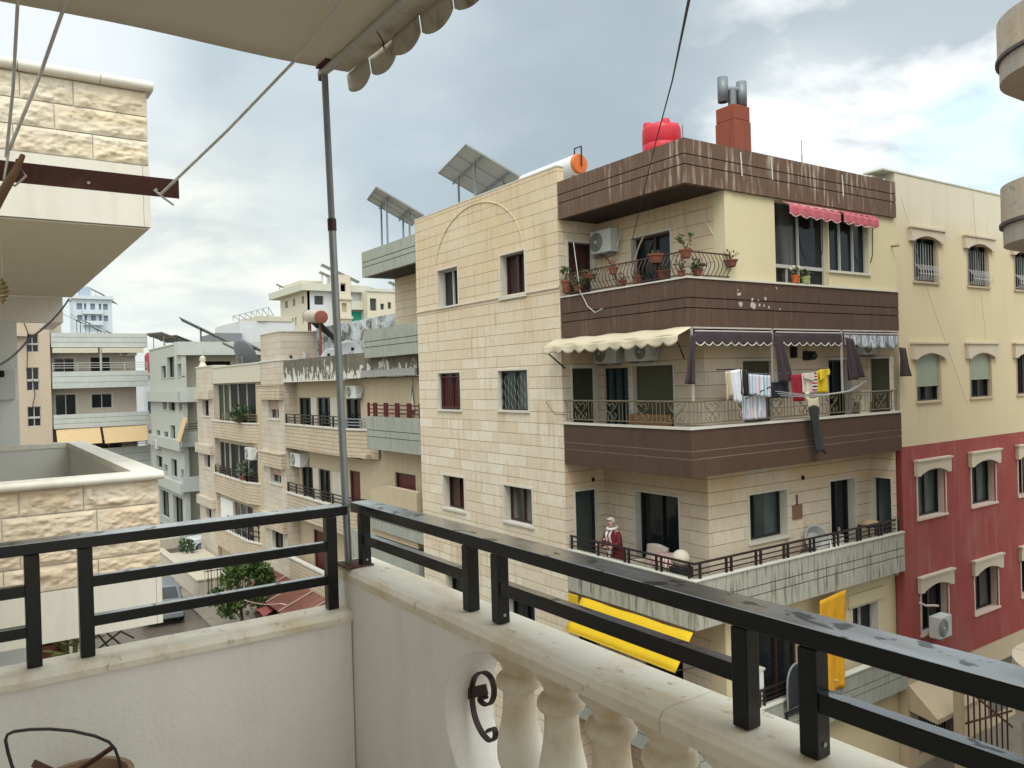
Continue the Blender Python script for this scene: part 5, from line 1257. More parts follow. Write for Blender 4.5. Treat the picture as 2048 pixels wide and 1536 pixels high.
# awnings of the middle balcony
def awnings():
    # cream awning over the left side
    r = thing('awning', (12.2, 13.6, .6), 'cream scalloped awning under the brown band on the left side of the middle balcony', 'awning')
    def top(u, v): y = 15.95-4.55*u; return (12.36-.42*v, y, .985-.17*v-.02*math.sin(PI*u)*v+.012*math.sin(y*6))
    MB().grid(top, 30, 4).build('cloth', m_creamcl, r, smooth='all', thick=.01)
    def val(u, v): y = 15.95-4.55*u; return (11.94-.03*math.sin(PI*13*u)*v-.02*v, y, .815-.02*math.sin(PI*u)-v*(.13+.09*abs(math.sin(PI*11*u))))
    MB().grid(val, 88, 4).build('valance', m_creamcl, r, smooth='all', thick=.008)
    MB().tube([(11.96, 15.9, .70), (12.42, 15.7, .25)], .02, 6).build('arm', m_darkmetal, r)
    MB().tube([(11.96, 11.5, .80), (12.42, 11.7, .35)], .02, 6).build('arm', m_darkmetal, r)
    # dark plum awnings along the right side
    for (x0, x1, lab) in ((12.48, 14.95, 'plum awning strip with white scalloped hem nearest the balcony corner'), (15.10, 17.6, 'plum awning strip with white scalloped hem above the hanging towels')):
        r = thing('awning', ((x0+x1)/2, 11.45, .6), lab, 'awning', 'plum awnings of the middle balcony')
        drape('cloth', None, None, m_purple, (x0, 11.44, .885), (x1, 11.44, .885), .25, fold=.012, nf=3, scal=9 if x0 < 13 else 9, nu=72, nv=4, trim=m_pipe, parent=r)
        q = MB(); q.tube([(x0, 11.44, .90), (x1, 11.44, .90)], .018, 6); q.build('roller_bar', mat('pale_bar', (.45, .40, .38), .5), r)
    r = thing('awning', (18.9, 11.45, .6), 'faded blue grey awning strip crumpled at the right end of the middle balcony', 'awning')
    g = cloth('faded_grey_canvas', None, stripes=(4.2, [(.20, .22, .25), (.42, .44, .47), (.30, .32, .36), (.5, .52, .54)]))
    drape('cloth', None, None, g, (17.72, 11.46, .88), (20.1, 11.46, .86), .30, fold=.06, nf=6, scal=5, nu=70, nv=6, parent=r)
    MB().tube([(17.7, 11.45, .90), (20.15, 11.45, .90)], .018, 6).build('roller_bar', mat('pale_bar', (.45, .40, .38), .5), r)
    r = thing('steel_scaffold', (16, 11.5, -.5), 'thin upright steel frame that carries the plum awnings', 'awning frame')
    for x in (12.43, 15.02, 17.66): MB().box(x-.02, x+.02, 11.47, 11.51, -.55, .99).build('upright', mat('pale_bar', (.45, .40, .38), .5), r)
    MB().box(12.41, 20.15, 11.47, 11.505, .955, .99).build('head_bar', mat('pale_bar', (.45, .40, .38), .5), r)
    # side drapes
    G_ = 'plum side curtains of the middle balcony'
    drape('side_curtain', 'plum curtain with wavy hem hanging at the balcony corner post', 'curtain', m_purple, (12.28, 11.36, .80), (12.47, 11.41, .84), .98, 1.04, fold=.05, nf=1.5, slant=(-.24, -.02, 0), fan=(.16, 0, 0), group=G_, out=(-.5, -1, 0), nu=18, nv=16)
    drape('side_curtain', 'plum curtain hanging over the striped towels and second frame upright', 'curtain', m_purple, (14.96, 11.38, .88), (15.20, 11.38, .84), 1.12, 1.04, fold=.06, nf=2, slant=(-.01, -.03, 0), fan=(.34, 0, 0), group=G_, nu=20, nv=16, seed=1)
    drape('side_curtain', 'plum curtain hanging at the third frame upright left of the grey awning', 'curtain', m_purple, (17.66, 11.38, .80), (17.98, 11.38, .76), 1.06, .94, fold=.07, nf=2, slant=(.02, -.03, 0), fan=(.26, 0, 0), group=G_, nu=20, nv=16, seed=2)
    drape('side_curtain', 'short plum curtain sticking out past the right end of the middle balcony', 'curtain', m_purple, (20.05, 11.40, .56), (20.36, 11.40, .54), .76, .74, fold=.06, nf=1.5, slant=(.0, -.03, 0), fan=(.24, 0, 0), group=G_, nu=20, nv=16, seed=3)
    # pink awning over the loggia
    mp = cloth('pink_canvas', (.46, .115, .135))
    for (x0, x1, lab) in ((15.62, 17.60, 'longer pink scalloped awning over the top floor loggia'), (17.72, 19.22, 'shorter pink scalloped awning over the right top floor window')):
        r = thing('awning', ((x0+x1)/2, 11.4, 3.5), lab, 'awning', 'pink awnings of the top floor')
        def tp(u, v): return (x0+(x1-x0)*u, 11.60-.22*v, 3.93-.11*v-.06*u*0+.012*math.sin(u*40)*v)
        MB().grid(tp, 30, 3).build('cloth', cloth('pink_canvas_worn', None, stripes=(9, [(.5, .19, .2), (.42, .11, .13), (.55, .33, .33)])) if x0 < 16 else mp, r, smooth='all', thick=.01)
        drape('valance', None, None, mp, (x0, 11.38, 3.82), (x1, 11.38, 3.80), .23, fold=.02, nf=5, scal=5 if x0 < 16 else 4, nu=60, nv=4, trim=mat('pale_pink_piping', (.6, .36, .36), .8), parent=r)
        q = (x0+x1)/2
        MB().tube([(x0+1.3 if x0 < 16 else x0+1.3, 11.42, 3.72), (x0+1.42, 11.52, 2.9), (x0+1.46, 11.6, 2.72)], .012, 6).build('arm', m_fr_brown, r)
    # yellow awning below the grey balcony and the yellow sheet on the right
    my = cloth('yellow_canvas', (.62, .40, .012))
    r = thing('awning', (12.1, 13.4, -6.1), 'flat yellow drop awning sloping out under the grey balcony', 'awning')
    MB().grid(lambda u, v: (12.36-.55*v, 15.2-3.6*u, -5.36-.68*v+.01*math.sin(u*14+v*3)), 24, 6).build('cloth', my, r, smooth='all', thick=.012)
    MB().tube([(11.80, 15.2, -6.04), (11.80, 11.6, -6.04)], .02, 6).build('front_bar', mat('yellow_bar', (.5, .32, .02), .5), r)
    for y in (15.15, 11.65): MB().tube([(11.82, y, -6.03), (12.42, y, -6.1)], .015, 6).build('arm', m_darkmetal, r)
    drape('yellow_sheet', 'small yellow cloth hanging flat beside the left end of the yellow awning', 'cloth', my, (12.36, 15.74, -5.36), (12.36, 15.36, -5.36), .26, fold=.01, out=(-1, 0, 0))
    mo = cloth('amber_cloth', (.60, .30, .012), .2)
    drape('yellow_curtain', 'amber yellow sheet hanging under the right part of the grey balcony', 'curtain', mo, (16.55, 11.5, -5.42), (17.6, 11.5, -5.33), 2.35, 2.3, fold=.05, nf=2.5, slant=(-.15, 0, 0), nv=20)
    drape('purple_cloth', 'purple and pink cloth hanging over the lowest balcony rail below the amber sheet', 'cloth', cloth('purple_pink_cloth', None, stripes=(5, [(.14, .05, .16), (.5, .32, .28), (.18, .06, .18)])), (15.9, 11.44, -6.95), (16.35, 11.44, -6.95), .75, fold=.04, nf=2)
    # beige awnings of the green banded block
    mb_ = cloth('sand_canvas', (.50, .36, .20))
    for x0, x1, lab in ((6.1, 9.2, 'left sand coloured awning on the green banded block'), (9.4, 12.7, 'right sand coloured awning on the green banded block')):
        MB().grid(lambda u, v: (x0+(x1-x0)*u, 72.6-1.2*v, -2.95-1.25*v+.06*u), 8, 4).build('awning', mb_, label=lab, cat='awning', group='sand awnings at the street end', thick=.03)
    for x0, x1, lab in ((6.0, 9.2, 'left rolled pale awning under the roof band of the green banded block'), (9.5, 12.6, 'right rolled pale awning under the roof band of the green banded block')):
        MB().box(x0, x1, 72.3, 72.48, 3.12, 3.52).build('awning', m_rowcream, label=lab, cat='awning', group='rolled awnings at the street end')
    MB().grid(lambda u, v: (12.35-.5*v, 57.3-1.5*u*0+(-1.2*u), -1.9-1.6*v), 4, 4).build('awning', mb_, label='narrow sand awning let down between the grey block and the glazed block', cat='awning', thick=.03)
awnings()

# ------------------------------------------------------------------ washing on the middle balcony
def laundry():
    Y = 11.34; GR = 'washing hung on the middle balcony'
    r = thing('drying_rack', (14.0, Y, -.58), 'thin wire drying rack fixed outside the middle balcony railing', 'drying rack')
    m_wr = mat('rack_wire', (.33, .32, .32), .5)
    MB().tube([(13.1, Y+.1, .09), (13.9, Y+.1, .09)], .014, 6).build('pole', m_darkmetal, r)
    for k in range(3): MB().tube([(14.9, Y-.06*k, -.42-.05*k), (15.8, Y-.08*k-.05, -.52-.03*k), (16.6, Y-.08*k-.05, -.55), (17.6, Y-.05*k, -.50), (18.4, Y-.02*k, -.30+.02*k)], .009, 5).build('wire', m_wr, r)
    MB().tube([(13.9, Y, -.55), (14.7, Y, -.32), (14.9, Y, -.36)], .014, 6).build('arm', m_darkmetal, r)
    for y_ in (0,): MB().tube([(14.02, Y+.03, .0), (14.9, Y+.03, -.04), (15.4, Y+.03, -.03), (17.0, Y+.03, .0)], .006, 4).build('line', m_wr, r)
    D = lambda nm, lab, m, x0, x1, z0, z1, h, h1=None, **k: drape(nm, lab, 'laundry', m, (x0, Y, z0), (x1, Y, z1), h, h1, group=GR, **k)
    D('cloth', 'beige cloth hanging leftmost in the washing', cloth('beige_cloth', (.46, .38, .27)), 13.26, 13.46, .05, .06, .62, .5, fold=.04, nf=1.5)
    D('shirt', 'white shirt with a dark print hanging in the washing', cloth('white_cloth', (.62, .64, .68)), 13.42, 13.72, .06, .09, .66, .72, fold=.05, nf=2, slant=(.06, 0, 0))
    D('trousers', 'black and cream garment between the white shirt and the striped towel', cloth('black_cream', None, stripes=(5.3, [(.02, .02, .02), (.02, .02, .02), (.5, .48, .40), (.02, .02, .02)])), 13.74, 13.94, .08, .07, .52, .56, fold=.04, nf=1.5)
    st = cloth('blue_striped_towelling', None, stripes=(2.0, [(.55, .55, .50), (.60, .62, .66), (.22, .36, .44), (.58, .60, .64), (.30, .42, .50), (.56, .58, .62), (.50, .40, .52), (.60, .60, .62), (.42, .34, .48)]))
    D('towel', 'white towel with blue and lilac stripes in the washing', st, 14.0, 14.74, -.02, -.07, .44, .48, fold=.015, nf=3)
    drape('towel', 'second striped towel hanging lower behind the railing bars', 'laundry', st, (13.95, 11.50, -.5), (14.75, 11.50, -.5), .52, fold=.03, nf=4, group=GR)
    drape('cloth', 'dark blue sheet hanging behind the red towel', 'laundry', cloth('navy_cloth', (.018, .022, .03)), (14.85, 11.44, -.22), (15.5, 11.44, -.22), .36, fold=.02, nf=2, group=GR)
    D('towel', 'red towel in the middle of the washing', cloth('red_towelling', (.26, .012, .025)), 15.44, 15.86, -.07, -.06, .60, .62, fold=.02, nf=2, slant=(.08, 0, 0))
    D('shirt', 'beige shirt folded over the line beside the red towel', cloth('pale_beige_cloth', (.55, .47, .40)), 15.86, 16.26, -.05, -.04, .44, .47, fold=.03, nf=2)
    drape('shirt', 'beige collar flap of cloth lying over the beige shirt', 'laundry', cloth('pale_beige_cloth2', (.58, .51, .44)), (15.88, Y-.05, -.04), (16.25, Y-.05, -.03), .12, .2, fold=.01, nf=1, group=GR)
    D('shirt', 'shirt with red, white and dark stripes left of the yellow towel', cloth('red_white_stripe', None, stripes=(6.5, [(.60, .55, .55), (.40, .03, .05), (.60, .55, .55), (.03, .02, .03)]), horiz=True), 16.24, 16.43, -.03, -.02, .46, fold=.02, nf=1)
    my = cloth('yellow_towelling', (.60, .42, .015))
    D('towel', 'yellow towel hanging rightmost in the washing', my, 16.42, 16.85, .0, .02, .50, .53, fold=.015, nf=1.5)
    drape('cloth', 'yellow cloth doubled over the top of the yellow towel', 'laundry', cloth('yellow_towelling2', (.62, .45, .02)), (16.45, Y-.05, .03), (16.84, Y-.05, .05), .26, .14, fold=.03, nf=1, group=GR)
    # mop like cream cap with the dark trousers hanging down over the band
    Y2 = 11.33
    m = MB(); m.grid(lambda u, v: (15.98+.42*u+.03*v, Y2-.03-.05*math.sin(PI*u), -.60-.24*v-.03*math.sin(PI*u)), 10, 5); m.grid(lambda u, v: (15.94+.14*u+.15*v*0, Y2-.02, -.46-.2*v), 4, 4)
    m.build('cloth', cloth('butter_cloth', (.60, .54, .36)), smooth='all', thick=.02, label='cream cloth over the railing above the long dark trousers', cat='laundry', group=GR)
    MB().grid(lambda u, v: (16.02+.10*v**1.2+(.36-.10*math.sin(PI*v)*.4-.06*v)*u+.18*v, Y2-.03-.06*math.sin(PI*u)-.02*math.sin(6*v+3*u), -.82-1.08*v+.04*math.sin(u*5)), 12, 20).build('trousers', cloth('charcoal_cloth', (.030, .034, .032)), smooth='all', thick=.05, label='long charcoal trousers hanging down over the lower brown band', cat='laundry', group=GR)
laundry()
# ------------------------------------------------------------------ plants
m_leaf = leafmat('geranium_leaf', (.04, .075, .02), (.09, .12, .03), (.16, .13, .04))
m_leaf_dk = leafmat('dark_leaf', (.018, .04, .012), (.045, .085, .022))
m_leaf_tree = leafmat('citrus_leaf', (.022, .05, .013), (.065, .115, .022), (.17, .17, .03))
m_terra = mat('terracotta', (.20, .070, .042), .85, .25, 8, stain=.5, stcol=(.26, .16, .12)); m_twig = mat('twig', (.09, .06, .035), .85)
def leaves(mb, c, rad, n, size, rn, up=.3, dense=None):
    for _ in range(n):
        while True:
            v = Vector((rn.uniform(-1, 1), rn.uniform(-1, 1), rn.uniform(-1, 1)))
            if v.length < 1: break
        p = Vector((c[0]+v.x*rad[0], c[1]+v.y*rad[1], c[2]+v.z*rad[2]))
        d = (v.normalized()+Vector((rn.gauss(0, .6), rn.gauss(0, .6), rn.gauss(up, .5)))).normalized(); s = size*rn.uniform(.6, 1.25)
        a = d.orthogonal().normalized(); a = (a*math.cos(rn.uniform(0, 6))+d.cross(a)*math.sin(rn.uniform(0, 6))).normalized()
        b = d.cross(a)*.0+a.cross(d)
        mb.quad(p-d*s*.5, p+a*s*.28+b*s*.05, p+d*s*.55, p-a*s*.28-b*s*.05)
def pot_plant(loc, label, pr=.13, ph=.20, fr=(.2, .2, .18), n=60, size=.09, m=None, seed=1, pot=None, group='flower pots of the brown block', hang=0.0, bare=0, flower=None, cat='potted plant'):
    if group.startswith('flower'): pr *= .84; ph *= .88
    rn = random.Random(seed); r = thing('potted_plant', loc, label, cat, group)
    MB().lathe((0, 0, 0), [(pr*.68, 0), (pr*.74, .01), (pr*.95, ph*.82), (pr*1.1, ph*.83), (pr*1.12, ph), (pr*.95, ph), (pr*.9, ph*.8), (.001, ph*.8)], 18, cap=False).build('pot', pot or m_terra, r, local=True, smooth=True)
    mb = MB(); st = MB()
    for k in range(5):
        a = rn.uniform(0, 6.3); q = Vector((math.cos(a)*fr[0]*.7, math.sin(a)*fr[1]*.7, ph+fr[2]*rn.uniform(.7, 1.6))); st.tube([(0, 0, ph*.8), (q.x*.4, q.y*.4, ph+fr[2]*.6), q], [.012, .009, .005], 5)
        if bare: leaves(mb, q, (.06, .06, .06), bare, size, rn)
    st.build('stem', m_twig, r, local=True)
    if n: leaves(mb, (0, 0, ph+fr[2]*.8-hang), fr, n, size, rn)
    if mb.v: mb.build('foliage', m or m_leaf, r, local=True)
    if flower:
        f = MB()
        for k in range(9): f.ball((rn.uniform(-.8, .8)*fr[0], rn.uniform(-.8, .8)*fr[1], ph+fr[2]*rn.uniform(1.0, 1.7)), .035, 6)
        f.build('flower', flower, r, local=True)
    return r
XR_, ZT_ = 12.36, 2.10
pot_plant((12.40, 15.52, 2.10), 'big terracotta pot with a leggy plant at the left end of the bellied railing', .15, .36, (.16, .2, .2), 14, .10, bare=9, seed=3)
pot_plant((12.34, 14.55, 2.34), 'wide hanging clay bowl with thin grassy leaves on the bellied railing', .19, .12, (.25, .3, .16), 60, .07, seed=4, hang=.16)
pot_plant((12.33, 15.0, 2.08), 'low bushy plant in a clay pot behind the left part of the bellied railing', .12, .14, (.16, .34, .2), 90, .08, seed=6)
pot_plant((12.33, 13.72, 2.34), 'clay pot with a rusty leaved plant on the left middle of the bellied railing', .13, .18, (.13, .18, .12), 26, .08, leafmat('rusty_leaf', (.16, .055, .025), (.22, .09, .04)), seed=7)
pot_plant((12.50, 13.6, 2.06), 'small clay pot standing on the ledge below another pot, left middle of the top balcony', .11, .16, (.16, .25, .10), 24, .07, leafmat('rusty_leaf2', (.18, .07, .035), (.12, .10, .03)), seed=8)
pot_plant((12.50, 13.12, 2.06), 'empty looking clay pot on the ledge left of the top balcony window', .12, .2, (.1, .15, .08), 12, .06, seed=9)
pot_plant((12.32, 12.33, 2.40), 'two tiered reddish trough hung on the bellied railing before the window', .20, .22, (.12, .2, .06), 16, .07, seed=10)
pot_plant((12.50, 12.3, 2.06), 'dark clay tub standing on the ledge under the reddish trough', .17, .22, (.1, .16, .08), 14, .07, pot=mat('dark_clay', (.13, .045, .03), .8), seed=11)
pot_plant((12.36, 11.52, 2.40), 'clay pot with a tall flowering geranium at the corner of the bellied railing', .15, .20, (.18, .18, .2), 16, .09, bare=8, seed=12)
pot_plant((12.46, 11.75, 2.06), 'reddish plant at the foot of the bellied railing just left of the corner', .1, .14, (.14, .2, .18), 40, .07, leafmat('russet_leaf', (.12, .06, .03), (.08, .09, .03)), seed=13)
pot_plant((12.85, 11.66, 2.08), 'dark spreading succulent by the railing right of the corner pot', .14, .14, (.22, .12, .14), 90, .08, m_leaf_dk, seed=14)
pot_plant((13.74, 11.52, 2.30), 'round clay bowl with dry twigs at the right end of the bellied railing', .17, .17, (.16, .14, .16), 6, .07, bare=4, seed=15)
pot_plant((16.06, 11.58, 2.058), 'orange pot with pale flowers on the loggia ledge', .11, .21, (.14, .1, .12), 44, .07, pot=mat('orange_pot', (.55, .11, .03), .6), seed=16, flower=mat('pale_petals', (.6, .52, .42), .8))
pot_plant((16.44, 11.58, 2.058), 'pale green pot with a small plant on the loggia ledge', .12, .19, (.14, .1, .10), 40, .07, m_leaf_dk, pot=mat('green_pot', (.34, .42, .16), .6), seed=17)
pot_plant((12.3, 43.6, -1.9), 'spreading green fern trailing over the upper balcony of the narrow glazed block', .3, .3, (.55, 1.1, .5), 240, .22, m_leaf_dk, seed=18, group='plants of the glazed block', hang=.2)
pot_plant((12.5, 43.8, -5.05), 'grey green bush behind the lower balcony rail of the narrow glazed block', .3, .3, (.4, 1.2, .5), 200, .2, leafmat('grey_leaf', (.07, .09, .06), (.13, .15, .10)), seed=19, group='plants of the glazed block', hang=.1)
g_ = leafmat('grass_leaf', (.10, .12, .03), (.20, .21, .06))
p = aZ(92, 1338, -5.6); pot_plant((p.x, p.y, -5.6), 'orange terracotta pot with a spiky plant on the terrace under the lower stone balcony', .30, .55, (.4, .4, .28), 90, .30, leafmat('spiky_leaf', (.22, .14, .05), (.12, .15, .04)), seed=20, group='terrace plants')
def palm():
    p = aZ(132, 1335, -5.6); r = thing('palm_shrub', (p.x, p.y, -5.6), 'upright green palm shrub with cane stems on the terrace behind the black railing post', 'shrub', 'terrace plants')
    rn = random.Random(4); f = MB(); st = MB()
    for k in range(16):
        a = rn.uniform(0, 6.28); q = Vector((math.cos(a)*.35, math.sin(a)*.35, 0)); st.tube([q*.5, q+Vector((0, 0, 1.9))], .025, 5)
        for j in range(16):
            b = q+Vector((0, 0, .4+j*.12)); d = Vector((rn.gauss(0, 1), rn.gauss(0, 1), .5)).normalized()*.5; e = d.cross(Vector((0, 0, 1))).normalized()*.035
            f.quad(b-e, b+d*.5+Vector((0, 0, .06))+e, b+d, b+d*.5-e)
    st.build('stem', g_, r, local=True); f.build('foliage', g_, r, local=True)
palm()
def tree(loc, label, cz, rad, n, size, m, seed=1, trunk=.09):
    rn = random.Random(seed); r = thing('citrus_tree', loc, label, 'tree'); st = MB()
    st.tube([(0, 0, 0), (.03, .05, cz*.35), (-.03, 0, cz*.6)], [trunk, trunk*.8, trunk*.6], 8); tips = []
    for k in range(14):
        a = rn.uniform(0, 6.28); e = rn.uniform(-.5, 1.1); w_ = rn.uniform(.55, .95); q = Vector((math.cos(a)*rad[0]*w_*math.cos(e), math.sin(a)*rad[1]*w_*math.cos(e), cz+rad[2]*.75*math.sin(e)))
        st.tube([(-.03, 0, cz*.55), (q.x*.5, q.y*.5, cz*.55+(q.z-cz*.55)*.6), q], [.05, .03, .012], 5); tips.append(q)
    st.build('trunk', m_twig, r, local=True)
    f = MB()
    for q in tips: leaves(f, q, (rad[0]*.33, rad[1]*.33, rad[2]*.26), n//15, size, rn)
    leaves(f, (0, 0, cz), (rad[0]*.8, rad[1]*.8, rad[2]*.75), n//12, size, rn)
    f.build('crown', m, r, local=True)
p = aZ(484, 1262, GZ); tree((p.x, p.y, GZ), 'leafy green and yellow citrus tree in the yard beside the rust red roof', 1.75, (1.35, 1.4, 1.65), 3600, .20, m_leaf_tree, 5)

# ------------------------------------------------------------------ the person on the lower balcony
def skin(name, nodes, edges, m, parent, root=0, sub=2):
    me = bpy.data.meshes.new(name); me.from_pydata([n[0] for n in nodes], edges, []); me.materials.append(m)
    o = bpy.data.objects.new(name, me); COL.objects.link(o); o.parent = parent
    md = o.modifiers.new('skin', 'SKIN'); md.use_smooth_shade = True
    for i, n in enumerate(nodes):
        v = me.skin_vertices[0].data[i]; v.radius = (n[1], n[2] if len(n) > 2 else n[1]); v.use_root = (i == root)
    s_ = o.modifiers.new('sub', 'SUBSURF'); s_.levels = s_.render_levels = sub
    return o
def person():
    X, Y, Z0 = 12.93, 14.56, -5.02
    r = thing('person', (X, Y, Z0), 'person in a dark red robe and white scarf leaning on the lower balcony railing', 'person', rz=0)
    sk = mat('skin', (.46, .29, .21), .6, .06); robe = mat('dark_red_robe', (.115, .010, .017), .85, .25, 6); wh = mat('white_scarf', (.62, .58, .54), .9, .08, 8); hair = mat('grey_hair', (.50, .47, .43), .9, .15, 30)
    # local axes: x across to the railing (towards -X is forward), y to the left
    N = [((0, 0, .86), .13, .11), ((-.03, 0, 1.08), .13, .11), ((-.07, 0, 1.26), .13, .15), ((-.10, 0, 1.36), .055), ((-.13, 0, 1.43), .052), ((-.15, 0, 1.50), .085), ((-.145, 0, 1.58), .08),
         ((0, .10, .80), .10), ((-.01, .11, .45), .07), ((0, .11, .08), .05), ((-.10, .12, .03), .04), ((0, -.10, .80), .10), ((-.01, -.11, .45), .07), ((0, -.11, .08), .05), ((-.10, -.12, .03), .04),
         ((-.07, .19, 1.28), .06), ((-.12, .25, 1.08), .045), ((-.32, .16, .99), .035), ((-.41, .13, 1.02), .028), ((-.07, -.19, 1.28), .06), ((-.10, -.26, 1.06), .045), ((-.30, -.19, .96), .035), ((-.40, -.15, 1.0), .028)]
    E = [(0, 1), (1, 2), (2, 3), (3, 4), (4, 5), (5, 6), (0, 7), (7, 8), (8, 9), (9, 10), (0, 11), (11, 12), (12, 13), (13, 14), (2, 15), (15, 16), (16, 17), (17, 18), (2, 19), (19, 20), (20, 21), (21, 22)]
    for (hx, hy, hz, s_) in ((-.41, .13, 1.02, 1), (-.40, -.15, 1.0, -1)):      # four fingers and a thumb on each hand
        w = 18 if s_ > 0 else 22
        for k, (dy, ln) in enumerate(((-.028, .07), (-.009, .08), (.010, .076), (.028, .062))):
            i = len(N); N += [((hx-.035, hy+dy, hz+.005), .010), ((hx-.035-ln*.6, hy+dy*1.2, hz+.004), .009), ((hx-.035-ln, hy+dy*1.2, hz-.022), .007)]; E += [(w, i), (i, i+1), (i+1, i+2)]
        i = len(N); N += [((hx-.01, hy-s_*.04, hz+.002), .010), ((hx-.05, hy-s_*.055, hz-.002), .008)]; E += [(w, i), (i, i+1)]
    skin('body', N, E, sk, r)
    f = MB(); f.ball((-.228, 0, 1.525), .017, 8, (1, .8, 1.3)); f.build('nose', sk, r, local=True, smooth='all')
    for s_ in (-1, 1):
        MB().ball((-.222, s_*.032, 1.548), .010, 8).build('eye', m_dark, r, local=True)
        MB().ball((-.15, s_*.083, 1.53), .022, 8, (.6, .35, 1)).build('ear', sk, r, local=True, smooth='all')
    MB().ball((-.222, 0, 1.488), .018, 8, (.4, 1.2, .25)).build('mouth', mat('lips', (.26, .09, .07), .6), r, local=True)
    h = MB(); h.grid(lambda u, v: (-.135+.098*math.sin(PI*v*.62)*math.cos(2*PI*u)+(.012 if math.cos(2*PI*u) > 0 else .0), .094*math.sin(PI*v*.62)*math.sin(2*PI*u), 1.555+.092*math.cos(PI*v*.62)+(.06 if math.cos(2*PI*u) < -.5 and v > .7 else 0)), 24, 8)
    h.build('hair', hair, r, local=True, smooth='all')
    # robe: tapering folds from shoulders to ankles, with sleeves
    b = MB()
    def rb(u, v):
        t = 2*PI*u; z = 1.345-1.24*v; rx = (.09+.07*min(1, v*6)**.5)+.05*v; ry = (.08+.115*min(1, v*5)**.5)+.05*v
        k = 1+.05*math.sin(9*t+3*v)*v; fx = -.085+.075*min(1, v*1.8)
        return (fx+rx*k*math.cos(t), ry*k*math.sin(t), z)
    b.grid(rb, 40, 22); b.build('robe', robe, r, local=True, smooth='all', thick=.01)
    for s_ in (-1, 1): MB().tube([(-.07, s_*.17, 1.30), (-.10, s_*.245, 1.15), (-.115, s_*.262, 1.06), (-.20, s_*.225, 1.015), (-.29, s_*.185, .985)], [.065, .070, .066, .068, .07], 14).build('sleeve', robe, r, local=True, smooth='all')
    for s_ in (-1, 1): MB().grid(lambda u, v: (-.20-.045*math.sin(PI*min(1, v*1.5))-.012*math.sin(9*v)+.05*max(0, .25-v)*4, s_*(.025+.07*u)+.0*v, 1.365-.60*v+(.02*u)), 4, 14).build('scarf_end', wh, r, local=True, smooth='all', thick=.012)
    MB().tube([(-.10+.115*math.cos(t), .115*math.sin(t), 1.385+.02*math.cos(t)) for t in [2*PI*i/20 for i in range(20)]], .036, 8, closed=True).build('scarf', wh, r, local=True, smooth='all')
    MB().tube([(-.20, -.06, .97), (-.30, -.10, .80), (-.33, -.12, .55)], [.03, .028, .02], 8).build('hanging_cloth', wh, r, local=True, smooth='all')
person()

# ------------------------------------------------------------------ things on the lower balcony
FB = -5.02
def armchair():
    r = thing('armchair', (13.2, 13.72, FB), 'beige cloth covered armchair on the lower balcony right of the person', 'armchair')
    m = mat('beige_upholstery', (.52, .45, .37), .9, .12, 6)
    MB().box(12.92, 13.45, 13.38, 14.05, FB+.15, FB+.45).build('seat', m, r, bev=.05)
    b = MB(); b.grid(lambda u, v: (13.42+.10*v-.03*math.sin(PI*u), 13.40+.64*u, FB+.42+.62*v*(.9+.1*math.sin(PI*u))), 10, 8); b.build('backrest', m, r, smooth='all', thick=.10)
    for y in (13.36, 14.07): MB().box(12.95, 13.5, y-.05, y+.05, FB+.15, FB+.66).build('armrest', m, r, bev=.03)
    for x in (12.97, 13.42):
        for y in (13.42, 14.0): MB().box(x-.02, x+.02, y-.02, y+.02, FB+.0, FB+.15).build('leg', m_fr_dark, r)
armchair()
def table():
    r = thing('small_table', (12.98, 12.98, FB), 'small table with a red and white patterned cloth on the lower balcony', 'table')
    g = cloth('patterned_cloth', None, stripes=(9, [(.58, .52, .48), (.22, .05, .06), (.55, .5, .46), (.45, .2, .2)]))
    MB().lathe((12.98, 12.96, FB+.93), [(.30, 0), (.30, .03)], 24).build('tabletop', m_fr_brown, r)
    q = MB(); q.grid(lambda u, v: (12.98+(.32+.06*max(0, v-.5))*math.cos(2*PI*u)*min(1, v*2), 12.96+(.32+.05*max(0, v-.5))*math.sin(2*PI*u)*min(1, v*2), FB+.965-.22*max(0, v-.5)*2+.012*math.sin(14*PI*u)*v), 40, 8); q.build('tablecloth', g, r, smooth='all')
    for k in range(3): a = k*2.1; MB().tube([(12.98+.12*math.cos(a), 12.96+.12*math.sin(a), FB+.93), (12.98+.26*math.cos(a), 12.96+.26*math.sin(a), FB)], .018, 6).build('leg', m_fr_dark, r)
table()
MB().ball((13.0, 12.50, FB+.98), .22, 14, (.9, .9, .85)).build('sack', mat('cream_sack', (.55, .49, .40), .9, .12, 8), smooth='all', label='cream sack tied at the top standing near the corner of the lower balcony', cat='sack')
MB().box(12.8, 13.2, 12.32, 12.68, FB, FB+.80).build('crate', m_fr_dark, bev=.02, label='dark crate under the cream sack at the corner of the lower balcony', cat='crate')
def stool(x, y, label):
    r = thing('stool', (x, y, FB), label, 'stool', 'dark stools of the lower balcony')
    MB().lathe((x, y, FB+.46), [(.20, 0), (.21, .03), (.18, .06)], 18).build('seat', m_fr_dark, r)
    for k in range(4): a = PI/4+k*PI/2; MB().tube([(x+.12*math.cos(a), y+.12*math.sin(a), FB+.46), (x+.17*math.cos(a), y+.17*math.sin(a), FB)], .016, 6).build('leg', m_fr_dark, r)
stool(12.75, 13.28, 'dark stool before the table with the patterned cloth'); stool(12.75, 12.62, 'dark stool in front of the dark crate')
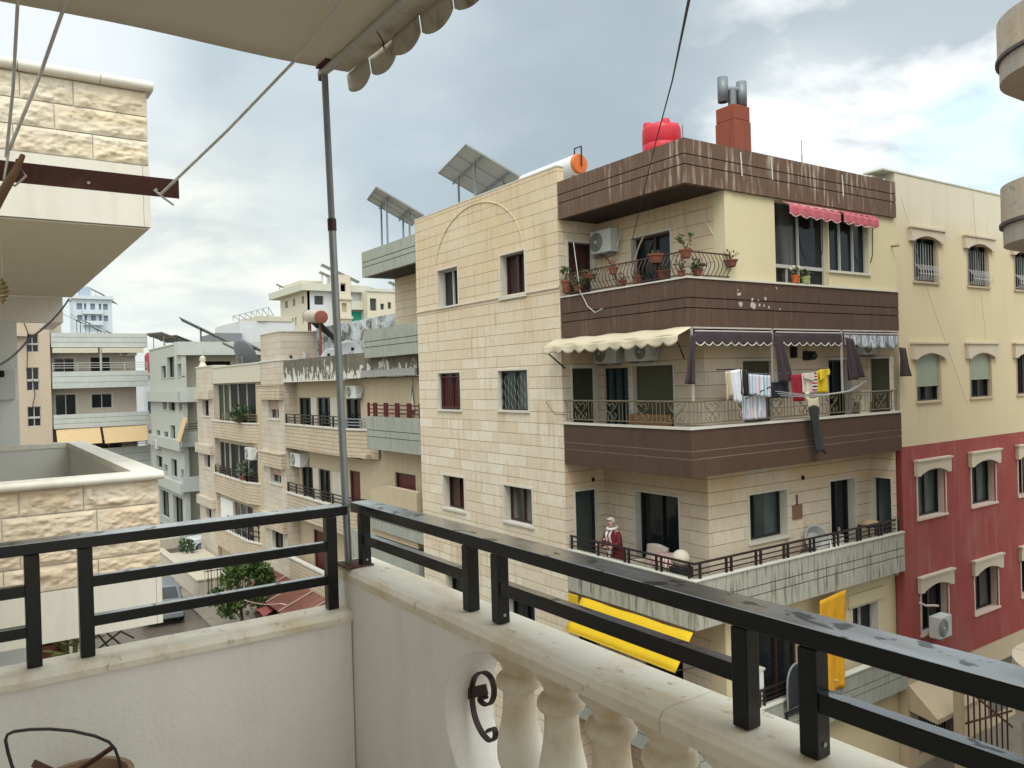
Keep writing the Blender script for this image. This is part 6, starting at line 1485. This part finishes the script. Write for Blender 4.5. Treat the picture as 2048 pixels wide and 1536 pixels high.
def right_side():
    p = aY(1628, 1063, 12.1); r = thing('wash_basin', (p.x, 12.15, FB+.1), 'round grey metal basin leaning on the wall near the lower balcony door', 'basin')
    n = Vector((-.25, -.9, .35)); MB().lathe((p.x, 12.05, -4.15), [(.18, -.12), (.22, -.10), (.33, .04), (.36, .06), (.33, .06), (.20, -.08), (.001, -.09)], 28, tuple(n), cap=False).build('bowl', mat('zinc', (.42, .42, .40), .45, .15, 5, metal=.3), r, smooth=True)
    MB().box(p.x-.3, p.x+.3, 11.85, 12.2, FB, FB+.56).build('stand', m_steel_dull, r, bev=.02)
    drape('rug', 'white and grey rug bundled over the lower balcony rail by the grey basin', 'rug', cloth('rug_cloth', None, stripes=(4, [(.50, .49, .46), (.28, .28, .27), (.56, .55, .52)])), (17.15, 11.62, -4.0), (17.75, 11.62, -4.02), .32, fold=.05, nf=3)
    r = thing('chair', (16.55, 12.0, FB), 'pale pinkish chair by the wall under the plaque of the lower balcony', 'chair'); m = mat('pinkish_chair', (.46, .35, .28), .7)
    MB().box(16.30, 16.75, 11.75, 12.15, FB+.42, FB+.47).build('seat', m, r, bev=.015); MB().box(16.30, 16.75, 12.12, 12.17, FB+.47, FB+.98).build('backrest', m, r, bev=.03)
    for x in (16.33, 16.72):
        for y in (11.78, 12.13): MB().box(x-.02, x+.02, y-.02, y+.02, FB, FB+.42).build('leg', m, r)
    for x, lab in ((16.62, 'dark cushion on the pinkish chair of the lower balcony'),): MB().ball((x, 11.92, FB+.60), .17, 10, (1, .8, .75)).build('cushion', m_fr_brown, smooth='all', label=lab, cat='cushion')
    MB().ball((17.0, 11.95, FB+.58), .14, 10, (1, .9, 1)).build('black_bag', m_dark, smooth='all', label='black bag beside the pinkish chair on the lower balcony', cat='bag')
    MB().box(16.9, 17.12, 11.85, 12.08, FB, FB+.46).build('box', m_fr_dark, label='dark box holding the black bag beside the pinkish chair', cat='box')
    r = thing('side_table', (19.35, 11.8, FB), 'little dark table with a tan cloth at the right end of the lower balcony', 'table')
    MB().box(18.95, 19.75, 11.68, 12.0, FB+.98, FB+1.02).build('tabletop', m_fr_dark, r)
    for x in (18.99, 19.71):
        for y in (11.71, 11.97): MB().box(x-.018, x+.018, y-.018, y+.018, FB, FB+.98).build('leg', m_fr_dark, r)
    MB().grid(lambda u, v: (18.97+.55*u, 11.67+.34*v, FB+1.03+.12*math.sin(PI*u)*math.sin(PI*v)+.02*math.sin(9*u)), 12, 8).build('cloth', mat('tan_cloth', (.34, .24, .14), .9), smooth='all', thick=.03, label='tan folded cloth on the little dark table of the lower balcony', cat='cloth')
    r = thing('umbrella', (17.9, 11.9, FB), 'closed grey umbrella leaning beside the lower balcony door', 'umbrella')
    MB().tube([(17.9, 11.9, FB), (17.95, 11.9, FB+.3), (18.02, 11.92, FB+1.1)], [.03, .06, .03], 8).build('canopy', m_steel_dull, r); MB().tube([(18.02, 11.92, FB+1.1), (18.04, 11.92, FB+1.25)], .012, 6).build('handle', m_dark, r)
    a = aY(1585, 1012, 12.28); b = aY(1603, 1035, 12.28)
    r = thing('wall_plaque', (17.2, 12.28, a.z), 'brownish square plaque hung on the wall between window and door', 'plaque')
    MB().box(16.68, 17.05, 12.262, 12.298, -3.62, -3.28).build('plate', mat('copper_plaque', (.20, .11, .065), .6, .4, 14), r, bev=.006); MB().tube([(16.86, 12.28, -3.28), (16.86, 12.28, -3.02)], .018, 6).build('hanger', m_fr_brown, r)
    for x, y, z, lab in ((17.11, 12.27, -2.63, 'small dark wall lamp above the plaque'), (13.3, 15.77, -2.62, 'small dark wall lamp above the left lower balcony door')): MB().lathe((x, y, z), [(.03, -.05), (.045, 0), (.03, .05)], 10).build('wall_lamp', m_dark, label=lab, cat='lamp')
right_side()
def middle_balcony():
    F2 = -1.9
    r = thing('sofa', (13.25, 14.0, F2), 'brown floral sofa behind the ornate railing under the shuttered window', 'sofa'); m = mat('brown_floral', (.26, .14, .065), .85, .5, 14)
    MB().box(12.95, 13.55, 13.3, 14.6, F2+.1, F2+.5).build('seat', m, r, bev=.04); MB().box(13.46, 13.68, 13.3, 14.6, F2+.5, F2+.98).build('backrest', m, r, bev=.05)
    for y in (13.24, 14.66): MB().box(12.95, 13.6, y-.05, y+.05, F2+.1, F2+.72).build('armrest', m, r, bev=.03)
    r = thing('chair', (18.9, 11.9, F2), 'white plastic chair behind the ornate railing near the right end', 'chair')
    m = mat('ivory_plastic', (.52, .47, .38), .5)
    MB().box(18.7, 19.1, 11.75, 12.1, F2+.42, F2+.46).build('seat', m, r, bev=.01); MB().grid(lambda u, v: (18.7+.4*u, 11.72-.06*v, F2+.46+.92*v), 6, 6).build('backrest', m, r, thick=.03)
    for x in (18.73, 19.07):
        for y in (11.78, 12.07): MB().box(x-.02, x+.02, y-.02, y+.02, F2, F2+.42).build('leg', m, r)
    r = thing('chair', (19.6, 11.95, F2), 'brown wooden bench behind the ornate railing at the right end', 'bench')
    MB().box(19.2, 19.95, 11.75, 12.15, F2+.5, F2+.56).build('seat', mat('brown_wood', (.20, .13, .075), .7), r); MB().box(19.2, 19.95, 12.12, 12.18, F2+.56, F2+1.05).build('backrest', mat('brown_wood', (.20, .13, .075), .7), r)
    for x in (19.23, 19.92): MB().box(x-.03, x+.03, 11.78, 12.15, F2, F2+.5).build('leg', mat('brown_wood', (.20, .13, .075), .7), r)
    MB().ball((17.35, 12.05, .38), .10, 10).box(17.25, 17.5, 12.1, 12.29, .28, .50).build('meter_box', m_fr_dark, label='dark electric box with a lamp on the wall above the yellow towel', cat='electric box')
    r = thing('wall_bracket_lamp', (16.85, 12.2, .35), 'slim dark lantern on the wall above the beige shirt', 'lamp')
    MB().box(16.75, 16.86, 12.16, 12.28, .34, .62).build('lantern', m_dark, r)
middle_balcony()
def lowest_balcony():
    p = aY(1575, 1360, 11.95); F0 = -8.2
    r = thing('chair', (p.x, 11.95, F0), 'black chair with a rounded back on the lowest balcony, seen between the railing posts', 'chair'); m = mat('black_plastic', (.022, .026, .034), .35)
    c = Vector((15.55, 11.40, -7.0))
    def bk(u, v):
        t = PI*(.0+1.0*u); return (c.x-.42*math.cos(t)*(.95+.05*v), c.y+.06*math.sin(t), c.z-.62+ (1.0*math.sin(t)**.5 if 0 < u < 1 else 0)*.95*v)
    MB().grid(bk, 20, 10).build('backrest', m, r, smooth='all', thick=.04)
    MB().tube([(c.x-.42*math.cos(PI*i/20)*1.01, c.y+.06*math.sin(PI*i/20), c.z-.62+.96*(math.sin(PI*i/20)**.5 if 0 < i < 20 else 0)) for i in range(21)], .022, 8).build('back_rim', m_steel_dull, r, smooth=True)
    MB().box(15.18, 15.92, 11.46, 11.98, F0+.42, F0+.48).build('seat', m, r)
    for x in (15.22, 15.88):
        for y in (11.50, 11.97): MB().box(x-.02, x+.02, y-.02, y+.02, F0, F0+.42).build('leg', m, r)
    p = aY(1546, 1330, 11.75)
    r = thing('planter_wall', (14.4, 11.8, F0), 'white low cabinet on the lowest balcony beside the black chair', 'cabinet')
    MB().box(13.9, 14.72, 11.72, 11.88, F0, p.z-.02).build('body', m_white, r); MB().box(13.86, 14.76, 11.70, 11.895, p.z-.02, p.z+.03).build('top', m_trim, r)
    pot_plant((14.45, 11.80, p.z+.03), 'small clay dish with a plant on the white cabinet of the lowest balcony', .12, .14, (.14, .1, .1), 14, .07, seed=31)
lowest_balcony()
def far_balcony():
    F = -2.0
    r = thing('wooden_railing', (12.5, 25.5, -1.2), 'dark red wooden railing with a garden bench on the grey balcony end', 'railing'); m = mat('dark_red_wood', (.10, .018, .018), .6)
    for z in (-.78, -.92, -1.06): MB().box(12.44, 12.48, 23.45, 27.6, z-.03, z+.015).build('rail', m, r)
    for y in (23.5, 24.2, 24.36, 25.1, 25.26, 26.0, 26.16, 26.9, 27.06, 27.55): MB().box(12.42, 12.5, y-.035, y+.035, -1.2, -.70).build('post', m, r)
    r = thing('parasol', (13.0, 25.0, F), 'folded patterned parasol standing behind the dark red railing', 'parasol')
    MB().tube([(13.0, 25.0, F), (13.0, 25.0, .15)], .025, 8).build('pole', m_darkmetal, r)
    MB().lathe((13.0, 25.0, -.95), [(.20, 0), (.17, .25), (.11, .55), (.05, .95), (.02, 1.05)], 14).build('canopy', cloth('parasol_cloth', None, stripes=(9, [(.5, .47, .38), (.14, .13, .10), (.45, .40, .30)])), r)
far_balcony()
# ------------------------------------------------------------------ cars
def car(loc, rz, label, paint, L=4.5, W=1.78, suv=False, dark_low=False):
    r = thing('parked_car', loc, label, 'car', None, rz)       # nose points along local +X
    H = 1.72 if suv else 1.46; hood = 1.02 if suv else .92; tail = 1.08 if suv else 1.0
    m_b = mat(paint[0], paint[1], .28, .05, spec=.5); m_bk = mat('tyre_black', (.015, .015, .015), .8)
    gl = glass('car_glass', (.012, .015, .018), spec=.5)
    def cab(x):     # roof height along the car
        w0, w1, b0, b1 = (L*.22, L*.03, -L*.30, -L*.44) if not suv else (L*.20, L*.05, -L*.40, -L*.47)
        if x > w0 or x < b1: return None
        if x > w1: return (w0-x)/(w0-w1)
        if x < b0: return (x-b1)/(b0-b1)
        return 1.0
    xs = [-L/2+L*i/44 for i in range(45)]
    def section(x):
        e = abs(x)/(L/2); hw = W/2*(1-.16*max(0, (e-.72)/.28)**2); c = cab(x)
        belt = hood-.10*max(0, (x-L*.2)/(L*.3))**2 if x > 0 else tail-.05*max(0, (-x-L*.3)/(L*.2))
        if e > .97: belt -= .12
        low = .26+.10*max(0, (e-.85)/.15)
        top = belt+.03 if c is None else belt+.03+(H-belt-.03)*c**.75
        rw = hw*.95 if c is None else hw*(.95-.20*c)
        return [(x, -hw*.92, low), (x, -hw, low+.16), (x, -hw*1.0, .62), (x, -hw*.97, belt), (x, -rw, top-.05 if c else top-.02), (x, -rw*.8, top), (x, 0, top+.025), (x, rw*.8, top), (x, rw, top-.05 if c else top-.02), (x, hw*.97, belt), (x, hw, .62), (x, hw, low+.16), (x, hw*.92, low)]
    S = [section(x) for x in xs]; n = len(S[0]); b = MB(); b.v = [p for s_ in S for p in s_]
    b.f = [(i*n+k, i*n+k+1, (i+1)*n+k+1, (i+1)*n+k) for i in range(len(xs)-1) for k in range(n-1)]+[tuple(range(n)), tuple((len(xs)-1)*n+k for k in reversed(range(n)))]
    b.build('body', m_b, r, local=True, smooth=True)
    def pane(x0, x1, sd):
        g = MB(); m = 8
        for i in range(m):
            A, B = section(x0+(x1-x0)*i/m), section(x0+(x1-x0)*(i+1)/m); q = []
            for (s_, t) in ((A, .10), (B, .10), (B, .88), (A, .88)):
                lo, hi = (Vector(s_[3]), Vector(s_[4])) if sd < 0 else (Vector(s_[9]), Vector(s_[8])); p = lo.lerp(hi, t); p.y += sd*.010; q.append(p)
            g.quad(*q)
        g.build('side_window', gl, r, local=True)
    w0, w1, b0, b1 = (L*.22, L*.03, -L*.30, -L*.44) if not suv else (L*.20, L*.05, -L*.40, -L*.47)
    for sd in (-1, 1): pane(w1+(w0-w1)*.35, -.06*L, sd); pane(-.08*L, b0+.1, sd)
    for nm, x0, x1, off in (('windscreen', w0-.05, w1+.04, .012), ('rear_window', b1+.03, b0-.03, -.012)):
        g = MB(); m = 6
        for i in range(m):
            A, B = section(x0+(x1-x0)*i/m), section(x0+(x1-x0)*(i+1)/m)
            for k in (5, 6):
                g.quad(*[Vector(p)+Vector((off, 0, .012)) for p in (A[k], A[k+1], B[k+1], B[k])])
        g.build(nm, gl, r, local=True)
    for x in (L*.31, -L*.30):
        for sd in (-1, 1):
            o = MB().lathe((x, sd*(W/2-.20), .33), [(.20, 0), (.31, .0), (.33, .03), (.33, .18), (.31, .21), (.2, .212)], 24, (0, sd, 0)).build('wheel', m_bk, r, local=True, smooth=True)
            MB().lathe((x, sd*(W/2+.012), .33), [(.20, 0), (.19, .006), (.05, .012)], 20, (0, sd, 0)).build('rim', m_steel, o, local=True)
    for sd in (-1, 1):
        MB().box(L/2-.16, L/2-.04, sd*W*.26-.2, sd*W*.26+.2, .62, .76).build('headlight', m_whiteplastic, r, local=True, bev=.03)
        MB().box(-L/2-.012, -L/2+.1, sd*(W*.41)-.10, sd*(W*.41)+.10, .70, .98 if suv else .86).build('taillight', mat('tail_red', (.30, .012, .012), .3), r, local=True, bev=.03)
        MB().box(L*.16, L*.20, sd*(W/2+.02)-.0, sd*(W/2+.17), .96, 1.08).build('mirror', m_b, r, local=True, bev=.03)
    for x, s_ in ((L/2, 1), (-L/2, -1)):
        MB().box(x-.14, x+.05*1 if s_ > 0 else x+.14, -W*.44, W*.44, .34, .56).build('bumper', m_bk if (suv and s_ < 0 and not dark_low) else m_b, r, local=True, bev=.05) if s_ > 0 else MB().box(x-.07, x+.14, -W*.46, W*.46, .34, .60).build('bumper', m_b, r, local=True, bev=.05)
    MB().box(-L/2-.02, -L/2+.04, -W*.40, W*.40, .60, .70).build('trunk_strip', m_bk, r, local=True)
    MB().box(-L/2-.03, -L/2+.03, -.27, .27, .735, .86).build('licence_plate', m_whiteplastic, r, local=True)
    return r
p = aZ(343, 1251, GZ)
car((p.x-.05, p.y+2.15, GZ), PI/2-.10, 'silver grey car seen from behind beside the end of the stone balcony', ('silver_paint', (.15, .165, .18)), 4.3, 1.76, suv=True)
car((14.25, 55.7, GZ), PI-.18, 'white car with its bonnet showing in the side street beyond the railing', ('white_car_paint', (.62, .64, .66)), 4.5, 1.8)

# ------------------------------------------------------------------ yards and roofs at street level
m_tilered = mat('rust_red_sheet', (.13, .045, .030), .75, .3, 1.5, stain=.6, stcol=(.20, .10, .07), streak=.2)
def yards():
    r = thing('lean_to_roof', (11.6, 34.5, -9.6), 'rust red sheet lean to roof against the stone block, beside the tree', 'roof')
    A = [Vector((12.36, 28.5, -8.95)), Vector((12.36, 39.6, -9.0)), Vector((10.75, 38.2, -9.5)), Vector((10.75, 28.5, -9.5))]
    m = MB(); n = 44
    for i in range(n):
        a, b = A[0].lerp(A[1], i/n), A[0].lerp(A[1], (i+1)/n); c, d = A[3].lerp(A[2], i/n), A[3].lerp(A[2], (i+1)/n); k = (a+b)/2+Vector((0, 0, .05)); e = (c+d)/2+Vector((0, 0, .05))
        m.quad(a, k, e, c); m.quad(k, b, d, e)
    m.build('roof_sheet', m_tilered, r, thick=.01)
    for i in range(5): y = 30+i*1.75; MB().tube([(12.3, y, -8.88), (10.72, y-.2, -9.42)], .018, 5).build('batten', mat('pale_batten', (.5, .38, .32), .8), r)
    for y in (28.8, 32.5, 36.5): MB().box(10.78, 10.88, y-.05, y+.05, GZ+.12, -9.52).build('post', m_fr_brown, r)
    r = thing('kennel', (10.7, 35.0, GZ), 'small hut with a rose red pitched roof in front of the rust red lean to', 'hut')
    P = [aZ(280+x*.20508, 1020+y*.20508, -9.75) for x, y in ((1115, 985), (1230, 885), (1345, 945), (1210, 1045))]
    c = sum(P, Vector())/4; z0 = GZ+.12
    a, b, d, e = P; k0, k1 = (a+e)/2+Vector((0, 0, .12)), (b+d)/2+Vector((0, 0, .12))
    MB().prism([(v.x*.94+c.x*.06, v.y*.94+c.y*.06, z0) for v in P], (0, 0, -9.78-z0)).build('wall', m_fr_brown, r)
    mr = mat('rose_red_sheet', (.26, .075, .065), .7, .15, 4)
    MB().quad(a, k0, k1, b).build('roof', mr, r, thick=.02); MB().quad(k0, e, d, k1).build('roof', mr, r, thick=.02)
    # garden wall with iron pickets
    r = thing('garden_wall', (10.2, 47, GZ), 'pale concrete garden wall along the street, left of the picket fence', 'wall')
    w = mat('pale_concrete', (.46, .41, .33), .85, .12, 1.2, streak=.35, scol=(.27, .22, .16))
    MB().box(9.6, 9.85, 42.5, 52.5, GZ+.1, -9.75).box(9.85, 11.5, 42.5, 42.75, GZ+.1, -9.751).build('wall', w, r); MB().box(9.55, 9.92, 42.45, 52.55, -9.748, -9.68).box(9.92, 11.55, 42.44, 42.8, -9.747, -9.681).build('coping', w, r)
    MB().box(9.86, 12.3, 42.8, 52.4, GZ, -10.05).build('planting_bed', w, r)
    r = thing('picket_fence', (10.8, 42, GZ), 'dark iron picket fence standing behind the citrus tree', 'fence'); mm = m_darkmetal
    MB().box(9.7, 11.9, 41.6, 41.64, -10.5, -10.45).box(9.7, 11.9, 41.6, 41.64, -9.15, -9.1).build('rail', mm, r)
    for k in range(15): x = 9.75+k*.15; MB().box(x-.018, x+.018, 41.56, 41.6, GZ+.12, -8.9).build('picket', mm if k % 3 else m_rowcream, r)
    r = thing('low_wall', (7.6, 60, GZ), 'low stained concrete kerb wall across the far end of the street', 'wall')
    MB().box(9.3, 11.9, 57.35, 57.7, GZ, -10.0).build('wall', w, r)
    r = thing('window_gate', (13.2, 57.2, GZ), 'white iron lattice gate at the foot of the grey block', 'gate')
    m = MB()
    for k in range(12): m.box(12.6+k*.18, 12.63+k*.18, 57.2, 57.23, GZ, -9.0)
    for z in (-10.5, -9.9, -9.3): m.box(12.6, 14.7, 57.17, 57.2, z, z+.04)
    m.build('lattice', mat('white_iron', (.5, .5, .46), .6), r)
    rn = random.Random(9)
    for (x, y, z, rr, n, lab) in ((10.6, 60.5, GZ, (1.2, 2.2, .9), 500, 'dark shrub in front of the grey block'), (11.2, 52.2, -10.1, (.5, 1.0, .5), 160, 'low shrub on the bed behind the garden wall')):
        f = MB(); leaves(f, (x, y, z+rr[2]*.8), rr, n, .26, rn); o = f.build('shrub', m_leaf_dk, label=lab, cat='shrub')
    # drying rods under the neighbour's slab
    r = thing('drying_rack', (1.6, 12, -3.4), 'thin dark folding drying rods sticking out below the stone balcony', 'drying rack')
    for a, b in (((190, 1303), (242, 1262)), ((195, 1268), (222, 1300)), ((214, 1266), (250, 1296)), ((240, 1262), (268, 1276))): MB().tube([aY(*a, 12), aY(*b, 12)], .014, 6).build('rod', m_darkmetal, r)
    MB().beam((1.2, 12, -3.6), (-1.2, 12.2, -3.4), .03, .03).build('wall_arm', m_darkmetal, r)
    # right hand gate and low wall
    r = thing('iron_gate', (22.3, 10.5, GZ), 'rusty iron bar gate at the foot of the red block by the round pillar', 'gate')
    for k in range(9): x = 21.0+k*.30; MB().tube([(x, 10.5, GZ+.1), (x, 10.5, -8.35)], .022, 6).build('bar', m_rust, r)
    for a, b in (((20.9, -9.15), (23.6, -9.5)), ((21.6, -8.6), (23.6, -9.95)), ((20.9, -8.4), (23.6, -8.4))): MB().beam((a[0], 10.46, a[1]), (b[0], 10.46, b[1]), .03, .045).build('cross_bar', m_rust, r)
    MB().box(20.75, 20.92, 10.4, 10.6, GZ, -8.2).build('gate_post', m_beige_st, r)
    r = thing('stone_wall', (18, 9.6, GZ), 'low tan block wall on the pavement under the lowest balcony', 'wall')
    MB().box(13.5, 20.6, 9.5, 9.72, GZ, -10.0).build('wall', m_rowstone2, r)
yards()

# ------------------------------------------------------------------ cables
def cable(pts, rad, label, m=None, sag=.0, n=10):
    q = []
    for i in range(len(pts)-1):
        a, b = Vector(pts[i]), Vector(pts[i+1])
        for k in range(n): t = k/n; q.append(a.lerp(b, t)+Vector((0, 0, -sag*4*t*(1-t))))
    q.append(Vector(pts[-1])); MB().tube(q, rad, 6).build('cable', m or m_cable, smooth=True, label=label, cat='cable')
cable([(-1.6, -1.0, 5.2), ray(1384, -30)*4.2, aY(1345, 160, 6.5), aY(1310, 290, 10.0), aX(1265, 478, 13.66)], .010, 'dark cable running from the top picture edge across the roof parapet to the top balcony', n=4)
mw = mat('white_wire', (.55, .53, .5), .6)
a = aX(1147, 485, 12.5); cable([a, aX(1155, 545, 12.34), aX(1160, 582, 12.33), aX(1175, 612, 12.33), aX(1190, 625, 12.33), aX(1205, 617, 12.33)], .009, 'white wire looping down over the brown band from the top balcony door', mw, n=2)
cable([aY(-40, 745, 7.0), aY(58, 677, 10.5), aY(138, 598, 14.0)], .012, 'dark cable sagging from the left picture edge up to the neighbouring soffit', sag=.06)
cable([aY(46, 640, 72.3), aY(58, 672, 72.2), aY(55, 700, 72.2), aY(54, 740, 72.2)], .035, 'black cable hanging down the stair windows, upper part', n=3)
cable([aY(66, 760, 72.2), aY(70, 790, 72.2), aY(65, 815, 72.2)], .035, 'black cable hanging between the lower stair windows', n=3)
cable([aY(1802, 395, 11.58), aY(1824, 470, 11.55), aY(1858, 590, 11.58), aY(1893, 690, 11.58), aY(1935, 810, 11.58)], .004, 'thin grey wire running slantwise down the yellow wall beside the first windows', mat('grey_wire', (.3, .27, .2), .7), n=3)
cable([aY(1945, 380, 11.58), aY(1950, 450, 11.5), aY(1962, 585, 11.55), aY(1972, 680, 11.55)], .004, 'thin grey wire hanging down the yellow wall past the second windows', mat('grey_wire', (.3, .27, .2), .7), n=3)
cable([aX(489, 1200, 9.4), aX(560, 1207, 11.0), aX(645, 1207, 12.3)], .02, 'pinkish line stretched from the citrus tree over the rust red roof', mat('pink_line', (.55, .42, .38), .7), sag=.1)
cable([(13.72, 15.6, 3.15), (13.66, 15.3, 2.9), (13.66, 15.0, 2.2)], .012, 'dark cable dropping from the air conditioner of the top balcony', n=4)
MB().tube([aY(1784, 492, 11.6)+Vector((0, .1, 0)), aY(1798, 491, 11.42)], .03, 8).build('spout', mat('rusty_spout', (.3, .2, .12), .7), label='short rusty drain spout sticking out of the yellow wall', cat='spout')

# hanging spiral and little camera at the neighbour's
p = aY(5, 575, 10.3)
r = thing('wind_spiral', (p.x, p.y, p.z-.1), 'hanging twisted spiral ornament under the neighbouring soffit at the left edge', 'ornament')
MB().tube([(p.x+.055*math.sin(PI*min(1, i/60))*math.cos(i*.62), p.y+.055*math.sin(PI*i/60)*math.sin(i*.62), p.z+.10-.28*i/60) for i in range(61)], .010, 6).build('spiral', mat('old_brass', (.22, .16, .05), .5, .3, 9), r)
MB().tube([(p.x, p.y, p.z+.10), (p.x, p.y, 1.76)], .004, 5).build('cord', m_rope, r)
p = aY(-2, 748, 16.85)
MB().lathe((p.x-.1, 16.80, p.z), [(.05, 0), (.06, .02), (.06, .16), (.05, .18)], 12, (1, 0, 0)).build('wall_camera', m_dark, label='small black camera on the white wall at the left edge', cat='camera')
